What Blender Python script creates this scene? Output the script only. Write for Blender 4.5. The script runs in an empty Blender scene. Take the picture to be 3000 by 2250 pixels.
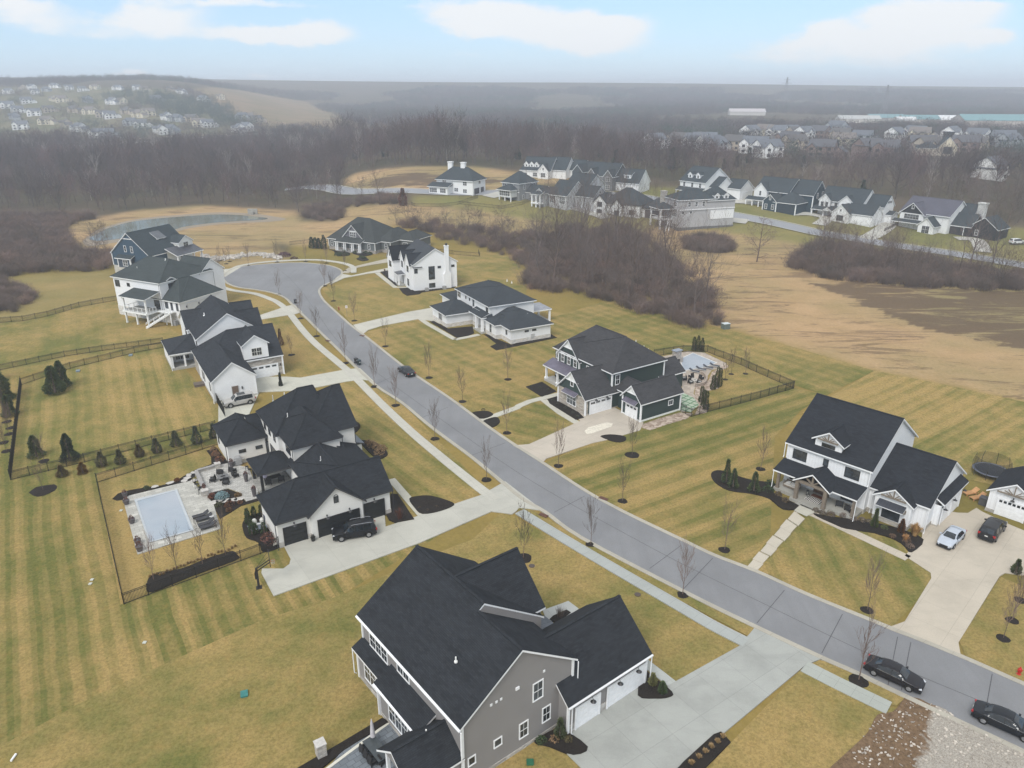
import bpy, math, random
from math import radians, sin, cos, pi, atan2, hypot
from mathutils import Vector, geometry, noise as mnoise
rnd = random.Random(7)
scene = bpy.context.scene
COL = scene.collection
# ------------------------------------------------------------------ camera
FPX = 2175.0; PITCH = math.atan(0.4); EYE = 50.0     # focal length for a 3000 px wide frame, tilt, height above the street
cam_d = bpy.data.cameras.new('camera'); cam = bpy.data.objects.new('camera', cam_d); COL.objects.link(cam)
cam_d.sensor_width = 36; cam_d.lens = 36*FPX/3000; cam_d.clip_start = .5; cam_d.clip_end = 20000
cam.location = (0, 0, EYE); cam.rotation_euler = (pi/2-PITCH, 0, 0); scene.camera = cam
# ------------------------------------------------------------------ light
SUN_EL, SUN_AZ = radians(48), radians(205)            # azimuth clockwise from +y
scene.view_settings.view_transform = 'Standard'; scene.view_settings.look = 'None'
scene.view_settings.gamma = 1; scene.view_settings.exposure = 0.95
sun_d = bpy.data.lights.new('sun', 'SUN'); sun = bpy.data.objects.new('sun', sun_d); COL.objects.link(sun)
sun_d.energy = 1.4; sun_d.angle = radians(28); sun_d.color = (1, .97, .93)
sd = Vector((sin(SUN_AZ)*cos(SUN_EL), cos(SUN_AZ)*cos(SUN_EL), sin(SUN_EL)))
sun.rotation_euler = sd.to_track_quat('Z', 'Y').to_euler()
world = bpy.data.worlds.new('World'); scene.world = world; world.use_nodes = True
CLOUDS = [  # direction of each cloud: (u, v) as seen, half width, half height, strength
 (60,40,150,40,.8),(130,85,110,30,.6),(420,50,90,45,.8),(480,80,150,40,.8),(700,5,260,14,.9),(740,105,110,28,1.),(930,85,110,38,1.2),(850,108,170,26,.9),
 (560,30,110,26,.6),(290,112,60,20,.5),(1330,25,170,45,.9),(1420,85,130,30,.8),(1500,60,150,55,1.1),(1700,85,170,55,1.3),(1760,135,160,40,.9),(1790,70,110,34,1.1),
 (395,214,42,11,1.3),(780,222,60,8,.7),(2430,80,58,32,1.1),(2690,35,160,38,1.2),(2760,55,140,28,1.),(2580,105,210,30,.8),(2500,150,260,32,.75),(2680,110,150,32,.9),
 (2250,170,160,22,.5),(2640,190,240,28,.6),(2900,110,50,22,1.3),(2880,20,60,14,.7),(1350,165,70,20,.5),(60,10,100,20,.5),(2300,130,90,24,.6),(1450,160,110,20,.35)]
def build_world():
    nt = world.node_tree; N = nt.nodes; L = nt.links; N.clear()
    out = N.new('ShaderNodeOutputWorld'); bg = N.new('ShaderNodeBackground'); L.new(bg.outputs[0], out.inputs[0])
    sky = N.new('ShaderNodeTexSky'); sky.sky_type = 'NISHITA'; sky.sun_disc = False
    sky.sun_elevation = SUN_EL; sky.sun_rotation = SUN_AZ; sky.air_density = 1; sky.dust_density = .6; sky.ozone_density = 2.0; sky.altitude = 200
    tc = N.new('ShaderNodeTexCoord'); sep = N.new('ShaderNodeSeparateXYZ'); L.new(tc.outputs['Generated'], sep.inputs[0])
    def M(op, a, b=None, c=None):
        n = N.new('ShaderNodeMath'); n.operation = op
        for i, v in enumerate((a, b, c)):
            if v is None: continue
            if hasattr(v, 'links'): L.new(v, n.inputs[i])
            else: n.inputs[i].default_value = v
        return n.outputs[0]
    az = M('ARCTAN2', sep.outputs[0], sep.outputs[1]); el = M('ARCSINE', sep.outputs[2])
    comb = N.new('ShaderNodeCombineXYZ'); L.new(az, comb.inputs[0]); L.new(M('MULTIPLY', el, 2.2), comb.inputs[1])
    def noise(scale, det, rough, dist=0):
        n = N.new('ShaderNodeTexNoise'); n.inputs['Scale'].default_value = scale; n.inputs['Detail'].default_value = det
        n.inputs['Roughness'].default_value = rough; n.inputs['Distortion'].default_value = dist; L.new(comb.outputs[0], n.inputs['Vector']); return n
    n1 = noise(20, 7, .65); n2 = noise(6, 5, .55)
    sepn = N.new('ShaderNodeSeparateColor'); L.new(n1.outputs['Color'], sepn.inputs[0])
    azd = M('ADD', az, M('MULTIPLY', M('SUBTRACT', sepn.outputs[0], .5), .045)); eld = M('ADD', el, M('MULTIPLY', M('SUBTRACT', sepn.outputs[1], .5), .022))
    tot = None
    for (u, v, hw, hh, s) in CLOUDS:
        a = (u-1500)/FPX; b = (1125-v)/FPX
        dx, dy, dz = a, cos(PITCH)+b*sin(PITCH), -sin(PITCH)+b*cos(PITCH)
        A = atan2(dx, dy); E = math.asin(dz/math.sqrt(dx*dx+dy*dy+dz*dz))
        p = M('MULTIPLY', M('SUBTRACT', azd, A), FPX/hw*1.15); q = M('MULTIPLY', M('SUBTRACT', eld, E), FPX/hh*1.35)
        r = M('ADD', M('MULTIPLY', p, p), M('MULTIPLY', q, q))
        g = M('MULTIPLY', M('EXPONENT', M('MULTIPLY', r, -.9)), s)
        tot = g if tot is None else M('ADD', tot, g)
    # broken cloud over the rest of the dome
    hi = N.new('ShaderNodeMapRange'); hi.interpolation_type = 'SMOOTHSTEP'; L.new(el, hi.inputs['Value']); hi.inputs['From Min'].default_value = .12; hi.inputs['From Max'].default_value = .3
    cl = M('MULTIPLY', M('MULTIPLY', n2.outputs['Fac'], 2.4), hi.outputs[0]); tot = M('ADD', tot, cl)
    ramp = N.new('ShaderNodeMapRange'); ramp.interpolation_type = 'SMOOTHSTEP'
    L.new(M('ADD', tot, M('MULTIPLY', M('SUBTRACT', n1.outputs['Fac'], .5), 1.3)), ramp.inputs['Value']); ramp.inputs['From Min'].default_value = .38; ramp.inputs['From Max'].default_value = 1.15
    mp = N.new('ShaderNodeMix'); mp.data_type = 'RGBA'; mp.inputs[0].default_value = .7      # thin high veil over the blue
    L.new(sky.outputs[0], mp.inputs[6]); mp.inputs[7].default_value = (2.3, 3.55, 5.1, 1)
    mx = N.new('ShaderNodeMix'); mx.data_type = 'RGBA'; L.new(M('MULTIPLY', ramp.outputs[0], .95), mx.inputs[0]); L.new(mp.outputs[2], mx.inputs[6]); mx.inputs[7].default_value = (4.9, 5.0, 5.1, 1)
    L.new(mx.outputs[2], bg.inputs[0]); bg.inputs[1].default_value = .1
build_world()
# ------------------------------------------------------------------ terrain
def ss(a, b, x):
    t = min(1, max(0, (x-a)/(b-a))); return t*t*(3-2*t)
def terr(x, y):
    if y < 150: return 0.0
    r = x/y
    z = 11*ss(235, 400, y)*ss(-.31, -.12, r)
    if y > 550:
        z += 62*ss(600, 1500, y)*(1-ss(-.46, -.17, r))
        hz = 77 - 13*ss(-.6, 0, r) - 14*ss(0, .7, r)
        z += (hz - 62*(1-ss(-.46, -.17, r)) - 11*ss(-.31, -.12, r))*ss(1400, 2600, y)
        z += 9*mnoise.noise(Vector((x*.0016, y*.0016, 3)))*ss(800, 1600, y)*(1-ss(1900, 2600, y))
    return z
def ray(u, v):
    a = (u-1500)/FPX; b = (1125-v)/FPX
    return Vector((a, cos(PITCH)+b*sin(PITCH), -sin(PITCH)+b*cos(PITCH)))
def G(u, v, z=0.0):
    "ground point (or point at height z) seen at photograph position u, v; used to survey the site"
    d = ray(u, v); t = (z-EYE)/d.z
    return Vector((d.x*t, d.y*t, z))
def T(u, v):
    "point on the terrain"
    d = ray(u, v)
    if d.z < -1e-4:
        t = (0-EYE)/d.z; p = Vector((d.x*t, d.y*t, 0))
        if p.y < 230: return p
    t = 200.0; step = 4.0
    while t < 9000:
        x, y, z = d.x*t, d.y*t, EYE+d.z*t
        if z <= terr(x, y): break
        t += step; step = max(4, t*.012)
    lo, hi = t-step, t
    for _ in range(18):
        m = (lo+hi)/2
        if EYE+d.z*m <= terr(d.x*m, d.y*m): hi = m
        else: lo = m
    return Vector((d.x*hi, d.y*hi, terr(d.x*hi, d.y*hi)))
# ------------------------------------------------------------------ object helpers
def tag(o, label=None, cat=None, group=None, kind=None):
    if label: o['label'] = label
    if cat: o['category'] = cat
    if group: o['group'] = group
    if kind: o['kind'] = kind
    return o
def empty(name, loc=(0, 0, 0), rz=0, label=None, cat=None, group=None):
    o = bpy.data.objects.new(name, None); COL.objects.link(o); o.location = loc; o.rotation_euler = (0, 0, rz); o.empty_display_size = .3
    return tag(o, label, cat, group)
class MB:
    "collects faces with metre-true texture coordinates"
    def __init__(s): s.v = []; s.f = []; s.uv = []; s.smooth = False
    def face(s, pts, flip=False):
        pts = [Vector(p) for p in pts]
        if flip: pts = pts[::-1]
        n = Vector((0, 0, 0))
        for i in range(len(pts)):
            a, b = pts[i], pts[(i+1) % len(pts)]; n += Vector(((a.y-b.y)*(a.z+b.z), (a.z-b.z)*(a.x+b.x), (a.x-b.x)*(a.y+b.y)))
        if n.length < 1e-9: return
        n.normalize()
        if abs(n.z) > .999: U, V = Vector((1, 0, 0)), Vector((0, 1, 0))
        else:
            U = Vector((0, 0, 1)).cross(n).normalized(); V = n.cross(U)
        b = len(s.v); s.v += pts; s.f.append(tuple(range(b, b+len(pts)))); s.uv += [(p.dot(U), p.dot(V)) for p in pts]
    def box(s, x0, x1, y0, y1, z0, z1, bottom=True):
        c = [(x0,y0),(x1,y0),(x1,y1),(x0,y1)]
        for i in range(4):
            a, b = c[i], c[(i+1) % 4]; s.face([(a[0],a[1],z0),(b[0],b[1],z0),(b[0],b[1],z1),(a[0],a[1],z1)])
        s.face([(p[0],p[1],z1) for p in c])
        if bottom: s.face([(p[0],p[1],z0) for p in c[::-1]])
    def obox(s, c, ax, ay, az, hx, hy, hz):
        c, ax, ay, az = Vector(c), Vector(ax).normalized(), Vector(ay).normalized(), Vector(az).normalized()
        P = lambda i, j, k: c+ax*hx*i+ay*hy*j+az*hz*k
        for q in (((-1,-1,-1),(1,-1,-1),(1,-1,1),(-1,-1,1)),((1,-1,-1),(1,1,-1),(1,1,1),(1,-1,1)),((1,1,-1),(-1,1,-1),(-1,1,1),(1,1,1)),((-1,1,-1),(-1,-1,-1),(-1,-1,1),(-1,1,1)),((-1,-1,1),(1,-1,1),(1,1,1),(-1,1,1)),((-1,1,-1),(1,1,-1),(1,-1,-1),(-1,-1,-1))):
            s.face([P(*k) for k in q])
    def bar(s, a, b, w, h=None, up=(0, 0, 1)):
        a, b = Vector(a), Vector(b); d = b-a; L = d.length
        if L < 1e-6: return
        d.normalize(); up = Vector(up)
        if abs(d.dot(up)) > .99: up = Vector((1, 0, 0))
        side = d.cross(up).normalized(); u2 = side.cross(d)
        s.obox((a+b)/2, d, side, u2, L/2, w/2, (h or w)/2)
    def tube(s, pts, rad, n=6, caps=True):
        pts = [Vector(p) for p in pts]; rings = []
        if not hasattr(rad, '__len__'): rad = [rad]*len(pts)
        for i, p in enumerate(pts):
            d = (pts[min(i+1, len(pts)-1)]-pts[max(i-1, 0)]).normalized(); up = Vector((0, 0, 1)) if abs(d.z) < .9 else Vector((1, 0, 0))
            a = d.cross(up).normalized(); b = d.cross(a); rings.append([p+(a*cos(2*pi*k/n)+b*sin(2*pi*k/n))*rad[i] for k in range(n)])
        for i in range(len(pts)-1):
            for k in range(n):
                s.face([rings[i][k], rings[i+1][k], rings[i+1][(k+1) % n], rings[i][(k+1) % n]])
        if caps: s.face(rings[0]); s.face(rings[-1][::-1])
    def lathe(s, c, prof, n=12):
        c = Vector(c)
        for i in range(len(prof)-1):
            (r0, z0), (r1, z1) = prof[i], prof[i+1]
            for k in range(n):
                a, b = 2*pi*k/n, 2*pi*(k+1)/n
                q = [c+Vector((r0*cos(a), r0*sin(a), z0)), c+Vector((r0*cos(b), r0*sin(b), z0)), c+Vector((r1*cos(b), r1*sin(b), z1)), c+Vector((r1*cos(a), r1*sin(a), z1))]
                if r0 < 1e-6: q = q[1:]
                elif r1 < 1e-6: q = q[:3]
                s.face(q)
    def poly(s, pts, z, thick=0):
        "flat sheet from a world polygon"
        P = [Vector((p[0], p[1], 0)) for p in pts]
        area = sum(P[i].x*P[(i+1) % len(P)].y-P[(i+1) % len(P)].x*P[i].y for i in range(len(P)))
        if area < 0: P.reverse()
        for t in geometry.tessellate_polygon([P]):
            q = [P[i] for i in t]
            if (q[1]-q[0]).cross(q[2]-q[0]).z < 0: q.reverse()
            s.face([(p.x, p.y, z) for p in q])
        if thick:
            for i in range(len(P)):
                a, b = P[i], P[(i+1) % len(P)]; s.face([(a.x,a.y,z-thick),(b.x,b.y,z-thick),(b.x,b.y,z),(a.x,a.y,z)])
    def mesh(s, name, mat, weld=False, smooth=False):
        me = bpy.data.meshes.new(name); me.from_pydata([tuple(p) for p in s.v], [], s.f)
        uv = me.uv_layers.new(name='UVMap'); flat = [c for t in s.uv for c in t]; uv.data.foreach_set('uv', flat)
        if mat: me.materials.append(mat)
        if smooth:
            import bmesh
            bm = bmesh.new(); bm.from_mesh(me); bmesh.ops.remove_doubles(bm, verts=bm.verts, dist=.0008)
            for f in bm.faces: f.smooth = True
            bm.to_mesh(me); bm.free()
        return me
    def build(s, name, mat, parent=None, loc=(0, 0, 0), rz=0, smooth=False):
        o = bpy.data.objects.new(name, s.mesh(name, mat, smooth=smooth)); COL.objects.link(o); o.location = loc; o.rotation_euler = (0, 0, rz)
        if parent: o.parent = parent
        return o
def kids(o, cache={}):
    return [c for c in bpy.data.objects if c.parent == o]
def tree_of(o):
    return (o, [tree_of(c) for c in kids(o)])
def copy_tree(t, parent=None):
    o, ch = t; c = o.copy(); COL.objects.link(c); c.parent = parent
    for q in ch: copy_tree(q, c)
    return c
def smooth_line(pts, n=6, closed=False):
    P = [Vector((p[0], p[1], 0)) for p in pts]; out = []; m = len(P)
    for i in range(m if closed else m-1):
        g = (lambda k: P[k % m]) if closed else (lambda k: P[min(max(k, 0), m-1)])
        a, b, c, d = g(i-1), g(i), g(i+1), g(i+2)
        for k in range(n):
            t = k/n; out.append(.5*((2*b)+(c-a)*t+(2*a-5*b+4*c-d)*t*t+(3*b-a-3*c+d)*t*t*t))
    if not closed: out.append(P[-1])
    return out
def strip(mb, line, w0, w1, z, zf=None, skirt=0):
    "ribbon along a world polyline from offset w0 to w1 (left of travel positive)"
    n = len(line); A = []; B = []
    for i in range(n):
        d = (line[min(i+1, n-1)]-line[max(i-1, 0)]); d.z = 0; d.normalize(); nn = Vector((-d.y, d.x, 0))
        a = line[i]+nn*w0; b = line[i]+nn*w1
        for q in (a, b): q.z = z+(zf(q.x, q.y) if zf else 0)
        A.append(a); B.append(b)
    for i in range(n-1):
        mb.face([A[i], A[i+1], B[i+1], B[i]], flip=(w1 < w0))
        if skirt:
            for Q, fl in ((A, False), (B, True)):
                mb.face([Q[i]-Vector((0,0,skirt)), Q[i+1]-Vector((0,0,skirt)), Q[i+1], Q[i]], flip=(w1 < w0) ^ (not fl))
    return A, B
# ------------------------------------------------------------------ materials
class NT:
    def __init__(s, name):
        s.m = bpy.data.materials.new(name); s.m.use_nodes = True; s.t = s.m.node_tree; s.N = s.t.nodes; s.L = s.t.links
        s.b = s.N['Principled BSDF']; s.tc = s.N.new('ShaderNodeTexCoord')
    def put(s, inp, v):
        if hasattr(v, 'links') : s.L.new(v, inp)
        elif isinstance(v, (tuple, list)): inp.default_value = (*v, 1) if (len(v) == 3 and inp.type == 'RGBA') else v
        else: inp.default_value = v
    def math(s, op, a, b=0, clamp=False):
        n = s.N.new('ShaderNodeMath'); n.operation = op; n.use_clamp = clamp; s.put(n.inputs[0], a); s.put(n.inputs[1], b); return n.outputs[0]
    def noise(s, vec, scale, det=3, rough=.55, dist=0):
        n = s.N.new('ShaderNodeTexNoise'); s.L.new(vec, n.inputs['Vector']); n.inputs['Scale'].default_value = scale
        n.inputs['Detail'].default_value = det; n.inputs['Roughness'].default_value = rough; n.inputs['Distortion'].default_value = dist; return n.outputs['Fac']
    def map(s, vec, scale=(1, 1, 1), rot=0, loc=(0, 0, 0)):
        n = s.N.new('ShaderNodeMapping'); s.L.new(vec, n.inputs[0]); n.inputs['Scale'].default_value = scale; n.inputs['Rotation'].default_value = (0, 0, rot); n.inputs['Location'].default_value = loc; return n.outputs[0]
    def rng(s, v, a, b, c=0, d=1, sm=True):
        n = s.N.new('ShaderNodeMapRange'); n.interpolation_type = 'SMOOTHSTEP' if sm else 'LINEAR'; s.L.new(v, n.inputs['Value'])
        for k, q in zip(('From Min', 'From Max', 'To Min', 'To Max'), (a, b, c, d)): s.put(n.inputs[k], q)
        return n.outputs[0]
    def mix(s, f, a, b, mode='MIX'):
        n = s.N.new('ShaderNodeMix'); n.data_type = 'RGBA'; n.blend_type = mode; s.put(n.inputs[0], f); s.put(n.inputs[6], a); s.put(n.inputs[7], b); return n.outputs[2]
    def bump(s, h, strength, dist=.02):
        n = s.N.new('ShaderNodeBump'); s.L.new(h, n.inputs['Height']); n.inputs['Strength'].default_value = strength; n.inputs['Distance'].default_value = dist; s.L.new(n.outputs[0], s.b.inputs['Normal'])
    def sep(s, vec):
        n = s.N.new('ShaderNodeSeparateXYZ'); s.L.new(vec, n.inputs[0]); return n.outputs
    def brick(s, vec, w, h, mortar=.02, off=.5, bias=0, smooth=.1):
        n = s.N.new('ShaderNodeTexBrick'); s.L.new(vec, n.inputs['Vector']); n.inputs['Scale'].default_value = 1; n.inputs['Brick Width'].default_value = w
        n.inputs['Row Height'].default_value = h; n.inputs['Mortar Size'].default_value = mortar; n.offset = off; n.inputs['Bias'].default_value = bias; n.inputs['Mortar Smooth'].default_value = smooth
        n.inputs['Color1'].default_value = (0, 0, 0, 1); n.inputs['Color2'].default_value = (1, 1, 1, 1); n.inputs['Mortar'].default_value = (.5, .5, .5, 1)
        return n
    def fin(s, col, rough=.7, spec=.3, metal=0):
        s.put(s.b.inputs['Base Color'], col); s.put(s.b.inputs['Roughness'], rough); s.b.inputs['Specular IOR Level'].default_value = spec; s.b.inputs['Metallic'].default_value = metal
        return s.m
def dark(c, k): return tuple(x*k for x in c)
def plain(name, c, rough=.6, spec=.3, metal=0, var=.12, sc=3):
    t = NT(name); n = t.noise(t.tc.outputs['Object'], sc, 4, .6); return t.fin(t.mix(t.rng(n, .3, .7), dark(c, 1-var), dark(c, 1+var)), rough, spec, metal)
_mats = {}
def once(fn):
    def g(*a):
        k = (fn.__name__, a)
        if k not in _mats: _mats[k] = fn(*a)
        return _mats[k]
    return g
@once
def m_shingle(c, v=.4):
    t = NT('roof_shingle'); uv = t.tc.outputs['UV']; b = t.brick(uv, .42, .145, .012); col = t.mix(t.math('MULTIPLY', t.sep(b.outputs['Color'])[0], 1), dark(c, 1-v), dark(c, 1+v))
    b2 = t.brick(t.map(uv, (1, 1, 1), 0, (3.1, 1.7, 0)), .9, .29, .0); col = t.mix(.45, col, t.mix(b2.outputs['Color'], dark(c, 1-v), dark(c, 1+v)))
    n = t.noise(uv, .35, 4, .6); col = t.mix(t.rng(n, .3, .72, 0, .5), col, dark(c, 1.4)); col = t.mix(t.rng(t.noise(uv, 25, 2, .7), .3, .7, 0, .35), col, dark(c, .55))
    col = t.mix(t.math('MULTIPLY', b.outputs['Fac'], .6), col, dark(c, .4)); t.bump(b.outputs['Fac'], -.6, .03); return t.fin(col, .92, .1)
@once
def m_metal_roof(c, step=.42):
    t = NT('standing_seam'); uv = t.tc.outputs['UV']; x = t.sep(uv)[0]; f = t.math('FRACT', t.math('DIVIDE', x, step)); s = t.math('LESS_THAN', f, .12)
    n = t.noise(uv, .8, 3); t.bump(s, .8, .04); return t.fin(t.mix(t.math('MULTIPLY', s, .7), t.mix(t.rng(n, .3, .7), dark(c, .85), dark(c, 1.15)), dark(c, .45)), .32, .5, .4)
@once
def m_siding(c, lap=.16):
    t = NT('lap_siding'); uv = t.tc.outputs['UV']; y = t.sep(uv)[1]; f = t.math('FRACT', t.math('DIVIDE', y, lap)); s = t.math('LESS_THAN', f, .14); t.bump(f, -.5, .02)
    n = t.noise(uv, .5, 4, .6); col = t.mix(t.rng(n, .3, .7), dark(c, .95), dark(c, 1.03)); b = t.brick(uv, 3.6, lap, 0.0); col = t.mix(t.math('MULTIPLY', t.sep(b.outputs['Color'])[0], .06), col, dark(c, .75))
    return t.fin(t.mix(t.math('MULTIPLY', s, .35), col, dark(c, .45)), .6, .3)
@once
def m_batten(c, step=.4):
    t = NT('board_and_batten'); uv = t.tc.outputs['UV']; x = t.sep(uv)[0]; f = t.math('FRACT', t.math('DIVIDE', x, step)); s = t.math('LESS_THAN', f, .13); t.bump(s, .7, .03)
    e = t.math('MULTIPLY', t.math('GREATER_THAN', f, .13), t.math('LESS_THAN', f, .2)); n = t.noise(uv, .5, 4, .6); col = t.mix(t.rng(n, .3, .7), dark(c, .95), dark(c, 1.03))
    return t.fin(t.mix(t.math('MULTIPLY', e, .3), col, dark(c, .5)), .6, .3)
@once
def m_brick(c, w=.3, h=.09, v=.1, mort=.8, rough=.8):
    t = NT('brick'); uv = t.tc.outputs['UV']; b = t.brick(uv, w, h, .012); col = t.mix(b.outputs['Color'], dark(c, 1-v), dark(c, 1+v)); n = t.noise(uv, .6, 5, .65); col = t.mix(t.rng(n, .35, .75, 0, .5), col, dark(c, 1-v*1.4))
    t.bump(b.outputs['Fac'], -.4, .012); return t.fin(t.mix(t.math('MULTIPLY', b.outputs['Fac'], .8), col, dark(c, mort)), rough, .2)
@once
def m_stone(c, w=.55, h=.2, v=.35):
    t = NT('stone_veneer'); uv = t.tc.outputs['UV']; wv = t.N.new('ShaderNodeTexVoronoi'); t.L.new(t.map(uv, (1/w, 1/h, 1)), wv.inputs['Vector']); wv.inputs['Scale'].default_value = 1; wv.inputs['Randomness'].default_value = .8
    sc = t.N.new('ShaderNodeSeparateColor'); t.L.new(wv.outputs['Color'], sc.inputs[0]); col = t.mix(sc.outputs[0], dark(c, 1-v), dark(c, 1+v)); col = t.mix(t.math('MULTIPLY', sc.outputs[1], .35), col, (c[0]*1.05, c[1]*.85, c[2]*.65))
    e = t.rng(wv.outputs['Distance'], .45, .75); t.bump(e, -.7, .04); return t.fin(t.mix(t.math('MULTIPLY', e, .4), col, dark(c, .55)), .85, .2)
@once
def m_paint(c, rough=.5): return plain('painted_trim', c, rough, .4, 0, .04, 2)
@once
def m_glass(c=(.03, .035, .04)):
    t = NT('window_glass'); n = t.noise(t.tc.outputs['Object'], .7, 3); return t.fin(t.mix(t.rng(n, .35, .7), dark(c, .6), dark(c, 2.2)), .07, .7)
@once
def m_wood(c=(.28, .14, .06), w=.14):
    t = NT('wood'); n = t.noise(t.map(t.tc.outputs['Object'], (2, 14, 14)), 1.5, 5, .6); return t.fin(t.mix(t.rng(n, .3, .7), dark(c, .65), dark(c, 1.3)), .6, .3)
@once
def m_concrete(c, joint=3.0, ang=0.0, stain=.25):
    c = dark(c, .86); t = NT('concrete'); g = t.N.new('ShaderNodeNewGeometry').outputs['Position']; b = t.brick(t.map(g, (1, 1, 1), -ang), joint, joint, .02, 0, 0, 0)
    n = t.noise(g, .25, 6, .65); col = t.mix(t.rng(n, .35, .75, 0, 1), c, dark(c, 1-stain)); col = t.mix(t.math('MULTIPLY', t.sep(b.outputs['Color'])[0], .25), col, dark(c, 1.12)); n2 = t.noise(g, 9, 3, .7)
    n4 = t.noise(t.map(g, (.12, .5, 1), -ang), 1, 5, .7, .8); col = t.mix(t.rng(n4, .5, .72, 0, .35), col, dark(c, .72)); n5 = t.noise(g, .09, 4, .7); col = t.mix(t.rng(n5, .55, .75, 0, .3), col, dark(c, 1.2))
    c = c; col = t.mix(t.rng(n2, .3, .7, 0, .22), col, dark(c, .6)); col = t.mix(t.math('MULTIPLY', b.outputs['Fac'], .35), col, dark(c, .4)); return t.fin(col, .85, .2)
@once
def m_paver(c, w=.6, h=.4, ang=0.0, v=.25, mort=.5):
    t = NT('stone_paving'); g = t.N.new('ShaderNodeNewGeometry').outputs['Position']; mp = t.map(g, (1, 1, 1), -ang); b = t.brick(mp, w, h, .02, .5, 0, 0); col = t.mix(b.outputs['Color'], dark(c, 1-v), dark(c, 1+v))
    n = t.noise(g, .8, 5, .65); col = t.mix(t.rng(n, .35, .7, 0, .5), col, dark(c, .7)); t.bump(b.outputs['Fac'], -.4, .02); return t.fin(t.mix(b.outputs['Fac'], col, dark(c, mort)), .8, .25)
@once
def m_leaf(c, v=.4):
    c = dark(c, 1.7) if max(c) < .12 else c
    t = NT('foliage'); oi = t.N.new('ShaderNodeNewGeometry'); n = t.noise(t.tc.outputs['Object'], 2.2, 3); col = t.mix(oi.outputs['Random Per Island'], dark(c, 1-v), dark(c, 1+v)); col = t.mix(t.rng(n, .3, .7, 0, .6), col, dark(c, .6)); return t.fin(col, .8, .2)
@once
def m_bark(c, v=.35):
    t = NT('bark'); oi = t.N.new('ShaderNodeObjectInfo'); n = t.noise(t.tc.outputs['Object'], .6, 3); col = t.mix(oi.outputs['Random'], dark(c, 1-v), (c[0]*(1+v)*1.05, c[1]*(1+v*.8), c[2]*(1+v))); col = t.mix(t.rng(n, .3, .7, 0, .5), col, dark(c, .6)); return t.fin(col, .9, .1)
@once
def m_mulch(c=(.018, .015, .013)):
    t = NT('mulch'); g = t.N.new('ShaderNodeNewGeometry').outputs['Position']; n = t.noise(g, 9, 4, .75); n2 = t.noise(g, .7, 3); t.bump(n, .8, .06); return t.fin(t.mix(t.rng(n2, .3, .75), t.mix(t.rng(n, .35, .7), dark(c, .5), dark(c, 2.2)), dark(c, 1.5)), .95, .1)
# ================================================================== GROUND
import numpy as np
def inpoly(X, Y, P):
    r = np.zeros(X.shape, bool); n = len(P)
    for i in range(n):
        x0, y0 = P[i][0], P[i][1]; x1, y1 = P[(i+1) % n][0], P[(i+1) % n][1]
        if y0 == y1: continue
        c = ((y0 > Y) != (y1 > Y)) & (X < (x1-x0)*(Y-y0)/(y1-y0)+x0); r ^= c
    return r
C_FOREST = (.105, .088, .07); C_TAN = (.40, .29, .175); C_LAWN = (.27, .205, .075); C_OLIVE = (.30, .235, .11); C_GREEN = (.215, .2, .085); C_DARK = (.15, .11, .08)
SITE = {
 'field': [(2085,955),(2145,963),(2339,1022),(2561,1085),(2769,1126),(3000,1176),(3500,1290),(3600,800),(3000,815),(2600,762),(2450,735),(2250,700),(2050,668),(1900,670),(1860,720),(2000,860),(2060,910)],
 'field_weeds': [(2330,815),(2600,835),(2900,850),(3400,900),(3400,1120),(2950,1020),(2700,960),(2500,880)],
 'meadow': [(181,683),(212,652),(280,638),(407,616),(588,602),(859,616),(886,647),(980,650),(1010,605),(1113,600),(1271,607),(1407,620),(1520,638),(1610,647),(1640,700),(1500,690),(1136,660),(1130,700),(1000,700),(960,720),(800,715),(830,750),(840,768),(620,785),(560,740),(340,740),(253,735),(203,711)],
 'hill': [(1010,525),(1045,507),(1181,491),(1384,487),(1520,507),(1700,512),(1690,535),(1560,540),(1450,560),(1250,562),(1180,566),(1030,566)],
 'hill_weeds': [(1060,543),(1150,510),(1400,514),(1470,530),(1420,542),(1250,546),(1100,548)],
 'lawns': [(1210,604),(1215,575),(1300,570),(1450,560),(1560,545),(1860,545),(2150,560),(2360,590),(2560,612),(2700,640),(3000,670),(3500,715),(3500,820),(3000,815),(2800,790),(2600,762),(2450,735),(2250,700),(2050,668),(1900,675),(1750,690),(1620,665),(1500,642),(1400,618),(1300,606)],
 'meadow_left': [(-300,840),(9,815),(136,805),(244,801),(335,787),(350,860),(345,872),(190,907),(0,947),(-300,1010)],
 'slope': [(560,262),(700,264),(900,298),(1000,340),(1080,374),(960,380),(850,376),(760,378),(700,335),(620,295)],
 'estate': [(-400,250),(0,255),(500,262),(560,290),(620,330),(760,380),(700,400),(400,425),(-400,450)],
}
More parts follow.
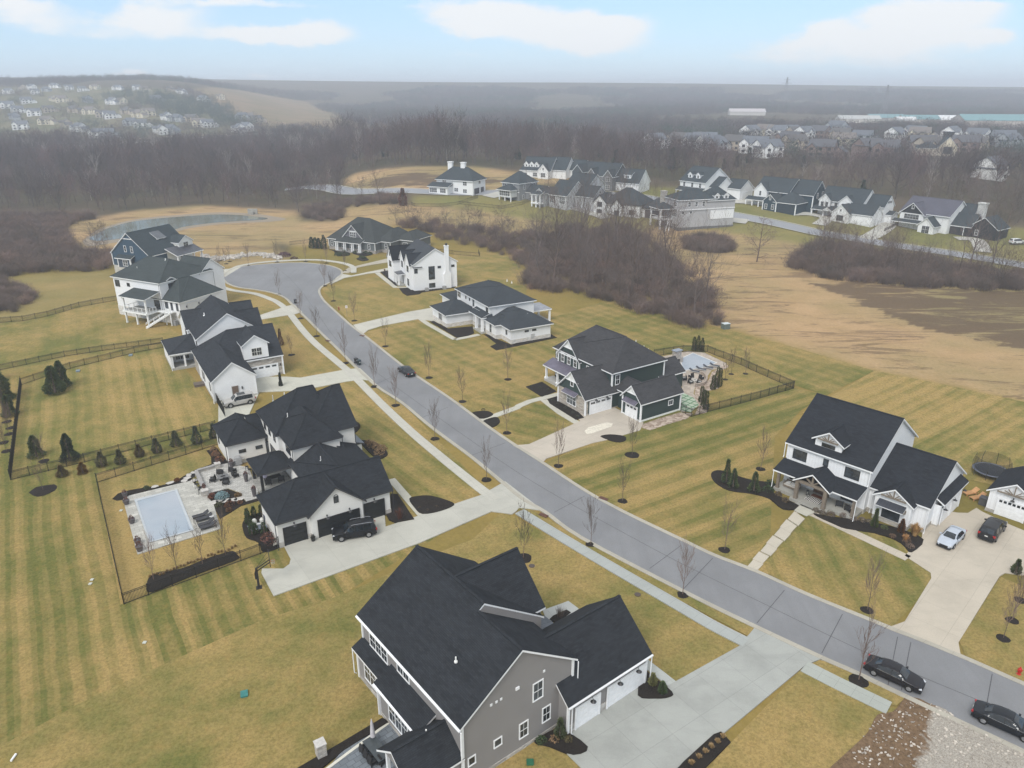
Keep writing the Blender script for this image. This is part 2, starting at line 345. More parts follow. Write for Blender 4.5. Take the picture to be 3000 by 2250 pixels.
def build_terrain():
    ys = [-90.0]
    while ys[-1] < 9000: ys.append(ys[-1]+max(1.25, ys[-1]*.0115))
    ys = np.array(ys); r = np.linspace(-1, 1, 421); r = r*(.86+.14*abs(r))
    Y, R = np.meshgrid(ys, r, indexing='ij'); X = R*(np.maximum(Y, 0)*1.0+130)
    Z = np.zeros_like(X); ny, nx = X.shape
    for j in range(ny):
        if ys[j] >= 150: Z[j] = [terr(float(x), float(ys[j])) for x in X[j]]
    colr = np.empty((ny, nx, 3)); colr[:] = C_FOREST; colr[(Y < 232) | ((Y < 278) & (X > -.3*Y) & (X < .1*Y))] = C_LAWN
    kind = np.zeros((ny, nx))
    reg = {k: [T(u, v) for u, v in P] for k, P in SITE.items()}
    for k, c in (('meadow_left', C_OLIVE), ('lawns', C_GREEN), ('field', C_TAN), ('field_weeds', (.33, .25, .15)), ('meadow', C_TAN), ('hill', C_TAN), ('hill_weeds', (.30,.23,.15)), ('slope', (.24, .185, .13)), ('estate', (.17, .16, .11))):
        m = inpoly(X, Y, reg[k]); colr[m] = c
        if k in ('field', 'field_weeds', 'meadow', 'hill', 'hill_weeds'): kind[m] = 2 if 'weeds' in k else 1
    for _ in range(2):   # grass kinds grade into each other over a metre or two
        p = np.pad(colr, ((1,1),(1,1),(0,0)), 'edge'); colr = (p[:-2,1:-1]+p[2:,1:-1]+p[1:-1,:-2]+p[1:-1,2:]+2*p[1:-1,1:-1])/6
    V = np.stack([X, Y, Z], -1).reshape(-1, 3); i = np.arange(ny*nx).reshape(ny, nx)
    F = np.stack([i[:-1,:-1], i[:-1,1:], i[1:,1:], i[1:,:-1]], -1).reshape(-1, 4)
    me = bpy.data.meshes.new('ground'); me.from_pydata(V.tolist(), [], F.tolist())
    ca = me.color_attributes.new('zone', 'FLOAT_COLOR', 'POINT'); a = np.ones((ny*nx, 4)); a[:, :3] = colr.reshape(-1, 3); a[:, 3] = kind.reshape(-1); ca.data.foreach_set('color', a.ravel())
    me.shade_smooth()
    t = NT('grass_ground'); at = t.N.new('ShaderNodeAttribute'); at.attribute_name = 'zone'; g = t.N.new('ShaderNodeNewGeometry').outputs['Position']; c = at.outputs['Color']
    n1 = t.noise(g, .02, 5, .6); n2 = t.noise(g, .12, 6, .68, .4); n3 = t.noise(g, 1.6, 4, .7); n4 = t.noise(t.map(g, (.035, .15, .1), radians(-14)), 1.0, 6, .75, 1.2)
    c2 = t.mix(t.rng(n1, .35, .65), t.mix(1.0, c, (.8, .86, .72), 'MULTIPLY'), t.mix(1.0, c, (1.12, 1.04, .96), 'MULTIPLY'))
    c2 = t.mix(t.rng(n2, .3, .72, 0, .55), c2, t.mix(1.0, c2, (.72, .74, .66), 'MULTIPLY'))
    al = at.outputs['Alpha']; w = t.math('MULTIPLY', t.rng(t.math('ADD', n4, t.math('MULTIPLY', t.math('SUBTRACT', al, 1), .13)), .51, .62), t.math('MINIMUM', t.math('MULTIPLY', al, .6), .85)); c2 = t.mix(w, c2, (.115, .08, .055))
    c2 = t.mix(t.rng(n3, .3, .75, 0, .45), c2, t.mix(1.0, c2, (.6, .6, .55), 'MULTIPLY')); t.bump(n3, .6, .12); me.materials.append(t.fin(c2, .95, .05))
    o = bpy.data.objects.new('ground', me); COL.objects.link(o); tag(o, kind='structure')
build_terrain()
LAY = [0.004]
def sheet(name, px, mat, z=None, world=False, thick=0, curve=0):
    P = [p if world else G(*p) for p in px]
    if curve: P = smooth_line(P, curve, closed=True)
    if z is None: LAY[0] += .004; z = LAY[0]
    mb = MB(); mb.poly(P, z, thick); o = mb.build(name, mat); return tag(o, kind='structure')
def dirang(a, b):
    p, q = G(*a), G(*b); return atan2(q.y-p.y, q.x-p.x)
def m_lawn(ang, width=1.6, green=.5, stripes=.4, seed=0.0, bright=1.0, cross=0, fringe=0):
    "mown dormant turf: tan and green patches, mower stripes along ang"
    t = NT('lawn_grass'); g = t.N.new('ShaderNodeNewGeometry').outputs['Position']; g0 = t.map(g, loc=(seed*13.7, seed*7.1, seed))
    tan = dark((.36, .258, .102), bright); grn = dark((.165, .165, .05), bright)
    n1 = t.noise(g0, .055, 5, .6, .3); n2 = t.noise(g0, .3, 5, .65); n3 = t.noise(g0, 3.4, 5, .85); n5 = t.noise(g0, .9, 4, .7)
    wob = t.math('MULTIPLY', t.math('SUBTRACT', t.noise(g0, .1, 2), .5), .8)
    def st(a, wd):
        s = t.sep(t.map(g, (1, 1, 1), -a))[1]; f = t.math('FRACT', t.math('DIVIDE', t.math('ADD', s, wob), wd*2)); tri = t.math('ABSOLUTE', t.math('SUBTRACT', f, .5)); return t.rng(tri, .2, .3), tri
    s, tri = st(ang, width)
    # each mower pass has its own shade
    px = t.sep(t.map(g, (1, 1, 1), -ang))[1]; cell = t.math('FLOOR', t.math('DIVIDE', t.math('ADD', px, wob), width)); wn = t.N.new('ShaderNodeTexWhiteNoise'); wn.noise_dimensions = '1D'; t.L.new(cell, wn.inputs['W'])
    s = t.math('ADD', t.math('MULTIPLY', s, .35), t.math('MULTIPLY', wn.outputs['Value'], .65))
    gf = t.math('ADD', t.math('MULTIPLY', t.math('SUBTRACT', n1, .5), 2.8), green); gf = t.math('ADD', gf, t.math('MULTIPLY', t.math('SUBTRACT', n2, .5), 1.7)); gf = t.math('ADD', gf, t.math('MULTIPLY', t.math('SUBTRACT', s, .5), stripes*2.0))
    if cross: gf = t.math('ADD', gf, t.math('MULTIPLY', t.math('SUBTRACT', st(ang+pi/2, width)[0], .5), cross))
    col = t.mix(t.rng(gf, 0, 1, sm=False), tan, grn); col = t.mix(t.math('MULTIPLY', s, min(1, stripes*.95)), col, t.mix(1.0, col, (.74, .76, .7), 'MULTIPLY'))
    col = t.mix(t.rng(n3, .36, .68, 0, .8), col, t.mix(1.0, col, (.5, .51, .46), 'MULTIPLY')); col = t.mix(t.rng(n5, .5, .8, 0, .35), col, (.33, .2, .07)); col = t.mix(t.rng(n5, .2, .42, .3, 0), col, t.mix(1.0, col, (1.2, 1.18, 1.2), 'MULTIPLY'))
    t.bump(n3, .5, .05); return t.fin(col, .95, .05)
def lawn(px, a, b, **k):
    return sheet('lawn', px, m_lawn(dirang(a, b), **k))
# lawns of the left row, far to near
lawn([(-250,985),(0,947),(100,925),(190,905),(345,868),(372,905),(480,950),(560,1000),(470,1003),(190,1068),(57,1100),(-250,1170)], (150,1060), (160,920), green=.5, stripes=.12, seed=1, width=2.2, bright=1.02)
lawn([(57,1112),(190,1070),(475,1004),(640,1190),(655,1225),(620,1240),(30,1400),(58,1112)], (315,1110), (340,1300), green=.5, stripes=.28, seed=2, width=1.15, bright=1.06)
lawn([(-300,1180),(50,1100),(58,1112),(30,1400),(640,1235),(645,1300),(283,1388),(353,1772),(820,1600),(860,1690),(1350,1530),(1000,1744),(769,1816),(588,1898),(271,2042),(0,2187),(-300,2330)], (250,1560), (330,1990), green=.62, stripes=.5, seed=3, width=1.0)
lawn([(-500,2440),(-300,2330),(0,2187),(271,2042),(588,1898),(769,1816),(1000,1744),(1230,1640),(1385,1580),(1470,1500),(1510,1515),(2185,1895),(1900,2110),(1720,2250),(1500,2600),(-500,2900)], (0,2187), (769,1816), green=.45, stripes=.08, seed=4, width=2.5)
lawn([(283,1388),(640,1298),(760,1262),(840,1500),(817,1604),(353,1772)], (300,1400), (355,1750), green=.3, stripes=.22, seed=5, width=1.3, bright=1.03)
lawn([(1360,1480),(1420,1430),(1040,1040),(1000,1100),(985,1250),(1130,1420),(1180,1560)], (1080,1300), (1330,1480), green=.45, stripes=.3, seed=6, width=1.2)
lawn([(850,930),(1035,1100),(870,1140),(760,1080),(750,920)], (850,930), (1035,1100), green=.28, stripes=.15, seed=7, width=1.2)
lawn([(650,850),(745,868),(800,880),(835,905),(740,930),(640,900)], (650,850), (745,868), green=.25, stripes=.1, seed=8, width=1.2)
# right side, far to near
lawn([(942,845),(1130,805),(1330,820),(1330,700),(1480,745),(1545,800),(1540,900),(1700,925),(1560,985),(1430,980),(1180,960),(1030,950)], (940,845), (1200,930), green=.33, stripes=.12, seed=9, width=1.8, bright=1.03)
lawn([(1048,978),(1240,935),(1480,1000),(1620,930),(1780,880),(2090,955),(2340,1022),(2561,1087),(2420,1160),(2330,1130),(2320,1135),(2030,1110),(1700,1210),(1560,1185),(1330,1180),(1200,1080)], (1100,980), (1330,1100), green=.42, stripes=.24, seed=10, width=1.5, cross=.16)
lawn([(1330,1180),(1590,1130),(1800,1290),(1530,1310),(1480,1290)], (1600,1290), (1420,1240), green=.55, stripes=.25, seed=11, width=1.3)
lawn([(1590,1360),(1880,1225),(2320,1135),(2420,1160),(2350,1200),(2270,1280),(2250,1700),(2000,1580),(1700,1435)], (1950,1440), (2250,1330), green=.58, stripes=.5, seed=12, width=1.6)
lawn([(2350,1210),(2561,1087),(2769,1128),(3000,1178),(3500,1290),(3500,1750),(2900,1420),(2600,1350)], (2600,1270), (2900,1120), green=.32, stripes=.38, seed=13, width=1.15, bright=1.05)
lawn([(2190,1650),(2345,1480),(2760,1640),(2730,1720),(2610,1840),(2400,1760)], (2450,1560), (2520,1680), green=.48, stripes=.3, seed=14, width=1.2)
lawn([(2930,1690),(3300,1850),(3300,2130),(2830,1925),(2810,1880)], (2900,1700), (2830,1850), green=.3, stripes=.15, seed=15, width=1.2)
lawn([(2345,1965),(2650,2090),(2520,2250),(2450,2500),(1900,2500),(2100,2220)], (2400,2000), (2300,2250), green=.5, stripes=.1, seed=16, width=1.6)
lawn([(1040,1108),(1110,1180),(1300,1360),(1465,1440),(1600,1520),(1800,1620),(2210,1832),(2210,1875),(1780,1650),(1520,1500),(1440,1450),(1290,1340),(1110,1180),(1015,1085),(905,990)], (1100,1170), (1440,1450), green=.5, stripes=.1, seed=17, width=1.0)
lawn([(2360,1955),(2400,1935),(2440,1945),(2660,2040),(2625,2070),(2550,2045)], (2400,1940), (2620,2060), green=.35, stripes=.1, seed=18, width=1.0)
lawn([(1830,1100),(2020,1060),(2130,1000),(2330,1110),(2330,1130),(2030,1215)], (2120,1140), (2320,1110), green=.45, stripes=.2, seed=19, width=1.3)
# pool terrace, patios, planting beds are laid later
# ---- street
RL = [(3300,2345),(3000,2200),(2710,2065),(2511,1970),(2409,1925),(2210,1832),(2000,1729),(1705,1574),(1601,1500),(1532,1460),(1466,1405),(1384,1338),(1316,1288),(1253,1240),(1181,1180),(1113,1136),(1060,1090),(1000,1030),(949,981),(904,936),(863,897),(836,872),(800,858),(745,848),(700,842),(668,830),(655,815)]
RR = [(655,815),(669,797),(705,783),(791,774),(881,771),(949,777),(985,786),(1000,798),(990,815),(960,830),(938,843),(933,858),(945,880),(965,900),(1000,932),(1027,956),(1077,994),(1167,1066),(1217,1103),(1316,1170),(1429,1254),(1511,1310),(1583,1356),(1705,1437),(1818,1500),(2000,1588),(2090,1631),(2217,1680),(2362,1746),(2601,1843),(2814,1929),(3000,2011),(3300,2140)]
def m_asphalt():
    t = NT('asphalt'); g = t.N.new('ShaderNodeNewGeometry').outputs['Position']; c = (.215, .218, .226); n = t.noise(g, .12, 5, .6); n2 = t.noise(g, 14, 3, .8); n3 = t.noise(t.map(g, (.6, .05, 1), -radians(38)), 1, 4, .6)
    col = t.mix(t.rng(n, .3, .7), dark(c, .88), dark(c, 1.1)); col = t.mix(t.rng(n3, .35, .7, 0, .45), col, dark(c, .82)); col = t.mix(t.rng(n2, .3, .75, 0, .5), col, dark(c, .7)); t.bump(n2, .2, .01); return t.fin(col, .8, .3)
Lw = smooth_line([G(*p) for p in RL], 4); Rw = smooth_line([G(*p) for p in RR], 4)
mb = MB(); mb.poly(Lw[:-1]+Rw[:-1], .10); road = mb.build('road', m_asphalt()); tag(road, kind='structure')
CONC = m_concrete((.50, .485, .42), 3.0, .2, .14); CURB = m_concrete((.47, .44, .37), 2.4, .65, .2)
mb = MB(); strip(mb, Lw, -.06, .5, .14, skirt=.14); strip(mb, Rw, -.06, .5, .14, skirt=.14); tag(mb.build('kerb', CURB), kind='structure')
# expansion joints and the centre seam, tar filled
JT = [((2217,1828),(2298,1731)),((2407,1916),(2468,1801)),((2601,2010),(2629,1868)),((2640,2025),(2668,1884)),((2891,2061),(2906,1977)),((1903,1668),(1995,1600)),((1623,1503),(1713,1455)),((1375,1338),(1481,1299)),((1226,1229),(1312,1195)),((1100,1128),(1180,1090)),((2003,1727),(2088,1637))]
mb = MB()
for a, b in JT:
    p, q = G(*a), G(*b); strip(mb, [p, q], -.035, .035, .108)
mid = smooth_line([G(*p) for p in [(3050,2130),(2640,1960),(2420,1860),(2250,1777),(2000,1655),(1840,1570),(1640,1460),(1500,1375),(1370,1285),(1250,1200),(1120,1105),(1000,1012),(930,920),(880,850),(830,800),(795,778)]], 4); strip(mb, mid, -.03, .03, .108)
tag(mb.build('road_joints', plain('tar_seal', (.075, .075, .08), .7)), kind='structure')
# ---- pavements (sidewalks)
def walk(px, w=1.5, z=.13, n=4, name='pavement', mat=None):
    mb = MB(); L = smooth_line([G(*p) for p in px], n); strip(mb, L, -w/2, w/2, z, skirt=z); return tag(mb.build(name, mat or m_concrete((.55, .535, .47), 1.5, dirang(px[0], px[-1]), .12)), kind='structure')
walk([(640,792),(632,806),(633,825),(643,838),(680,851),(746,861),(790,876),(815,888),(842,911),(886,967),(927,1010),(1000,1071),(1041,1107),(1113,1180),(1203,1265),(1294,1342),(1407,1433),(1452,1466)])
walk([(1522,1500),(1633,1568),(1769,1649),(2000,1783),(2090,1835),(2186,1884)], mat=m_concrete((.42, .44, .42), 1.5, dirang((1633,1568),(2000,1783)), .1))
walk([(2356,1954),(2452,2003),(2604,2077)], w=1.7, mat=m_concrete((.42, .44, .40), 1.5, dirang((2352,1952),(2610,2080)), .1))
walk([(640,792),(678,789),(705,779),(769,769),(859,763),(927,762),(985,768),(1020,776),(1035,785),(1036,800)], w=1.6)
# ---- driveways
def drive(px, col=(.55, .53, .46), a=None, joint=3.2, stain=.16, z=.12, name='driveway'):
    return sheet(name, px, m_concrete(col, joint, dirang(*a) if a else .2, stain), z, thick=z)
drive([(815,1510),(800,1602),(826,1590),(852,1640),(848,1655),(830,1668),(768,1668),(766,1680),(802,1748),(1230,1592),(1440,1500),(1500,1508),(1512,1500),(1520,1490),(1590,1497),(1480,1412),(1410,1452),(1130,1545),(1125,1480)], (.52, .51, .45), ((802,1748),(1230,1592)), 4)
drive([(2210,1842),(2165,1895),(1905,2040),(1866,1996),(1640,2150),(1650,2200),(1700,2250),(1790,2360),(2000,2250),(2330,1975),(2360,1950),(2411,1930)], (.42, .43, .40), ((2176,1893),(1900,2060)), 3.4, .22)
drive([(2595,1843),(2650,1823),(2728,1696),(2726,1680),(2650,1630),(2700,1580),(2705,1510),(2780,1500),(2805,1504),(2835,1505),(2860,1490),(2875,1500),(2960,1540),(3200,1640),(3100,1700),(2945,1680),(2928,1690),(2807,1885),(2815,1927)], (.56, .50, .41), ((2807,1885),(2928,1690)), 3.6)
drive([(1503,1307),(1550,1303),(1700,1235),(1640,1160),(1790,1190),(1885,1240),(1875,1262),(1780,1290),(1735,1300),(1600,1345),(1590,1357)], (.56, .50, .42), ((1550,1303),(1700,1235)), 3.4)
drive([(1035,953),(1110,935),(1195,915),(1270,902),(1290,950),(1258,940),(1225,936),(1120,955),(1078,968),(1062,982)], (.56, .54, .47), ((1110,935),(1230,905)), 3)
drive([(640,1110),(680,1090),(700,1100),(760,1105),(840,1105),(880,1108),(1018,1083),(1055,1080),(1095,1118),(1060,1113),(1015,1119),(880,1145),(760,1150),(730,1215),(700,1250),(660,1270),(640,1240)], (.57, .56, .48), ((880,1108),(1018,1083)), 3.4)
drive([(700,935),(760,925),(840,898),(862,893),(885,914),(870,920),(760,938),(700,950)], (.56, .54, .47), ((760,925),(840,898)), 3)
drive([(610,795),(672,790),(712,780),(660,812),(648,806),(610,808)], (.56, .54, .47))
drive([(1002,800),(1020,786),(1060,776),(1140,757),(1145,768),(1080,778),(1050,784),(1022,800)], (.48, .44, .36), ((1060,776),(1140,757)), 2)
drive([(965,835),(985,815),(1001,803),(1030,808),(1140,785),(1145,795),(1080,802),(1010,815)], (.55, .53, .46), ((1030,808),(1140,785)), 3)
# ================================================================== HOUSES
WHITE = (.80, .81, .82); OFFW = (.66, .65, .63); SH_DK = (.028, .031, .036); SH_MID = (.048, .053, .06); SH_GRN = (.055, .066, .068)
class House:
    def __init__(s, name, origin, ang, label, cat='house', group=None, trim=WHITE, z=0):
        p = origin if isinstance(origin, Vector) else G(*origin)
        s.root = empty(name, (p.x, p.y, z if not isinstance(origin, Vector) else p.z), radians(ang), label, cat, group); s.W = {}; s.trimc = trim
        s.tr = MB(); s.T = m_paint(trim)
    def mb(s, part, mat):
        k = (part, mat.name) if part != 'awning' else (part, len(s.W))
        if k not in s.W: s.W[k] = (part, mat, MB())
        return s.W[k][2]
    def walls(s, x0, x1, y0, y1, z0, z1, mat, part='wall', band=None):
        "four walls; band = (height, material) is a plinth proud of the wall"
        m = s.mb(part, mat); c = [(x0,y0),(x1,y0),(x1,y1),(x0,y1)]
        for i in range(4):
            a, b = c[i], c[(i+1) % 4]; m.face([(*a, z0), (*b, z0), (*b, z1), (*a, z1)])
        if band:
            g = s.mb('foundation', band[1]); e = .05; c = [(x0-e,y0-e),(x1+e,y0-e),(x1+e,y1+e),(x0-e,y1+e)]
            for i in range(4):
                a, b = c[i], c[(i+1) % 4]; g.face([(*a, z0), (*b, z0), (*b, z0+band[0]), (*a, z0+band[0])])
            g.face([(*p, z0+band[0]) for p in c])
    def corner(s, x, y, z0, z1, w=.14):
        s.tr.box(x-w/2-.02, x+w/2+.02, y-w/2-.02, y+w/2+.02, z0, z1)
    def plane(s, pts, mat, th=.16, fas=.2, part='roof'):
        "one roof slope with fascia and soffit"
        m = s.mb(part, mat); P = [Vector(p) for p in pts]; m.face([p+Vector((0,0,th)) for p in P])
        n = len(P)
        for i in range(n):
            a, b = P[i], P[(i+1) % n]; s.tr.face([a+Vector((0,0,th-fas)), b+Vector((0,0,th-fas)), b+Vector((0,0,th-.005)), a+Vector((0,0,th-.005))])
        s.tr.face([p+Vector((0,0,th-fas)) for p in P[::-1]])
    def gable(s, x0, x1, y0, y1, z0, zw, pitch, axis, wall, roof, oe=.4, orr=.32, walls=True, band=None, e0=True, e1=True, th=.16, part='wall', gwall=None):
        "gabled wing; axis = direction of the ridge"
        if walls: s.walls(x0, x1, y0, y1, z0, zw, wall, part, band)
        X = (lambda u, v, z: (u, v, z)) if axis == 'x' else (lambda u, v, z: (v, u, z))
        (u0, u1, v0, v1) = (x0, x1, y0, y1) if axis == 'x' else (y0, y1, x0, x1)
        c = (v0+v1)/2; h = (v1-v0)/2; zr = zw+pitch*h; ze = zw-pitch*oe; a, b = u0-(orr if e0 else 0), u1+(orr if e1 else 0)
        if wall:
            g = s.mb(part, gwall or wall)
            g.face([X(u0, v0, zw), X(u0, v1, zw), X(u0, c, zr)], flip=(axis == 'x')); g.face([X(u1, v0, zw), X(u1, v1, zw), X(u1, c, zr)], flip=(axis != 'x'))
        f = axis != 'x'
        q1 = [X(a, v0-oe, ze), X(b, v0-oe, ze), X(b, c, zr), X(a, c, zr)]; q2 = [X(b, v1+oe, ze), X(a, v1+oe, ze), X(a, c, zr), X(b, c, zr)]
        s.plane(q1[::-1] if f else q1, roof, th); s.plane(q2[::-1] if f else q2, roof, th)
        rc = s.mb('roof', roof); rc.bar(X(a, c, zr+th), X(b, c, zr+th), .28, .05)      # ridge cap
        return zr
    def hip(s, x0, x1, y0, y1, z0, zw, pitch, wall, roof, oe=.4, walls=True, band=None, ridge=None, gl=False, gr=False, th=.16, part='wall'):
        "hipped wing; gl / gr = gable at the low-x / high-x end (ridge along x) ; ridge = explicit ((x,y),(x,y),z)"
        if walls: s.walls(x0, x1, y0, y1, z0, zw, wall, part, band)
        ze = zw-pitch*oe; X0, X1, Y0, Y1 = x0-oe, x1+oe, y0-oe, y1+oe
        if ridge: (a, b, zr) = ridge
        elif gl or gr or (x1-x0) >= (y1-y0):
            h = (Y1-Y0)/2; zr = ze+pitch*h; cy = (Y0+Y1)/2; a = (X0 if gl else X0+h, cy); b = (X1 if gr else X1-h, cy)
        else:
            h = (X1-X0)/2; zr = ze+pitch*h; cx = (X0+X1)/2; a = (cx, Y0+h); b = (cx, Y1-h)
        A, B = (*a, zr), (*b, zr); c = [(X0,Y0,ze),(X1,Y0,ze),(X1,Y1,ze),(X0,Y1,ze)]
        if abs(a[0]-b[0]) >= abs(a[1]-b[1]):
            F = [[c[0], c[1], B, A], [c[2], c[3], A, B]]; 
            if not gl: F.append([c[3], c[0], A])
            if not gr: F.append([c[1], c[2], B])
            if gr and wall: s.mb(part, wall).face([(x1, y0, zw), (x1, y1, zw), (x1, a[1], zr)])
            if gl and wall: s.mb(part, wall).face([(x0, y1, zw), (x0, y0, zw), (x0, a[1], zr)])
        else: F = [[c[0], c[1], A], [c[1], c[2], B, A], [c[2], c[3], B], [c[3], c[0], A, B]]
        for f in F: s.plane(f, roof, th)
        r = s.mb('roof', roof)
        for p, q in [(A, B)]+([(A, c[0]), (A, c[3])] if not gl else [])+([(B, c[1]), (B, c[2])] if not gr else []):
            if Vector(p) != Vector(q): r.bar(Vector(p)+Vector((0,0,th)), Vector(q)+Vector((0,0,th)), .26, .05)
        return zr
    def on(s, face, pos, u, z, d=0):
        "local point on a wall plane, d metres proud of it"
        return {'-y': (u, pos-d, z), '+y': (-u, pos+d, z), '+x': (pos+d, u, z), '-x': (pos-d, -u, z)}[face]
    def frame_axes(s, face):
        return {'-y': (Vector((1,0,0)), Vector((0,-1,0))), '+y': (Vector((-1,0,0)), Vector((0,1,0))), '+x': (Vector((0,1,0)), Vector((1,0,0))), '-x': (Vector((0,-1,0)), Vector((-1,0,0)))}[face]
    def P(s, face, pos, c, z):
        return {'-y': Vector((c, pos, z)), '+y': Vector((c, pos, z)), '+x': Vector((pos, c, z)), '-x': Vector((pos, c, z))}[face]
    def win(s, face, pos, c, z, w=.9, h=1.5, n=1, fc=None, tr=.11, cross=True, shape=None):
        "window part (frame with muntins) with its pane; c = centre along the wall, z = sill"
        ax, nn = s.frame_axes(face); o = s.P(face, pos, c, z+h/2); m = MB(); fm = m_paint(fc or s.trimc); up = Vector((0,0,1)); d = .05
        def bar(u0, u1, v0, v1, dd=d): m.obox(o+ax*(u0+u1)/2+up*(v0+v1)/2+nn*dd/2, ax, nn, up, (u1-u0)/2, dd/2, (v1-v0)/2)
        W = w*n; bar(-W/2-tr, W/2+tr, h/2, h/2+tr); bar(-W/2-tr, W/2+tr, -h/2-tr, -h/2, d+.02)
        for k in range(n+1):
            u = -W/2+k*w; e = tr if k in (0, n) else tr*.8
            if k == 0: bar(u-e, u, -h/2, h/2)
            elif k == n: bar(u, u+e, -h/2, h/2)
            else: bar(u-e/2, u+e/2, -h/2, h/2)
        for k in range(n):
            if cross and h > .9: bar(-W/2+k*w, -W/2+(k+1)*w, -.03, .03, .035)
            if cross and w > .7: 
                u = -W/2+(k+.5)*w; bar(u-.015, u+.015, -h/2, h/2, .03)
        f = m.build('window', fm, s.root); g = MB(); g.obox(o+nn*.012, ax, nn, up, W/2, .012, h/2); g.build('pane', m_glass(), f); return f
    def door(s, face, pos, c, z=0, w=.95, h=2.1, col=(.2,.12,.07), fc=None, glass=False):
        ax, nn = s.frame_axes(face); up = Vector((0,0,1)); o = s.P(face, pos, c, z+h/2); m = MB(); m.obox(o+nn*.03, ax, nn, up, w/2, .03, h/2)
        for v in (-h*.25, h*.22): m.obox(o+up*v+nn*.065, ax, nn, up, w*.36, .006, h*.19)
        dd = m.build('door', m_glass() if glass else plain('door_paint', col, .5), s.root); k = MB()
        k.obox(o+up*(h/2+.05)+nn*.05, ax, nn, up, w/2+.1, .05, .05)
        for q in (-1, 1): k.obox(o+ax*q*(w/2+.05)+nn*.05, ax, nn, up, .05, .05, h/2)
        k.build('frame', m_paint(fc or s.trimc), dd); k = MB(); k.obox(o+ax*(w/2-.09)+nn*.1, ax, nn, up, .02, .04, .02); k.build('handle', m_paint((.05,.05,.05)), dd); return dd
    def garage(s, face, pos, c, z=0, w=4.9, h=2.3, col=(.78,.79,.8), lites=0, fc=None, rows=4, lens=1):
        ax, nn = s.frame_axes(face); up = Vector((0,0,1)); o = s.P(face, pos, c, z+h/2)+nn*.06; m = MB(); rh = h/rows
        for r in range(rows): m.obox(o+up*(-h/2+(r+.5)*rh)+nn*.02, ax, nn, up, w/2, .02, rh/2-.012)
        m.obox(o+nn*.005, ax, nn, up, w/2, .005, h/2)
        n = max(2, int(w/.6))
        for r in range(rows):
            for k in range(n): m.obox(o+ax*(-w/2+(k+.5)*w/n)+up*(-h/2+(r+.5)*rh)+nn*.043, ax, nn, up, w/n*.4, .004, rh*.32)
        d = m.build('garage_door', plain('garage_door_paint', col, .5, .4, 0, .05), s.root); k = MB(); k.obox(o+up*(h/2+.08)+nn*.05, ax, nn, up, w/2+.16, .05, .08)
        for q in (-1, 1): k.obox(o+ax*q*(w/2+.08)+nn*.05, ax, nn, up, .08, .05, h/2)
        k.build('frame', m_paint(fc or s.trimc), d)
        if lites:
            for k in range(lites):
                g = MB(); u = -w/2+(k+.5)*w/lites
                for q in range(lens): g.obox(o+ax*(u+(q-(lens-1)/2)*w/lites*.27)+up*(h/2-rh*.5)+nn*.055, ax, nn, up, w/lites*(.34 if lens == 1 else .11), .006, rh*.28)
                g.build('pane', m_glass(), d)
        return d
    def lamp(s, face, pos, c, z, arm=.45, goose=True):
        ax, nn = s.frame_axes(face); o = s.P(face, pos, c, z); m = MB(); m.obox(o+nn*.03, ax, nn, (0,0,1), .07, .03, .1)
        if goose:
            pts = [o+nn*.05, o+nn*arm*.4+Vector((0,0,.22)), o+nn*arm*.8+Vector((0,0,.18)), o+nn*arm+Vector((0,0,-.02))]; m.tube(pts, .022, 6); m.lathe(o+nn*arm, [(.04, 0), (.1, -.06), (.26, -.2), (.25, -.21), (.0, -.12)], 12)
        else: m.obox(o+nn*.12, ax, nn, (0,0,1), .08, .08, .2); m.obox(o+nn*.12+Vector((0,0,.23)), ax, nn, (0,0,1), .1, .1, .03)
        return m.build('wall_lamp', plain('lamp_metal', (.02, .02, .022), .4, .5), s.root)
    def spout(s, x, y, z0, z1, col=None):
        m = MB(); m.tube([(x, y, z1), (x, y, z0+.25), (x, y-.18, z0+.06)], .05, 6); return m.build('downpipe', m_paint(col or s.trimc), s.root)
    def vent(s, x, y, z, h=.55, col=(.75,.75,.72), r=.06):
        m = MB(); m.lathe((x, y, z-.2), [(r*2.4, .08), (r*2.4, .2), (r, .26), (r, h), (0, h)], 10); return m.build('vent_pipe', m_paint(col), s.root)
    def post(s, x, y, z0, z1, w=.3, mat=None, base=0, name='post'):
        m = MB(); m.box(x-w/2, x+w/2, y-w/2, y+w/2, z0, z1)
        m.box(x-w/2-.04, x+w/2+.04, y-w/2-.04, y+w/2+.04, z0, z0+.2); m.box(x-w/2-.04, x+w/2+.04, y-w/2-.04, y+w/2+.04, z1-.16, z1-.02)
        if base: m.box(x-w*.9, x+w*.9, y-w*.9, y+w*.9, z0, z0+base)
        return m.build(name, mat or s.T, s.root)
    def truss(s, face, pos, c, z, w, h, mat):
        "timber gable truss"
        ax, nn = s.frame_axes(face); o = s.P(face, pos, c, z)+nn*.06; m = MB(); up = Vector((0,0,1)); m.bar(o-ax*w/2, o+ax*w/2, .12, .16, up)
        m.bar(o, o+up*h, .12, .12)
        for q in (-1, 1): m.bar(o+ax*q*.05, o+ax*q*w*.2+up*h*.55, .1, .1); m.bar(o+ax*q*.05, o+ax*q*w*.3+up*h*.3, .09, .09)
        return m.build('gable_truss', mat, s.root)
    def slab(s, x0, x1, y0, y1, z0, z1, mat, part='porch_floor'): s.mb(part, mat).box(x0, x1, y0, y1, z0, z1)
    def done(s):
        for part, mat, m in s.W.values():
            if m.f: m.build(part, mat, s.root)
        if s.tr.f: s.tr.build('trim', s.T, s.root)
        return s.root
BLK = (.022, .022, .025)
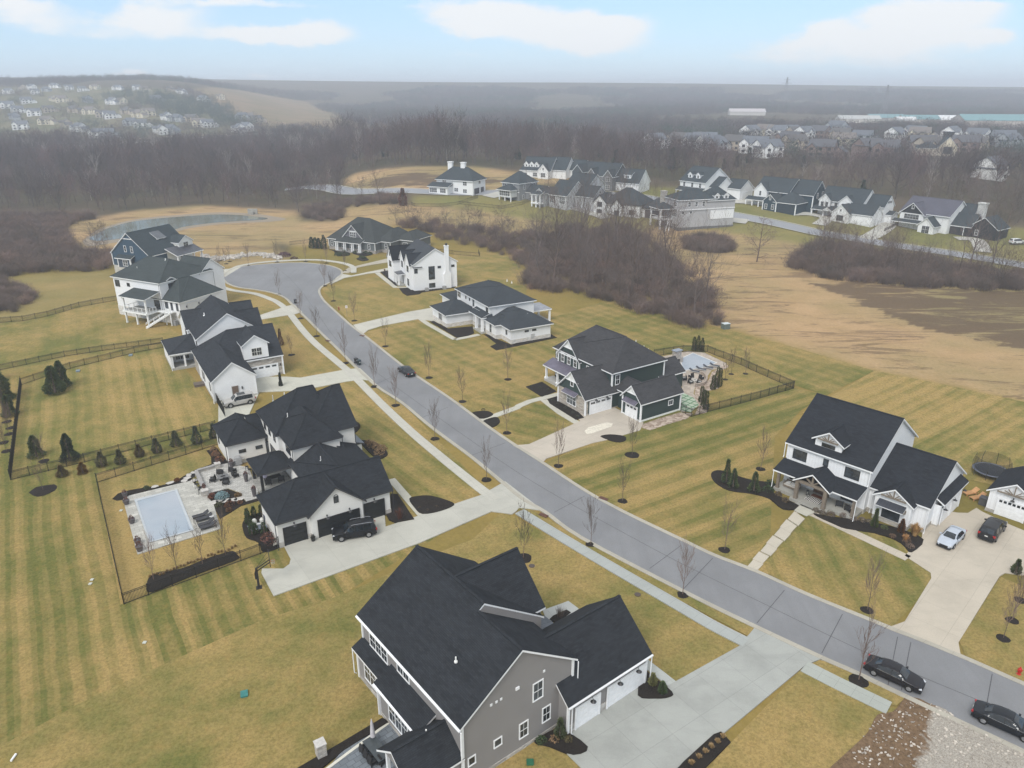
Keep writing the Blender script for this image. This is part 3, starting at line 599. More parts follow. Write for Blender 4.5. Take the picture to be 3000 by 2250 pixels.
# ---------------- grey house in the foreground
def grey_house():
    H = House('grey_house', (1630.7, 2128.4), 128.2, 'grey lap sided house with dark shingle roof in the foreground, seen from its gable end', 'house')
    S = m_siding((.262, .25, .245), .16); B = m_batten((.25, .24, .235), .3); R = m_shingle(SH_DK); ST = m_stone((.42, .41, .39)); fnd = (.35, ST)
    H.gable(0, 5.45, -1.55, 9.5, 0, 6.42, .705, 'x', S, R, .35, .3, band=fnd, e1=False)
    H.gable(5.45, 15.7, -2.8, 9.5, 0, 6.42, .705, 'x', S, R, .35, .3, band=fnd, e0=False)
    H.gable(6.2, 13.7, -3.4, 3.3, 0, 6.95, 1.02, 'y', B, R, .3, .3, e1=False, band=fnd)
    H.gable(-1.2, 6.6, -9.5, -.15, 0, 3.5, .88, 'y', B, R, .35, .35, band=(.9, ST), e1=True)
    H.walls(4.6, 10.3, 9.4, 10.95, 0, 3.45, B, band=fnd); H.plane([(10.6, 9.49, 4.3), (3.6, 9.49, 4.3), (3.6, 11.3, 3.3), (10.6, 11.3, 3.3)], R)
    H.walls(10.3, 15.4, 9.4, 10.35, 0, 3.1, S, band=fnd); H.plane([(15.8, 9.49, 3.75), (10.3, 9.49, 3.75), (10.3, 10.7, 3.1), (15.8, 10.7, 3.1)], R)
    H.gable(.2, 4.35, 9.4, 13.9, 0, 3.2, .78, 'y', S, R, .35, .35, walls=False, e0=False)
    H.walls(.2, 1.0, 9.5, 13.8, 0, 3.2, S); H.walls(3.9, 4.3, 9.5, 10.9, 0, 3.2, S)
    for x, y in ((.45, 13.65), (4.1, 13.65), (4.1, 11.5)): H.post(x, y, 0, 3.15, .25)
    MR = m_metal_roof((.09, .10, .115), .5); H.plane([(4.7, -5.9, 2.9), (8.6, -5.9, 2.9), (8.6, -1.6, 3.8), (4.7, -1.6, 3.8)], MR); H.post(8.3, -5.6, 0, 2.8, .2)
    for x, y, a, b in ((-.02, -1.57, 0, 6.4), (-.02, 9.52, 0, 6.4), (-1.2, -9.5, 0, 3.4), (-1.2, -.15, 0, 3.4), (15.7, 9.5, 0, 6.5), (15.4, 10.35, 0, 3), (10.3, 10.97, 0, 3.3)): H.corner(x, y, a, b, .16)
    for c, z, w, h, n, cr in ((2.15, 4.4, .9, 1.65, 1, 1), (1.2, 1.5, .72, 1.4, 1, 1), (3.6, 1.35, .75, 1.4, 1, 1), (6.2, 2.1, .62, .65, 1, 1), (8.7, 1.9, .55, .7, 1, 1)): H.win('-x', 0, c, z, w, h, n)
    H.win('+y', 9.5, 12.8, 3.98, 1.0, 1.4, 3); H.win('+y', 9.5, 8.55, 4.6, .9, .8, 2); H.win('+y', 10.35, 12.6, .9, 1.0, 1.9, 3); H.win('+y', 10.95, 7.2, .8, 1.0, 2.0, 3); H.win('+y', 10.95, 5.2, .8, .9, 2.0, 1)
    H.garage('-x', -1.2, -7.0, .02, 4.6, 2.3); H.garage('-x', -1.2, -2.3, .02, 2.6, 2.3)
    for c in (-7.9, -5.6, -2.4): H.lamp('-x', -1.2, c, 2.85, .6)
    for c, z in ((6.8, 6.5), (6.3, 6.5), (5.85, 6.5), (1.55, 6.75)):
        m = MB(); m.box(-.05, .01, c-.1, c+.1, z, z+.2); m.build('wall_vent', H.T, H.root)
    m = MB(); m.box(-.1, .01, 4.1, 4.45, 6.6, 6.85); m.build('wall_vent', H.T, H.root)
    H.vent(3.9, 7.3, 8.3, .6); H.vent(2.3, 11.2, 4.7, .6); H.spout(-.35, -1.9, 0, 6.1); H.spout(-.4, 9.85, 3.2, 6.1); H.spout(15.9, 10.6, 0, 3); H.spout(-1.55, -9.8, 0, 3.2); H.spout(-1.5, -.3, 0, 3.1); H.spout(10.2, 11.2, 0, 3.2)
    # eave gutters in white
    H.tr.box(-.3, 16.0, 9.86, 9.98, 6.12, 6.24); H.tr.box(-1.68, -1.57, -9.85, .2, 3.2, 3.32); H.tr.box(3.7, 10.6, 11.3, 11.41, 3.22, 3.34)
    H.slab(4.9, 8.3, -5.9, -3.3, 0, .25, m_concrete((.45, .46, .44))); H.done()
grey_house()
# ---------------- white pool house with black doors
def pool_house():
    c0 = (750+395*.18083, 1400+1135*.18083)
    H = House('white_brick_house', c0, 32.7, 'white brick house with three black garage doors beside the covered swimming pool', 'house', trim=(.05, .05, .055))
    WB = m_brick((.72, .71, .68), .4, .13, .03, .93); R = m_shingle((.026, .029, .034)); ST = m_stone((.5, .49, .47), .6, .22, .2); fb = (.7, ST)
    H.hip(0, 14.0, 0, 7.1, 0, 3.6, .77, WB, R, .38, gr=True, band=fb)
    H.gable(3.8, 10.2, -.5, 3.4, 0, 3.55, .82, 'y', WB, R, .45, .35, e1=False)
    H.hip(6.1, 12.5, 12.8, 22.0, 0, 6.2, .86, WB, R, .4)
    H.hip(5.6, 13.0, 17.9, 27.0, 0, 6.2, .84, WB, R, .4, ridge=((10.2, 22.3), (12.4, 22.3), 10.15))
    H.hip(9.0, 15.5, 15.0, 26.4, 0, 6.2, .69, WB, R, .4, gr=True)
    H.hip(5.8, 12.9, 4.5, 14.0, 0, 3.6, .56, WB, R, .35, ridge=((9.35, 5), (9.35, 14), 5.75))
    H.plane([(9.35, 4.5, 5.65), (15.3, 4.5, 3.3), (15.3, 9.8, 3.3), (9.35, 13.3, 5.65)][0:4], R); H.plane([(12.0, 9.0, 4.55), (15.3, 9.0, 3.3), (15.3, 14.6, 3.3), (12.0, 14.6, 4.55)], R, .14)
    H.post(15.0, 9.2, 0, 3.2, .3, WB); H.post(15.0, 13.9, 0, 3.2, .3, WB); H.walls(12.6, 14.4, 7.1, 14.9, 0, 3.3, WB)
    H.hip(0, 5.2, 23.9, 31.3, 0, 3.6, .82, WB, R, .38); H.gable(3.6, 6.2, 25.0, 30.0, 0, 3.6, .75, 'x', WB, R, .2, 0)
    # covered terrace
    H.hip(1.55, 6.0, 13.4, 18.3, 0, 3.15, .55, WB, R, .32, walls=False); bk = plain('dark_post', (.02, .02, .022), .5)
    for x, y in ((1.85, 13.7), (1.85, 18.0)): H.post(x, y, 0, 3.1, .34, bk)
    H.tr.box(1.7, 6, 13.5, 13.75, 2.8, 3.1); H.tr.box(1.7, 1.95, 13.5, 18.2, 2.8, 3.1)
    H.slab(1.4, 6.0, 7.2, 18.6, 0, .25, m_paver((.34, .335, .31), .9, .6, 0))
    for cc, w in ((1.9, 2.45), (7.1, 4.95), (11.85, 2.4)): H.garage('-y', -.5 if cc == 7.1 else 0, cc, .02, w, 2.35, (.016, .018, .02), fc=(.016, .016, .018))
    for cc, y in ((1.9, 0), (5.7, -.5), (8.5, -.5), (11.9, 0)): H.lamp('-y', y, cc, 2.75, .35)
    H.win('-y', -.5, 7.0, 4.15, .5, .75, 1, BLK, .05, False)
    m = MB(); m.tube([Vector((7.0+.25*cos(a), -.53, 4.9+.25*sin(a))) for a in [pi*k/8 for k in range(9)]], .04, 5); m.build('window_arch', m_paint(BLK), H.root)
    for cc in (1.9, 4.25): H.win('-y', 23.9, cc, 1.7, .9, .42, 1, BLK, .05, False)
    H.door('-y', 23.9, 5.9, 0, 1.2, 2.4, (.03, .03, .03), BLK, True)
    for cc in (19.8, 22.2, 24.5): H.win('-x', 5.6, cc, 4.2, .95, 1.3, 1, BLK, .06)
    H.win('-x', 6.1, 15.1, 4.2, 1.0, 1.4, 2, BLK, .06); H.win('-x', 5.6, 21.0, .4, 1.1, 2.2, 3, BLK, .06); H.win('-x', 0, 30, 1.2, .7, 1.0, 1, BLK, .05)
    H.win('+x', 15.5, 18, 4.2, .9, 1.4, 2, BLK, .06); H.win('+x', 15.5, 18, .9, .9, 1.6, 2, BLK, .06); H.win('+x', 15.5, 23.5, 4.2, .9, 1.4, 2, BLK, .06)
    MR = m_metal_roof((.10, .105, .115), .4); H.walls(15.4, 16.6, 15.6, 18.4, 0, 2.6, WB); H.plane([(15.4, 15.3, 3.1), (16.9, 15.3, 2.6), (16.9, 18.7, 2.6), (15.4, 18.7, 3.1)], MR); H.win('+x', 16.6, 17, .8, .8, 1.5, 2, BLK, .06)
    for x, y, a, b in ((-.35, -.35, 0, 3.3), (14.3, -.3, 0, 3.4), (-.3, 23.6, 0, 3.4), (5.9, 12.5, 3.6, 6.0), (12.8, 12.5, 4.5, 6), (15.4, 14.7, 3.3, 6)): H.spout(x, y, a, b, (.03, .03, .035))
    for x, y, z, h, cl in ((7.4, 25.3, 7.9, 1.1, (.5,.5,.5)), (8.9, 24.6, 8.6, .7, (.8,.8,.8)), (7.6, 19.2, 7.6, .8, (.8,.8,.8)), (8.4, 8.6, 5.3, .8, (.55,.55,.55))): H.vent(x, y, z, h, cl)
    H.done()
pool_house()
# ---------------- white farmhouse with the stone fronted garage
def stone_garage_house():
    H = House('white_farmhouse', (450+1480*.20492, 850+1500*.20492), 31, 'white farmhouse with stone fronted garage, a silver SUV parked beside its side door', 'house')
    S = m_siding((.80, .81, .82), .2); R = m_shingle((.034, .038, .045)); ST = m_stone((.40, .38, .35), .6, .16, .4); CF = m_concrete((.5, .49, .45)); fb = (.35, CF)
    H.gable(-6.95, .05, 0, 14, 0, 3.95, .78, 'y', S, R, .3, .3, band=fb, e1=False)
    H.hip(-6.9, 6.8, 8.0, 19.2, 0, 3.9, .78, ST, R, .3, gr=True, ridge=None)
    H.gable(-5.9, 5.9, 18.8, 34.0, 0, 5.95, .69, 'y', S, R, .3, .3, band=fb)
    H.gable(-6.4, -1, 26.6, 36.2, 0, 5.8, .52, 'x', S, R, .3, .3, e1=False)
    H.gable(2, 7.0, 23.2, 28.4, 0, 5.75, 1.0, 'x', S, R, .3, .3, e0=False); H.gable(3, 7.2, 31.2, 34.6, 0, 6.7, .9, 'x', S, R, .3, .3, e0=False)
    H.gable(.1, 4.5, 7.9, 14.5, 3.5, 6.75, .72, 'y', S, R, .3, .3, e1=False)
    H.hip(-10.8, -1.5, 20.5, 30.3, 2.8, 3.2, .4, S, R, .3, walls=False)
    # screened porch on the left
    H.slab(-10.9, -6, 20.4, 30.2, 0, .45, CF); H.mb('wall', S).box(-10.85, -10.55, 20.6, 30.1, .45, 3.1); H.tr.box(-10.9, -6.0, 20.45, 20.75, 2.75, 3.15)
    for x in (-10.6, -8.4): H.post(x, 20.6, .45, 3.0, .3)
    H.walls(-6.6, -5.8, 20.0, 30, 0, 3.2, S); H.win('-y', 24.0, -8.4, .9, .8, 1.8, 3, (.8,.8,.8)); H.mb('wall', S).box(-10.5, -6.5, 24.0, 24.2, .45, 3.1)
    H.garage('-y', 8.0, 3.45, .02, 4.7, 2.25, (.78,.79,.8), 4); H.win('-y', 7.9, 2.45, 4.55, .85, 1.35, 2, (.75,.75,.72))
    H.door('-y', 0, -3.45, .35, .9, 2.0, (.17, .12, .09), (.25, .22, .19)); H.lamp('-y', 0, -2.3, 1.9, .3, False); H.lamp('-y', 8.0, 6.35, 2.0, .3, False)
    for c in (1.6, 3.2, 8.5, 10.0): H.win('-x', -6.95, c, 1.2, .55, 1.5, 1, BLK, .05)
    H.win('-x', -5.9, 20.1, 4.0, .6, 1.2, 2, BLK, .05); H.win('-x', -6.4, 29, 3.9, .8, 1.3, 2, BLK, .05); H.win('+x', 7.0, 25.8, 3.9, .9, 1.4, 2, BLK, .06); H.win('+x', 6.8, 13, 1, .8, 1.3, 2, BLK, .06); H.win('+x', 6.8, 16.4, 1, .8, 1.3, 2, BLK, .06)
    for x, y, a, b in ((-7.2, -.2, 0, 3.6), (6.9, 7.7, 0, 3.6), (-10.9, 20.3, 0, 2.9)): H.spout(x, y, a, b)
    H.corner(6.82, 7.98, 0, 3.8, .2); H.corner(-6.97, -.02, .3, 3.8); H.corner(.05, -.02, .3, 3.8)
    H.vent(-2.9, 26.5, 8.2, .7, (.85,.85,.85), .1); H.vent(-5.2, 7.0, 5.1, .35, (.5,.6,.15)); H.done()
stone_garage_house()
# ---------------- white walk-out house with raised deck
def deck_house():
    H = House('white_deck_house', (100+1405*.27125, 700+895*.27125), -26, 'white three storey house with a roofed upper deck and outside stair at its back', 'house', trim=(.78, .79, .78))
    S = m_brick((.76, .77, .78), .4, .13, .03, .93); R = m_shingle(SH_GRN, .22); ST = m_stone((.6, .6, .58), .7, .25, .1); fb = (2.2, ST)
    H.hip(-14.6, .75, -.15, 14.8, 0, 9.2, .45, S, R, .4, ridge=((-11, 7.5), (-4.2, 7.5), 12.6), band=fb)
    H.gable(-8, .7, 11.5, 18.6, 0, 8.9, .78, 'x', S, R, .35, .3, e0=False)
    H.hip(-3, 6.05, 0.1, 12.2, 0, 5.5, .8, S, R, .4, band=(1.9, ST)); H.gable(-2.2, .72, 1.2, 4.6, 6, 9.0, .5, 'x', S, R, .25, .3, e0=False)
    dz = 3.0; D = plain('deck_boards', (.3, .3, .29), .7); H.slab(-7.4, .2, -4.3, -.16, dz-.25, dz, D, 'deck'); H.tr.box(-7.5, .3, -4.4, -4.3, dz-.35, dz+.02); H.tr.box(.2, .3, -4.4, -.2, dz-.35, dz+.02)
    H.plane([(-7.9, -4.6, 6.1), (.5, -4.6, 6.1), (.5, -.16, 7.05), (-7.9, -.16, 7.05)], R)
    for x, y in ((-7.1, -4.0), (-3.6, -4.0), (.0, -4.0)): H.post(x, y, 0, dz-.3, .3); 
    for x in (-7.1, .0): H.post(x, -4.0, dz, 6.05, .32)
    m = MB()
    for (a, b) in (((-7.1, -4.1), (0, -4.1)), ((-7.2, -4.1), (-7.2, -.2)), ((.1, -4.1), (.1, -1.6))):
        for z in (dz+.12, dz+1.0): m.bar((*a, z), (*b, z), .07, .07)
        n = 5 if abs(a[0]-b[0]) > 1 else 3
        for k in range(n+1):
            t = k/n; x, y = a[0]+(b[0]-a[0])*t, a[1]+(b[1]-a[1])*t; m.box(x-.05, x+.05, y-.05, y+.05, dz, dz+1.02)
    m.build('railing', H.T, H.root)
    m = MB(); p0 = Vector((4.0, -.9, dz)); p1 = Vector((.3, -5.1, .0)); d = p1-p0; side = Vector((-d.y, d.x, 0)).normalized(); n = 14
    for q in (-.55, .55): m.bar(p0+side*q, p1+side*q, .08, .3); m.bar(p0+side*q+Vector((0,0,.95)), p1+side*q+Vector((0,0,.95)), .07, .08)
    for k in range(n):
        c = p0+d*(k+.5)/n; m.obox(c, side, d.normalized().cross(side).cross(side), (0,0,1), .55, .16, .03)
        if k % 3 == 0:
            for q in (-.55, .55): m.bar(c+side*q, c+side*q+Vector((0,0,.95)), .06, .06)
    m.box(.2, 4.4, -1.6, -.16, dz-.2, dz); m.bar((4.2, -1.4, 0), (4.2, -1.4, dz), .2, .2); m.bar((2.6, -1.4, 0), (2.6, -1.4, dz), .2, .2); m.build('stair', H.T, H.root)
    for c in (-13.3,): H.win('-y', -.15, c, 6.9, .75, 1.5, 2, (.05,.05,.06), .05)
    H.win('-y', -.15, -9.6, 7.3, .9, .75, 1, (.05,.05,.06), .05); H.win('-y', -.15, -12.6, 4.2, .8, .6, 1, (.05,.05,.06), .05)
    for c in (-6.7, -5.6, -4.5, -3.4): H.win('-y', -.15, c, 5.3, .7, .4, 1, (.05,.05,.06), .04)
    H.door('-y', -.15, -1.0, dz, 1.5, 2.2, (.03,.03,.03), BLK, True); H.win('-y', .1, 1.7, 3.4, .9, 1.6, 1, (.05,.05,.06), .05)
    for c in (3.3, 5.0): H.win('-y', .1, c, 3.2, .6, 1.7, 1, (.05,.05,.06), .05)
    H.win('+x', .75, 3.0, 6.9, .8, 1.6, 2, (.05,.05,.06), .05); H.garage('+x', 6.05, 3.4, 2.2, 2.7, 2.2, (.62,.63,.63), fc=(.62,.62,.6)); H.garage('+x', 6.05, 7.8, 2.2, 4.6, 2.2, (.62,.63,.63), fc=(.62,.62,.6))
    for c in (1.7, 5.2): H.lamp('+x', 6.05, c, 3.9, .3, False)
    for x, y, a, b in ((.85, -.5, 0, 8.9), (6.4, -.2, 0, 5.2), (1.3, 14.9, 0, 8.8)): H.spout(x, y, a, b, (.12, .12, .13))
    m = MB(); m.box(4.0, 5.0, -1.1, -.3, 0, 1.1); m.box(4.05, 4.95, -1.05, -.35, 1.1, 1.15); m.build('air_conditioner', plain('grey_metal', (.25, .25, .25), .5), H.root)
    H.vent(-10, 3.2, 10.7, .7); H.vent(-4.6, 6.9, 12.4, .7, (.85,.85,.85), .1); H.done()
deck_house()
# ---------------- blue house by the pond
def blue_house():
    H = House('blue_house', (310+205*.15371, 640+1045*.15371), -22, 'dark blue gabled house with white front dormer nearest the pond', 'house')
    S = m_siding((.04, .075, .115), .2); B = m_batten((.74, .74, .7), .3); R = m_shingle((.045, .058, .066), .2); ST = m_stone((.5, .5, .47), .7, .25, .12)
    H.gable(-.3, 14.0, 0, 15.3, 0, 6.1, .82, 'y', S, R, .3, .35, band=(2.5, ST))
    H.gable(10.5, 14.7, 10.4, 15.7, 6.0, 8.0, .65, 'x', B, R, .3, .3, e0=False)
    H.walls(7.2, 10.4, 6.9, 9.9, 8.3, 9.5, m_paint(WHITE)); H.plane([(7.0, 6.7, 11.7), (10.7, 6.7, 9.45), (10.7, 10.1, 9.45), (7.0, 10.1, 11.7)], m_metal_roof((.10, .11, .125), .45), .1, .12)
    H.plane([(13.8, 5.8, 7.0), (18.2, 5.8, 5.2), (18.2, 16.0, 5.2), (13.8, 16.0, 7.0)], m_metal_roof((.07, .075, .09), .45), .1, .25); H.slab(13.9, 18.0, 6.0, 15.9, 0, 2.35, ST)
    for y in (6.4, 9.4, 12.6, 15.6): H.post(17.7, y, 2.35, 5.15, .3)
    H.walls(14.0, 14.2, 6.2, 15.5, 2.35, 6.2, B); H.win('+x', 14.2, 11.6, 2.6, .75, 1.9, 2, (.7,.7,.66)); H.win('+x', 14.7, 13.0, 6.6, .8, 1.2, 2, (.7,.7,.66)); H.win('+x', 10.4, 8.4, 8.75, .85, .55, 2)
    H.win('-y', 0, 5.25, 6.7, .7, 1.6, 1); H.win('-y', 0, 7.7, 6.6, .7, 1.6, 1); H.walls(3.0, 7.6, -1.2, .05, 0, 5.0, m_siding((.05, .07, .1), .2), band=(2.4, ST))
    H.plane([(2.3, -1.7, 4.9), (8.4, -1.7, 4.9), (8.4, -.02, 5.7), (2.3, -.02, 5.7)], R); H.post(8.0, -1.4, 2.4, 4.9, .3); H.slab(7.6, 8.4, -1.6, 0, 0, 2.4, ST); H.win('-y', -1.2, 5.7, 2.9, .8, 1.6, 2)
    for x, y in ((-.3, 0), (14, 0), (3, -1.2), (7.6, -1.2)): H.corner(x, y, 2.5, 6.0 if y == 0 else 4.9, .18)
    H.mb('gable_bracket', H.T).bar((5.2, -.12, 10.4), (8.5, -.12, 10.4), .1, .2); H.done()
blue_house()
# ---------------- grey ranch house on the bulb
def ranch_house():
    q = (940+835*.18987, 620+655*.18987); H = House('ranch_house', q, -27, 'low grey ranch house with hipped shingle roof and white porch columns by the turning circle', 'house')
    S = m_siding((.125, .14, .145), .2); R = m_shingle((.052, .058, .058), .2); ST = m_stone((.36, .34, .32), .6, .22, .25); fb = (1.0, ST)
    H.hip(-18.6, .2, 0, 17.5, 0, 3.8, .66, S, R, .5, ridge=((-13.0, 9), (-8.0, 9), 9.4), band=fb)
    H.hip(-1, 3.9, 3.2, 16.5, 0, 3.8, .6, S, R, .5, band=fb, ridge=((.5, 9.5), (.5, 13), 6.6)); H.hip(2.5, 9.0, 8.5, 19.0, 0, 3.8, .62, S, R, .5, band=fb)
    H.gable(-13.4, -5.0, 1.0, 9.5, 3.2, 4.1, 1.0, 'y', m_siding((.13, .13, .15), .3), R, .35, .5, e1=False)
    H.plane([(-14.6, -2.2, 3.1), (-4.0, -2.2, 3.1), (-4.0, 1.6, 4.5), (-14.6, 1.6, 4.5)], R); H.slab(-14.4, -4.2, -2.0, .2, 0, .4, m_concrete((.4, .39, .37)))
    for x in (-14.2, -13.5, -11.0, -10.3, -7.8, -7.1, -4.9, -4.3): H.post(x, -1.8, .4, 3.1, .32)
    H.win('-y', 1.0, -9.2, 4.6, .75, 1.5, 3); H.win('-y', 0, -17.3, 1.4, .8, 1.5, 1); H.win('-y', 0, -15.3, 1.4, .8, 1.5, 1)
    for c in (-12.4, -9.2, -6.2): H.win('-y', 0, c, .9, .8, 1.7, 2)
    H.win('-y', 0, -2.2, 1.4, .75, 1.5, 1); H.win('-y', 3.2, 2.2, 1.3, .8, 1.6, 1); H.win('-y', 8.5, 6, 1.3, .8, 1.4, 2); H.corner(.2, 0, 1, 3.7); H.corner(3.9, 3.2, 1, 3.7); H.corner(-18.6, 0, 1, 3.7); H.corner(9, 8.5, 1, 3.7)
    H.tr.box(-10.9, -7.5, .93, 1.0, 6.3, 6.5); H.done()
ranch_house()
# ---------------- white gabled house with chimney
def chimney_house():
    H = House('white_chimney_house', (940+1535*.18987, 620+1222*.18987), 24.4, 'tall white house with three steep front gables and white end chimney', 'house')
    S = m_brick((.78, .79, .80), .4, .13, .02, .95); R = m_shingle((.03, .034, .042), .22); RL = m_shingle((.06, .066, .074), .2)
    H.gable(-1.6, 10.4, 0, 14.6, 0, 7.05, .62, 'y', S, RL, .3, .3)
    for y0, y1, x0, zr in ((1.3, 5.9, -2.1, 6.6), (6.6, 10.6, -2.1, 6.9), (11.6, 17.2, -3.8, 6.2)): H.gable(x0, 3, y0, y1, 0, zr, 1.15, 'x', S, R, .25, .25, e0=True, e1=False)
    H.gable(-3.8, 6, 11.6, 17.2, 0, 6.2, 1.15, 'x', None, R, .25, .25, walls=False, e1=False)
    m = MB(); m.box(6.5, 8.5, -.75, .1, 0, 3.9); m.face([(6.5,-.75,3.9),(8.5,-.75,3.9),(8.0,-.75,4.8),(7.0,-.75,4.8)]); m.face([(8.5,-.75,3.9),(8.5,.1,3.9),(8.0,.1,4.8),(8.0,-.75,4.8)]); m.face([(6.5,.1,3.9),(6.5,-.75,3.9),(7.0,-.75,4.8),(7.0,.1,4.8)])
    m.box(7.0, 8.0, -.75, .1, 4.8, 11.3); m.box(6.9, 8.1, -.85, .2, 11.3, 11.5); ch = m.build('chimney', S, H.root); m = MB(); m.lathe((7.5, -.3, 11.5), [(.3, 0), (.3, .35), (.42, .4), (0, .62)], 10); m.build('chimney_cap', plain('cap_metal', (.03,.03,.03)), ch)
    for a, z, w, h in ((3.35, 4.5, 1.6, 1.7), (3.35, 2.8, 1.6, 1.55), (3.35, .6, 1.6, 1.1), (5.5, 5.6, .8, .5), (9.3, 5.6, .8, .5), (-.95, 4.8, .8, 1.35)): H.win('-y', 0, a, z, w, h, 1, (.03,.03,.033), .06, False)
    for c, z, h, n, p in ((3.6, 4.6, 1.5, 2, -2.1), (3.6, .9, 1.7, 2, -2.1), (8.6, 4.9, 1.5, 2, -2.1), (14.4, 4.0, 1.5, 3, -3.8), (14.4, 7.0, 1.0, 1, -3.8)): H.win('-x', p, c, z, .7, h, n, (.03,.03,.033), .06)
    H.slab(-3.9, -2.1, 6.6, 9.6, 0, .5, m_concrete((.5, .5, .47))); H.plane([(-4.2, 6.3, 3.2), (-2.0, 6.3, 3.2), (-2.0, 9.9, 3.5), (-4.2, 9.9, 3.2)], m_metal_roof((.08, .085, .1), .4)); H.post(-3.8, 6.7, .5, 3.2, .3); H.post(-3.8, 9.5, .5, 3.2, .3); H.door('-x', -2.1, 8.1, .5, 1, 2.2, (.03,.03,.03))
    H.plane([(-1.8, -.3, 6.1), (.8, -.3, 6.1), (.8, .3, 6.5), (-1.8, .3, 6.5)], R, .1, .1)
    for x in (1.0, 5.9):
        m = MB(); m.box(x, x+.9, -1.5, -.7, 0, .9); m.lathe((x+.45, -1.1, .9), [(.35, 0), (.35, .04), (0, .05)], 10); m.build('air_conditioner', plain('grey_metal', (.3, .3, .3), .5), H.root)
    H.done()
chimney_house()
# ---------------- white prairie style house
def hip_house():
    H = House('white_hip_house', (1240+1350*.18987, 780+1212*.18987), 27.8, 'white house of low hipped roofs with tall square entry posts, dark mulch beds round it', 'house')
    S = m_siding((.79, .80, .81), .22); R = m_shingle((.045, .052, .06), .18); ST = m_stone((.62, .61, .58), .6, .2, .12); fb = (.95, ST)
    H.hip(.2, 9.7, .2, 13, 0, 3.35, .45, S, R, .5, band=fb); H.hip(-1.2, 4, 4.6, 9.5, 0, 3.3, .45, S, R, .45, band=fb)
    H.hip(-.3, 10.7, 9.3, 26.6, 0, 6.1, .43, S, R, .5, band=fb); H.hip(-7.2, .5, 17.1, 25.2, 0, 3.1, .5, S, R, .5, band=fb); H.hip(-1.3, 6, 27, 33.5, 0, 3.2, .4, S, R, .45, band=fb)
    H.plane([(-2.3, 15.9, 3.45), (-2.3, 9.3, 3.45), (.3, 9.3, 4.5), (.3, 15.9, 4.5)], R); H.plane([(-2.3, 9.3, 3.45), (.4, 9.0, 3.45), (.3, 9.4, 4.4), (.3, 9.3, 4.5)], R)
    H.walls(-1.0, .5, 13.0, 16.5, 0, 4.2, S, band=fb); H.slab(-2.3, .2, 9.3, 13.6, 0, .5, m_concrete((.5, .49, .45)))
    for x, y in ((-1.9, 9.7), (-1.9, 12.6)): H.post(x, y, .5, 3.45, .5, H.T)
    H.plane([(10.5, 10.6, 2.95), (16.2, 10.6, 2.9), (16.2, 16.4, 2.95), (10.5, 16.4, 3.0)], m_metal_roof((.34, .35, .38), .5), .1, .3); H.post(15.8, 11.0, 0, 2.8, .4); H.post(15.8, 16.0, 0, 2.8, .4); H.slab(10.7, 16, 10.8, 16.2, 0, .2, m_concrete((.42, .41, .38)))
    H.win('-x', -.3, 25.4, 4.3, .8, 1.4, 2, (.5,.5,.48)); H.win('-x', -.3, 21.6, 4.8, .45, .6, 1, BLK, .04); H.win('-x', -.3, 19.6, 4.8, .45, .6, 1, BLK, .04); H.win('-x', -.3, 17.5, 4.0, .8, 1.7, 1, (.4,.4,.4)); H.win('-x', -.3, 10.5, 4.2, 1.1, 1.4, 1, (.5,.5,.48), .08, False)
    H.win('-x', -7.2, 20.6, 1.1, .55, 1.4, 3, (.4,.4,.4)); H.win('-x', -1.2, 7.0, .9, .8, 1.9, 1, (.5,.5,.48)); H.win('-x', .2, 2.3, 1.6, .6, .9, 1, BLK, .05, False); H.win('-x', .2, 11.5, .6, .9, 2.2, 2, BLK, .05)
    for c in (3.9, 5.7): H.win('-y', .2, c, 2.2, .9, .35, 1, BLK, .04, False)
    m = MB(); m.box(4.9, 5.7, .05, .2, .7, 1.6); m.build('meter_box', plain('grey_metal', (.45,.45,.45)), H.root); H.vent(8.5, 18, 8.7, .6, WHITE); H.vent(9.2, 17, 8.4, .6, WHITE); H.vent(6.0, 3.6, 4.8, .5, WHITE); H.done()
hip_house()
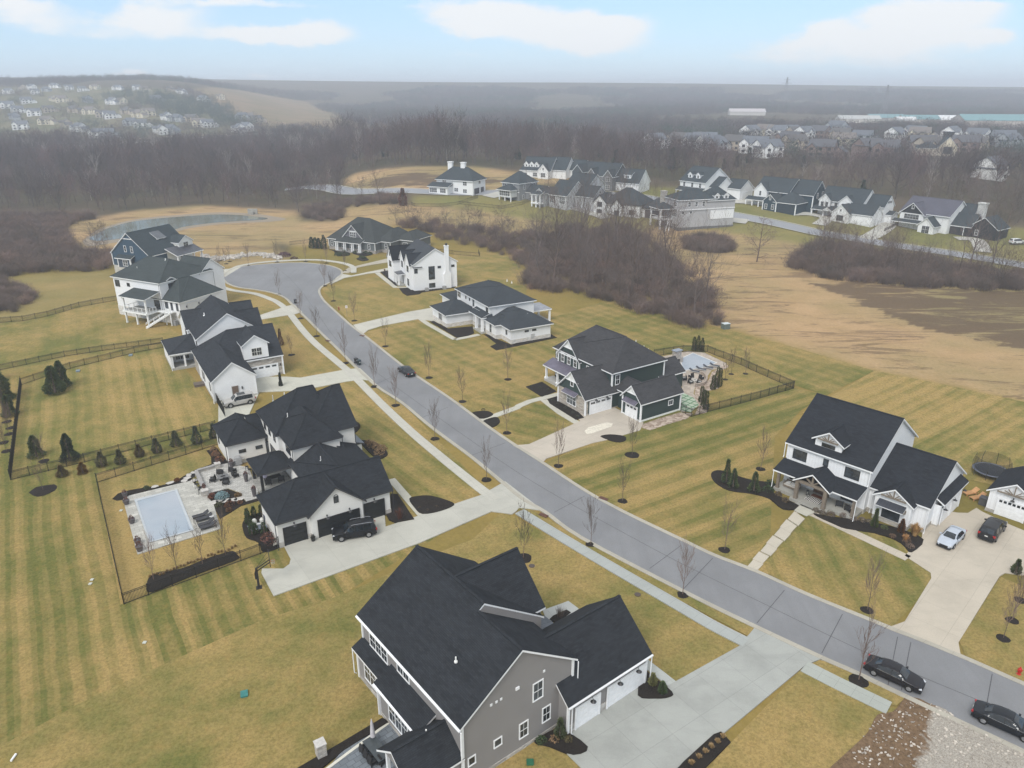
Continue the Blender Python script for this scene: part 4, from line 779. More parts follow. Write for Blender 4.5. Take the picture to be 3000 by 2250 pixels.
# ---------------- dark green house with pool behind
def green_house():
    H = House('dark_green_house', (1600+475*.24412, 920+1252*.24412), 33.5, 'dark green house with white trimmed gables, a stone garage front and lavender metal awnings', 'house')
    S = m_siding((.036, .056, .055), .17); B = m_batten((.04, .062, .06), .3); R = m_shingle((.056, .056, .060), .3); ST = m_stone((.42, .39, .35), .55, .2, .3); MR = m_metal_roof((.16, .145, .19), .4); WT = m_paint((.75,.76,.74))
    H.gable(.4, 8.4, .7, 8.0, 0, 3.1, .95, 'x', ST, R, .35, .4, e1=False, gwall=B); H.hip(6.4, 18.2, 1.3, 17.0, 0, 6.25, .6, S, R, .4, ridge=((12, 4.6), (12, 12.6), 10.4), band=(.4, WT))
    H.gable(6.15, 12, 9.7, 15.7, 0, 5.7, 1.02, 'x', S, R, .35, .4, e1=False, gwall=B); H.gable(6.25, 15.0, -6.1, -1.75, 0, 3.45, 1.0, 'x', S, R, .35, .4, band=(.35, WT), gwall=B)
    H.gable(7.4, 11.8, -2.5, 1.35, 0, 3.35, .65, 'y', S, R, .35, .1, e0=False); H.walls(8.0, 9.5, .72, 1.4, 0, 3.1, S); H.gable(17, 23, 1.2, 6.2, 0, 3.1, .72, 'x', S, R, .35, .35, e0=False)
    # porch
    H.plane([(6.3, 17.6, 3.95), (4.0, 17.6, 3.0), (4.0, 10.2, 3.0), (6.3, 10.2, 3.95)], MR, .1, .22); H.slab(4.2, 6.3, 8.0, 17.4, 0, .5, m_concrete((.5,.49,.46)))
    for y in (17.1, 13.7, 10.6): H.post(4.5, y, .5, 2.95, .32, None, .25)
    # awnings
    for x, y0, y1, z in ((.4, 2.6, 6.2, 2.75), (6.25, -5.4, -2.3, 2.75)): H.plane([(x, y1, z+.5), (x-.85, y1, z), (x-.85, y0, z), (x, y0, z+.5)], MR, .06, .08, 'awning')
    H.walls(1.0, 8.35, .62, 1.2, .3, 3.05, S); H.garage('-y', .62, 3.5, .02, 4.4, 2.35, (.8,.81,.82), 4, lens=3); H.garage('-x', 6.25, -4.0, .02, 2.5, 2.2, (.8,.81,.82), 3, lens=1)
    H.win('-x', .4, 4.35, .85, .75, 1.7, 3); H.win('-x', .4, 4.35, 4.15, .6, .8, 1); 
    for c in (14.5, 12.7, 10.9): H.win('-x', 6.15, c, 4.25, .75, 1.5, 1)
    H.win('-y', 1.3, 7.6, 3.9, .8, 1.6, 1); H.win('-y', -6.1, 12.8, 1.6, .9, .75, 1); H.win('-x', 6.4, 7.6, 3.9, .7, 1.4, 1); H.win('-x', 6.4, 16, 1.0, .8, 1.6, 2); H.win('-x', 6.4, 11.5, .9, .8, 1.7, 2); H.win('-x', 6.4, 16.4, 4.3, .5, 1.4, 1)
    for c in (2.3, 4.6): H.lamp('-y', .62, c, 2.75, .4)
    for x, y, z0, z1 in ((.4, .7, 0, 3), (.4, 8.0, 0, 3), (6.42, 1.32, 3.2, 6.1), (18.2, 1.32, 0, 6.1), (6.15, 9.7, 3.6, 5.6), (6.15, 15.7, 3.6, 5.6), (6.25, -6.1, 0, 3.4), (6.25, -1.75, 0, 3.4), (15, -6.1, 0, 3.4)): H.corner(x, y, z0, z1, .2)
    # white gable peaks
    for x, c, zb, w, h in ((.4, 4.35, 5.05, 1.75, 1.6), (6.15, 12.7, 7.25, 1.5, 1.5), (6.25, -3.92, 4.35, 1.3, 1.25)):
        H.mb('gable_peak', WT).face([(x-.05, c+w, zb), (x-.05, c-w, zb), (x-.05, c, zb+h*1.02)]); H.mb('gable_bracket', H.T).bar((x-.15, c-w, zb), (x-.15, c+w, zb), .12, .16); H.mb('gable_bracket', H.T).bar((x-.15, c, zb), (x-.15, c, zb+h), .1, .1)
    H.tr.box(6.05, 6.15, 9.7, 15.7, 5.6, 5.8); H.vent(16.6, 7, 7.9, .7, WHITE); H.vent(17.1, 5.4, 7.2, .7, WHITE); H.vent(17.3, 4.5, 6.9, .7, WHITE); H.done()
green_house()
# ---------------- white farmhouse on the right
BRN = (.20, .165, .13)
def farmhouse():
    H = House('big_farmhouse', (2250+110*.13562, 1250+1390*.13562), -46.8, 'white board and batten farmhouse with brown porch posts and gable trusses', 'house')
    B = m_batten((.80, .81, .82), .4); R = m_shingle((.025, .028, .034), .35); ST = m_stone((.42, .41, .38), .6, .2, .25); TB = plain('stained_timber', BRN, .7); CF = m_concrete((.42, .41, .37)); fb = (.6, ST)
    H.gable(-.2, 10.6, 3.0, 16.9, 0, 6.3, .67, 'x', B, R, .4, .35, band=fb); H.gable(10.4, 17.4, 4.0, 16.0, 0, 3.65, .63, 'x', B, R, .35, .35, e0=False, band=fb)
    H.gable(11.8, 15.9, 2.9, 9, 0, 3.5, .66, 'y', B, R, .4, .35, e1=False, band=fb); H.gable(3.0, 6.5, 3.55, 8.5, 6.2, 7.9, .66, 'y', B, R, .4, .4, e1=False)
    H.plane([(-.55, .2, 2.85), (10.6, .2, 2.85), (10.6, 3.0, 3.6), (-.55, 3.0, 3.6)], R); H.gable(3.0, 7.2, -.3, 2.9, 3, 3.15, .68, 'y', None, R, .35, .35, walls=False, e1=False)
    H.slab(-.2, 10.5, .3, 3.0, 0, .45, CF); H.slab(2.6, 7.5, -.7, .35, 0, .42, CF); H.slab(3.6, 6.4, -1.1, -.65, 0, .2, CF, 'step')
    for x, y, w in ((.2, .6, .34), (3.2, -.25, .42), (6.9, -.25, .42), (10.2, .6, .34)): H.post(x, y, .45, 3.05, w, TB)
    m = MB(); m.bar((2.9, -.25, 3.0), (7.2, -.25, 3.0), .3, .34); m.bar((5.1, -.25, 3.1), (5.1, -.25, 4.4), .28, .22)
    for q in (-1, 1): m.bar((5.1+q*.1, -.25, 3.2), (5.1+q*.95, -.25, 3.85), .2, .16)
    m.build('portico_truss', TB, H.root)
    H.tr.box(-.4, 10.5, .35, .6, 2.75, 3.05)
    H.win('-y', 3.0, 1.5, 4.2, .9, 1.3, 2, BLK, .05); H.win('-y', 3.0, 8.45, 4.2, .9, 1.3, 2, BLK, .05); H.win('-y', 3.0, 5.0, 4.65, .6, .9, 1, BLK, .05, False); H.win('-y', 3.55, 4.75, 6.95, .55, .42, 3, BLK, .05, False)
    H.win('-y', 3.0, 1.6, 1.1, .95, 1.5, 2, BLK, .05); H.win('-y', 3.0, 8.6, 1.0, .95, 1.6, 2, BLK, .05); H.door('-y', 3.0, 5.1, .45, 1.9, 2.2, (.12, .07, .045), (.1,.07,.05)); H.win('-y', 2.9, 13.8, .75, 1.0, 1.35, 2, BLK, .05, False)
    H.plane([(12.2, 1.85, 2.5), (15.4, 1.85, 2.5), (15.4, 2.9, 3.0), (12.2, 2.9, 3.0)], m_metal_roof((.07, .075, .09), .35), .05, .1, 'awning')
    H.truss('-y', 2.6, 13.85, 3.75, 2.9, 1.05, TB); H.truss('-y', 3.2, 4.75, 7.95, 2.6, .95, TB)
    m = MB()
    for x in (12.2, 15.4): m.bar((x, 2.85, 2.2), (x, 2.1, 2.5), .12, .12); m.bar((x, 2.85, 2.2), (x, 2.85, 2.6), .14, .12)
    m.build('bracket', TB, H.root)
    H.walls(17.4, 18.1, 6.4, 14.4, 0, 3.0, B, band=(.3, ST)); H.plane([(17.3, 6.2, 3.9), (18.5, 6.2, 3.2), (18.5, 14.8, 3.2), (17.3, 14.8, 3.9)], R)
    H.garage('+x', 18.1, 12.1, .02, 3.0, 2.2); H.garage('+x', 18.1, 8.6, .02, 3.0, 2.2)
    for c in (7.0, 10.3, 13.8): H.lamp('+x', 18.1, c, 2.6, .4)
    for x, y, a, b in ((-.35, .1, .4, 2.9), (10.6, .1, 0, 2.9), (17.6, 3.7, 0, 3.4), (-.45, 2.6, 4, 6), (10.7, 2.6, 4, 6), (11.1, 3.8, 0, 3.4)): H.spout(x, y, a, b)
    for x, y, z0, z1 in ((-.2, 3, 3.9, 6.1), (10.6, 3, 3.9, 6.1), (17.4, 4, .6, 3.5), (11.8, 2.9, .6, 3.4), (15.9, 2.9, .6, 3.4)): H.corner(x, y, z0, z1, .12)
    H.done()
    H = House('detached_garage', H.root.matrix_world @ Vector((0, 0, 0)) if False else (2250+110*.13562, 1250+1390*.13562), -46.8, 'small white detached garage with timber truss gable at the right edge of the picture', 'garage')
    H.gable(20.9, 26.1, 15.2, 22.4, 0, 3.05, .66, 'y', B, R, .35, .35, band=(.45, ST)); H.garage('-y', 15.2, 23.5, .02, 2.9, 2.25, (.8,.81,.82), 6); H.truss('-y', 14.9, 23.5, 3.3, 3.6, 1.2, TB); H.lamp('-y', 15.2, 23.5, 2.75, .35); H.done()
farmhouse()
# ================================================================== TREES AND BRUSH
def raw_mesh(name, V, F, mat, smooth=False):
    me = bpy.data.meshes.new(name); me.from_pydata(V, [], F); me.materials.append(mat)
    if smooth: me.shade_smooth()
    return me
def prisms(segs, n=3):
    V = []; F = []
    for a, b, ra, rb in segs:
        d = b-a
        if d.length < 1e-5: continue
        d.normalize(); up = Vector((0, 0, 1)) if abs(d.z) < .9 else Vector((1, 0, 0)); x = d.cross(up).normalized(); y = d.cross(x); i = len(V)
        for c, r in ((a, ra), (b, rb)):
            for k in range(n): t = 2*pi*k/n; V.append(tuple(c+(x*cos(t)+y*sin(t))*r))
        for k in range(n): F.append((i+k, i+(k+1) % n, i+n+(k+1) % n, i+n+k))
    return V, F
def bare(seed, h, r0=.22, depth=4, kids_=(4, 6), spread=.75, up=.35, clear=.3, wig=.12, tip=.012, length=.42, shape='round'):
    "segments of a leafless tree: (trunk, branches)"
    rn = random.Random(seed); T = []; Bs = []
    p = Vector((0, 0, -.1)); d = Vector((rn.uniform(-.05,.05), rn.uniform(-.05,.05), 1)); n = 9; pts = [p.copy()]; rr = [r0]
    for i in range(n):
        d = (d+Vector((rn.gauss(0, wig*.4), rn.gauss(0, wig*.4), .25))).normalized(); q = p+d*h*.92/n; ra = r0*(1-i/n*.8)**1.1; rb = r0*(1-(i+1)/n*.86)**1.1; T.append((p.copy(), q.copy(), ra, max(rb, tip))); p = q; pts.append(q.copy()); rr.append(rb)
    def grow(p, d, L, r, lv):
        k = 3 if lv < 2 else 2; seg = L/k; q = p
        for i in range(k):
            d = (d+Vector((rn.gauss(0, wig), rn.gauss(0, wig), rn.gauss(up*.3, wig*.6)))).normalized(); q2 = q+d*seg; rb = max(tip*.7, r*(1-(i+1)/k*.6)); Bs.append((q, q2, max(tip*.7, r*(1-i/k*.6)), rb))
            if lv < depth:
                for _ in range(rn.choice((1, 2) if lv > 1 else (1, 2, 2))):
                    ax = Vector((rn.gauss(0, 1), rn.gauss(0, 1), rn.gauss(0, .6))); ax -= ax.dot(d)*d
                    if ax.length > .1: grow(q2, (d*.9+ax.normalized()*rn.uniform(.45, .95)*spread/.75+Vector((0, 0, up*.5))).normalized(), L*rn.uniform(.42, .68), max(tip, rb*.62), lv+1)
            q = q2
    nb = rn.randint(*kids_)*3
    for i in range(nb):
        t = clear+(1-clear)*(i+rn.random())/nb; k = min(n-1, int(t*n)); f = t*n-k; b = pts[k].lerp(pts[k+1], f); a = i*2.4+rn.uniform(-.5, .5); e = rn.uniform(.25, .6)+t*.5
        prof = {'round': .55+.75*math.sin(pi*min(1, (t-clear)/(1-clear)*.8+.1)), 'cone': 1.25*(1.08-t)/(1-clear*.6), 'vase': .9+.3*t, 'narrow': .5}[shape]
        grow(b, Vector((cos(a)*spread, sin(a)*spread, e)).normalized(), h*length*prof*rn.uniform(.7, 1.1), max(tip*1.4, rr[k]*.5), 1)
    return T, Bs
BK_GREY = m_bark((.15, .13, .115)); BK_BRN = m_bark((.145, .115, .095)); BK_PALE = m_bark((.33, .31, .28), .2); BK_SAP = m_bark((.16, .125, .10)); 
def tree_meshes(name, mat, *a, **k):
    T, Bs = bare(*a, **k); return (raw_mesh(name+'_trunk', *prisms(T, 6), mat, True), raw_mesh(name+'_crown', *prisms(Bs, 3), mat))
def plant_tree(ms, name, loc, s, rz, label, cat='tree', group=None, extra=None):
    r = empty(name, loc, rz, label, cat, group); r.scale = (s, s, s)
    for nm, me in zip(('trunk', 'crown'), ms):
        o = bpy.data.objects.new(nm, me); COL.objects.link(o); o.parent = r
    return r
def ring_mesh(seed, rad):
    rn = random.Random(seed); mb = MB(); n = 14; c = []
    for k in range(n): a = 2*pi*k/n; q = rad*rn.uniform(.9, 1.1); c.append((q*cos(a), q*sin(a)))
    for k in range(n):
        a, b = c[k], c[(k+1) % n]; mb.face([(a[0], a[1], .02), (b[0], b[1], .02), (b[0]*.5, b[1]*.5, .14), (a[0]*.5, a[1]*.5, .14)]); mb.face([(a[0]*.5, a[1]*.5, .14), (b[0]*.5, b[1]*.5, .14), (0, 0, .16)])
    return mb.mesh('mulch_ring', m_mulch())
SAP = [tree_meshes('sapling', BK_SAP, 100+i, 5.2, .05, 3, (4, 5), .42, .6, .28, .08, .011, .30, 'vase') for i in range(4)]
RINGS = [ring_mesh(i, .85) for i in range(3)]
WHERE = {}
def sapling(u, v, h=5.2, where='', ring=1.0, var=0, lean=0, name='young_tree'):
    p = G(u, v); z = .14; r = plant_tree(SAP[var % 4], name, (p.x, p.y, .02), h/5.2, rnd.uniform(0, 6.3), 'leafless young tree '+where, 'young tree', 'young street trees with mulch rings')
    if lean: r.rotation_euler.x = lean
    if ring:
        o = bpy.data.objects.new('mulch_ring', RINGS[var % 3]); COL.objects.link(o); o.parent = r; k = ring/(h/5.2); o.scale = (k, k, 1)
    return r
ST = [(951,838,5.5,'at the neck of the turning circle, right kerb'),(977,882,5.5,'on the right lawn, second below the turning circle'),(1038,940,5,'beside the no parking sign post on the right lawn'),(1129,1015,4.6,'on the striped lawn before the flat hipped white house'),
 (1257,1107,5,'on the right verge just past the driving dark car'),(1355,1177,4.6,'on the right verge before the two half round mulch beds'),(1488,1112,4.8,'alone in the middle of the big right lawn'),(1485,1269,5,'in the small square lawn before the dark green house'),(1636,1366,5,'on the right verge beside the dark green house driveway'),
 (1852,1334,4.6,'in a large mulch ring below the driveway bed'),(1824,1469,4.4,'on the right verge between dark green house and farmhouse'),(2122,1612,5,'left of the farmhouse stepped walk'),(2540,1789,5,'between farmhouse walk and driveway'),
 (2990,1760,4.5,'farthest of three beyond the farmhouse driveway'),(2965,1819,4.5,'middle of three beyond the farmhouse driveway'),(2938,1872,4.5,'nearest of three beyond the farmhouse driveway'),
 (818,863,4.6,'in the verge left of the turning circle neck'),(881,933,4.8,'in the verge beside the lone bin'),(928,985,5,'in the left verge before the first gully'),(1012,1064,5.6,'in the left verge just above the pair of bins'),(1098,1133,5.4,'in the left verge beside the farmhouse drive mouth'),
 (1159,1188,5,'in the left verge, next below the white drive mouth'),(1274,1286,4.8,'in the left verge opposite the half round beds'),(1425,1406,4.6,'in the left verge near the black garage driveway'),(1533,1636,5,'on the lawn behind the grey house'),(1730,1596,4.6,'in the strip between grey pavement and road'),
 (2000,1744,5,'in the strip nearest the grey concrete driveway'),(2515,1995,6,'beside the parked black saloon'),(2228,1375,4.6,'left of the farmhouse behind its bed'),(1012,794,4.6,'on the grass island right of the turning circle'),(957,771,4.4,'behind the turning circle, rightmost'),
 (896,766,5,'behind the turning circle, second from right'),(812,768,5,'behind the turning circle, middle'),(728,779,5,'behind the turning circle, leftmost'),(645,812,5,'left of the turning circle by the pavement bend'),(652,833,4.6,'at the pavement bend, nearer of two'),
 (644,764,3.6,'in the rock ditch lawn, left of three'),(663,773,3.6,'in the rock ditch lawn, front of three'),(673,766,3.6,'in the rock ditch lawn, right of three'),(2125,1113,3.6,'in the fenced pool lawn, leftmost of three'),(2142,1097,3.8,'in the fenced pool lawn, middle of three'),(2184,1096,3.8,'in the fenced pool lawn, rightmost of three'),
 (129,1351,3.4,'inside the back fence beside the dark conifer'),(127,1437,3.6,'in a wide mulch circle outside the pool fence'),(20,1236,3,'at the left edge, topmost of the row of five'),(32,1254,3,'at the left edge, second of the row of five'),(27,1272,3,'at the left edge, middle of the row of five'),(11,1297,3,'at the left edge, fourth of the row of five'),(20,1322,3,'at the left edge, lowest of the row of five'),(854,1040,3.2,'on the lawn beside the stone fronted garage')]
for i, (u, v, h, w) in enumerate(ST): sapling(u, v, h, w, {1852: 1.35, 127: 1.9, 2515: 1.15, 1533: 1.15}.get(u, .85), i)
for i, (u, v) in enumerate([(450,1699),(520,1674),(594,1654),(662,1627)]): sapling(u, v, 4.2, ('first', 'second', 'third', 'fourth')[i]+' from the left in the long bed by the pool fence', 0, i+1)
# ---- conifers and shrubs: whorls of needle tufts round a stem
def conifer_mesh(seed, h, w, cone=1.0, n=900, leaf=.16, tone=None, name='conifer_crown', gap=.1):
    rn = random.Random(seed); V = []; F = []
    for _ in range(n):
        t = rn.random()**1.15; z = .04+t*.96; env = (w*((1-t)**cone*.92+.06))*(.82+.18*math.sin(seed+t*9)); a = rn.uniform(0, 2*pi); r = env*math.sqrt(rn.uniform(.35, 1))*(1-gap*rn.random()*2); c = Vector((cos(a)*r, sin(a)*r, z*h)); L = leaf*rn.uniform(.6, 1.3)
        out = Vector((cos(a), sin(a), rn.uniform(.1, .9))).normalized(); side = out.cross(Vector((rn.gauss(0,1), rn.gauss(0,1), rn.gauss(0,1)))).normalized(); i = len(V)
        V += [tuple(c-side*L*.5), tuple(c+side*L*.5), tuple(c+out*L*1.3+side*L*.1), tuple(c+out*L*.4-side*L*.4)]; F += [(i, i+1, i+2), (i, i+2, i+3)]
    return V, F
def conifer(u, v, h, w, label, col=(.05, .065, .03), cone=1.0, n=900, leaf=.17, cat='conifer', group=None, name='conifer_tree', seed=None):
    p = G(u, v); seed = seed or int(u*7+v); r = empty(name, (p.x, p.y, .02), 0, label, cat, group)
    o = bpy.data.objects.new('crown', raw_mesh('crown', *conifer_mesh(seed, h, w, cone, n, leaf), m_leaf(col))); COL.objects.link(o); o.parent = r
    m = MB(); m.tube([(0, 0, -.05), (0, 0, h*.8)], [w*.09+.03, .02], 6); m.build('trunk', BK_BRN, r); return r
gf = 'small conifers between the two fences'
for k, (u, v, h, w, c) in enumerate([(183,1395,1.7,1.0,(.10,.075,.03)),(243,1387,1.7,.95,(.20,.115,.03)),(299,1367,2.3,1.15,(.075,.07,.035)),(354,1360,2.3,1.05,(.07,.07,.035)),(410,1338,2.0,1.0,(.10,.075,.035)),(461,1327,2.4,1.05,(.065,.065,.035)),(517,1307,2.5,1.1,(.06,.065,.035)),(578,1300,2.9,1.1,(.05,.06,.035)),(628,1283,2.4,.95,(.05,.06,.035))]):
    conifer(u, v, h, w, ('small rounded conifer','orange brown small conifer','small broad conifer','small pointed conifer','rust tinged conifer','dark round conifer','dark dense conifer','tall pointed conifer','dark conifer')[k]+' between the fences, number '+('one','two','three','four','five','six','seven','eight','nine')[k]+' from the left', c, .75, 1500, .13, group=gf)
conifer(206, 1349, 4.2, 1.5, 'large dark green conifer inside the back fence', (.03, .042, .022), .7, 3200, .16)
conifer(108, 1338, 3.4, 1.4, 'mid green conifer left of the dark one inside the back fence', (.06, .075, .03), .7, 2600, .16)
conifer(163, 1152, 5.0, 2.2, 'wide rounded pine in the far corner of the striped back yard', (.05, .07, .025), .55, 4200, .2, cat='pine')
conifer(185, 1132, 4.8, 1.7, 'pine standing behind the wide one in the back yard corner', (.05, .07, .025), .6, 3000, .2, cat='pine')
conifer(8, 1172, 5.4, 2.6, 'big pine cut by the left edge of the picture', (.055, .07, .025), .6, 4200, .2, cat='pine'); conifer(30, 1218, 3.6, 1.5, 'smaller pine outside the fence at the left edge', (.055, .07, .03), .6, 2200, .18, cat='pine'); conifer(-30,1120,5.5,2.6,'pine at the far left edge beyond the fence corner',(.06,.075,.03),.6,3500,.2,cat='pine')
ga = 'columnar arborvitae round the fenced pool'
for k, (u, v, h) in enumerate([(2032,1027,2.9),(2044,1026,3.1),(2056,1030,2.9),(2088,1142,2.7),(2099,1137,4.0),(2107,1134,3.6),(2054,1179,2.9),(2061,1189,2.9),(2067,1201,3.4)]):
    conifer(u, v, h, .6, 'columnar arborvitae, '+('left','middle','right')[k % 3]+' one of the trio '+('at the far pool corner','beside the curved stone wall','by the fence next to the checkered patio')[k//3], (.045,.05,.02), .35, 1100, .12, 'arborvitae', ga, 'arborvitae')
for u, v, h, w, l, c in ((2127,1415,3.6,.9,'tallest spruce in the mulch bed left of the farmhouse',(.04,.055,.022)),(2147,1428,2.8,.85,'short spruce beside the tallest one left of the farmhouse',(.045,.06,.025)),(2208,1440,2.9,1.0,'broad spruce nearest the farmhouse porch',(.045,.06,.025)),(2560,1545,2.6,.5,'narrow green arborvitae under the farmhouse gable',(.05,.065,.02)),(2638,1562,1.9,.55,'rust coloured arborvitae at the farmhouse corner',(.13,.06,.025)),(823,1012,3.6,.8,'rust brown young conifer on the lawn by the stone garage',(.15,.075,.04)),(2975,1680,1.8,.7,'small spruce in the bed beyond the farmhouse drive',(.05,.06,.025)),(823,1132,2.6,.35,'narrow dark shrub beside the stone garage corner',(.03,.035,.02)),(1640,2160,2.0,.6,'upright shrub by the grey house garage wall',(.05,.06,.03)),(1912,2008,1.3,.5,'yellow green shrub beside the grey garage corner',(.10,.10,.04)),(1940,2030,1.2,.55,'dark spiky evergreen beside the grey garage corner',(.04,.06,.025))):
    conifer(u, v, h, w, l, c, .8, 1300, .13, 'conifer')
def shrub(u, v, rad, label, col=(.05, .06, .03), n=500, h=None, leaf=.1, cat='shrub', group=None, name='shrub', z=0.02, world=None):
    p = world or G(u, v); h = h or rad*1.2; rn = random.Random(int(u*3+v*5)); V = []; F = []
    for _ in range(n):
        a = rn.uniform(0, 2*pi); e = math.asin(rn.random()); r = rn.uniform(.72, 1.02); c = Vector((cos(a)*cos(e)*rad*r, sin(a)*cos(e)*rad*r, sin(e)*h*r)); L = leaf*rn.uniform(.6, 1.4); s1 = Vector((rn.gauss(0,1), rn.gauss(0,1), rn.gauss(0,1))).normalized(); s2 = s1.cross(Vector((rn.gauss(0,1), rn.gauss(0,1), rn.gauss(0,1)))).normalized(); i = len(V)
        V += [tuple(c-s1*L*.5), tuple(c+s2*L), tuple(c+s1*L*.5)]; F.append((i, i+1, i+2))
    o = bpy.data.objects.new(name, raw_mesh(name, V, F, m_leaf(col))); COL.objects.link(o); o.location = (p.x, p.y, z); return tag(o, label, cat, group)
def tuft(u, v, rad, h, label, col=(.42, .27, .12), n=220, group=None, name='grass_clump', cat='grass tuft', wid=.03, z=.02):
    "fountain of dry blades"
    p = G(u, v); rn = random.Random(int(u*3+v*5)); V = []; F = []
    for _ in range(n):
        a = rn.uniform(0, 2*pi); q = rn.random(); b = Vector((cos(a)*rad*.25*q, sin(a)*rad*.25*q, 0)); t = Vector((cos(a)*rad*q*rn.uniform(.7,1.1), sin(a)*rad*q*rn.uniform(.7,1.1), h*(1-.35*q)*rn.uniform(.75, 1.1))); m = (b+t)/2+Vector((0,0,h*.12)); s = Vector((-sin(a), cos(a), 0))*wid; i = len(V)
        V += [tuple(b-s), tuple(b+s), tuple(m+s), tuple(m-s), tuple(t)]; F += [(i, i+1, i+2, i+3), (i+3, i+2, i+4)]
    o = bpy.data.objects.new(name, raw_mesh(name, V, F, m_leaf(col, .25))); COL.objects.link(o); o.location = (p.x, p.y, z); return tag(o, label, cat, group)
# ---- hedgerow and woodland
BIG = [tree_meshes('woodland_tree', (BK_GREY, BK_BRN, BK_GREY, BK_BRN)[i % 4], 200+i, 19, .27, 4, (4, 5), (.6, .75, .55, .8)[i % 4], .38, (.28, .35, .22, .3)[i % 4], .16, .015, .34, 'vase') for i in range(4)]
MED = [tree_meshes('thicket_tree', (BK_BRN, BK_GREY)[i % 2], 230+i, 9, .13, 4, (4, 5), .8, .3, .12, .2, .017, .40, 'round') for i in range(4)]
PALE = [tree_meshes('pale_tree', BK_PALE, 250+i, 18, .24, 3, (4, 4), .5, .5, .35, .14, .03, .30, 'vase') for i in range(2)]
CONE_T = tree_meshes('lone_tree', BK_BRN, 270, 14, .2, 4, (6, 7), .9, .12, .1, .12, .018, .34, 'cone')
def brush_mesh(seed, rad=2.2, h=3.0, n=520, mat=None):
    rn = random.Random(seed); S = []
    for _ in range(n//6):
        b = Vector((rn.gauss(0, rad*.4), rn.gauss(0, rad*.4), 0)); d = Vector((rn.gauss(0, .35), rn.gauss(0, .35), 1)).normalized(); L = h*rn.uniform(.5, 1.1); m = b+d*L*.5; t = m+(d+Vector((rn.gauss(0,.3), rn.gauss(0,.3), 0)))*L*.4; S += [(b, m, .03, .02), (m, t, .02, .01)]
        for _ in range(5):
            q = b.lerp(t, rn.uniform(.3, 1)); S.append((q, q+Vector((rn.gauss(0,.7), rn.gauss(0,.7), rn.uniform(.1,.9)))*h*.28, .016, .009))
    return raw_mesh('brush', *prisms(S, 3), mat)
BR = [brush_mesh(300+i, mat=m_bark([(.17, .135, .115), (.20, .15, .12), (.15, .125, .105)][i % 3], .3)) for i in range(4)]
def wpoly(px): return [T(*p) for p in px]
def scatter(P, step, rn, jit=.8):
    "jittered lattice of points inside a world polygon"
    x0, x1 = min(p.x for p in P), max(p.x for p in P); y0, y1 = min(p.y for p in P), max(p.y for p in P); nx = max(1, int((x1-x0)/step)); ny = max(1, int((y1-y0)/step))
    X, Y = np.meshgrid(x0+(np.arange(nx)+.5)*step, y0+(np.arange(ny)+.5)*step); r = np.random.RandomState(rn); X = X+r.uniform(-.5, .5, X.shape)*step*jit*1.6; Y = Y+r.uniform(-.5, .5, Y.shape)*step*jit*1.6
    m = inpoly(X, Y, P); return list(zip(X[m].tolist(), Y[m].tolist()))
HEDGE = wpoly([(1136,652),(1290,702),(1407,724),(1479,751),(1542,787),(1538,848),(1700,864),(1818,897),(1958,945),(2050,968),(2105,955),(2112,900),(2060,840),(1980,765),(1900,705),(1850,672),(1640,672),(1600,692),(1400,668),(1250,652)])
CORE = wpoly([(1560,760),(1545,840),(1700,860),(1820,895),(1960,940),(2060,965),(2105,950),(2100,895),(2040,835),(1960,770),(1860,715),(1700,705),(1590,720)])
RIGHT = wpoly([(2308,782),(2430,820),(2633,838),(2814,850),(3000,856),(3500,880),(3500,800),(3000,812),(2790,785),(2600,752),(2480,728),(2400,722),(2340,752)])
LEFTB = wpoly([(-500,625),(-500,860),(-150,830),(9,812),(136,802),(244,798),(330,785),(332,745),(253,737),(203,713),(181,685),(212,654),(280,640),(60,640)])
ROUND = wpoly([(0,822),(95,852),(100,880),(55,912),(-100,930),(-100,830)]); CLUMP = wpoly([(2005,708),(2060,692),(2120,698),(2146,725),(2130,743),(2060,740),(1995,728)])
POND_T = wpoly([(886,645),(1010,652),(1010,612),(1100,600),(1190,598),(1190,575),(1010,590),(900,612)])
BITS = []   # (x, y, z, scale, kind) for the brush object
rn_ = random.Random(5)
def bits(P, step, seed, s=(.7, 1.3), k=(0, 4)):
    for x, y in scatter(P, step, seed): BITS.append((x, y, terr(x, y), rn_.uniform(*s), rn_.randrange(*k)))
bits(HEDGE, 3.4, 1, (.55, 1.25)); bits(CORE, 4.6, 2, (.5, 1.0)); bits(RIGHT, 2.8, 3, (.7, 1.5)); bits(LEFTB, 3.2, 4, (.7, 1.5)); bits(ROUND, 2.2, 5, (.5, .9)); bits(CLUMP, 2.0, 6, (.6, 1.1)); bits(POND_T, 3.5, 7, (.6, 1.2))
IND = []    # individual trees: (x, y, height, meshes, label, group)
def ind(P, step, seed, hs, ms, base, label, group):
    for x, y in scatter(P, step, seed): IND.append((x, y, rn_.uniform(*hs), ms, base, label, group))
ind(CORE, 8.6, 11, (11, 20), BIG, 19, 'tall leafless tree in the hedgerow between the houses and the tan field', 'tall bare trees of the middle hedgerow')
ind(HEDGE, 7.5, 12, (4.5, 8), MED, 9, 'low leafless tree in the middle hedgerow', 'low bare trees of the middle hedgerow')
ind(RIGHT, 11, 13, (8, 15), BIG, 19, 'leafless tree in the dark thicket beside the far road', 'bare trees of the right thicket')
ind(RIGHT, 9, 14, (6, 9), MED, 9, 'low leafless tree in the dark thicket beside the far road', 'low bare trees of the right thicket')
ind(LEFTB, 17, 15, (6, 10), MED, 9, 'leafless tree in the brown brush left of the blue house', 'bare trees of the left brush')
ind(POND_T, 13, 16, (5, 9), MED, 9, 'leafless tree beside the pond outlet', 'bare trees by the pond outlet')
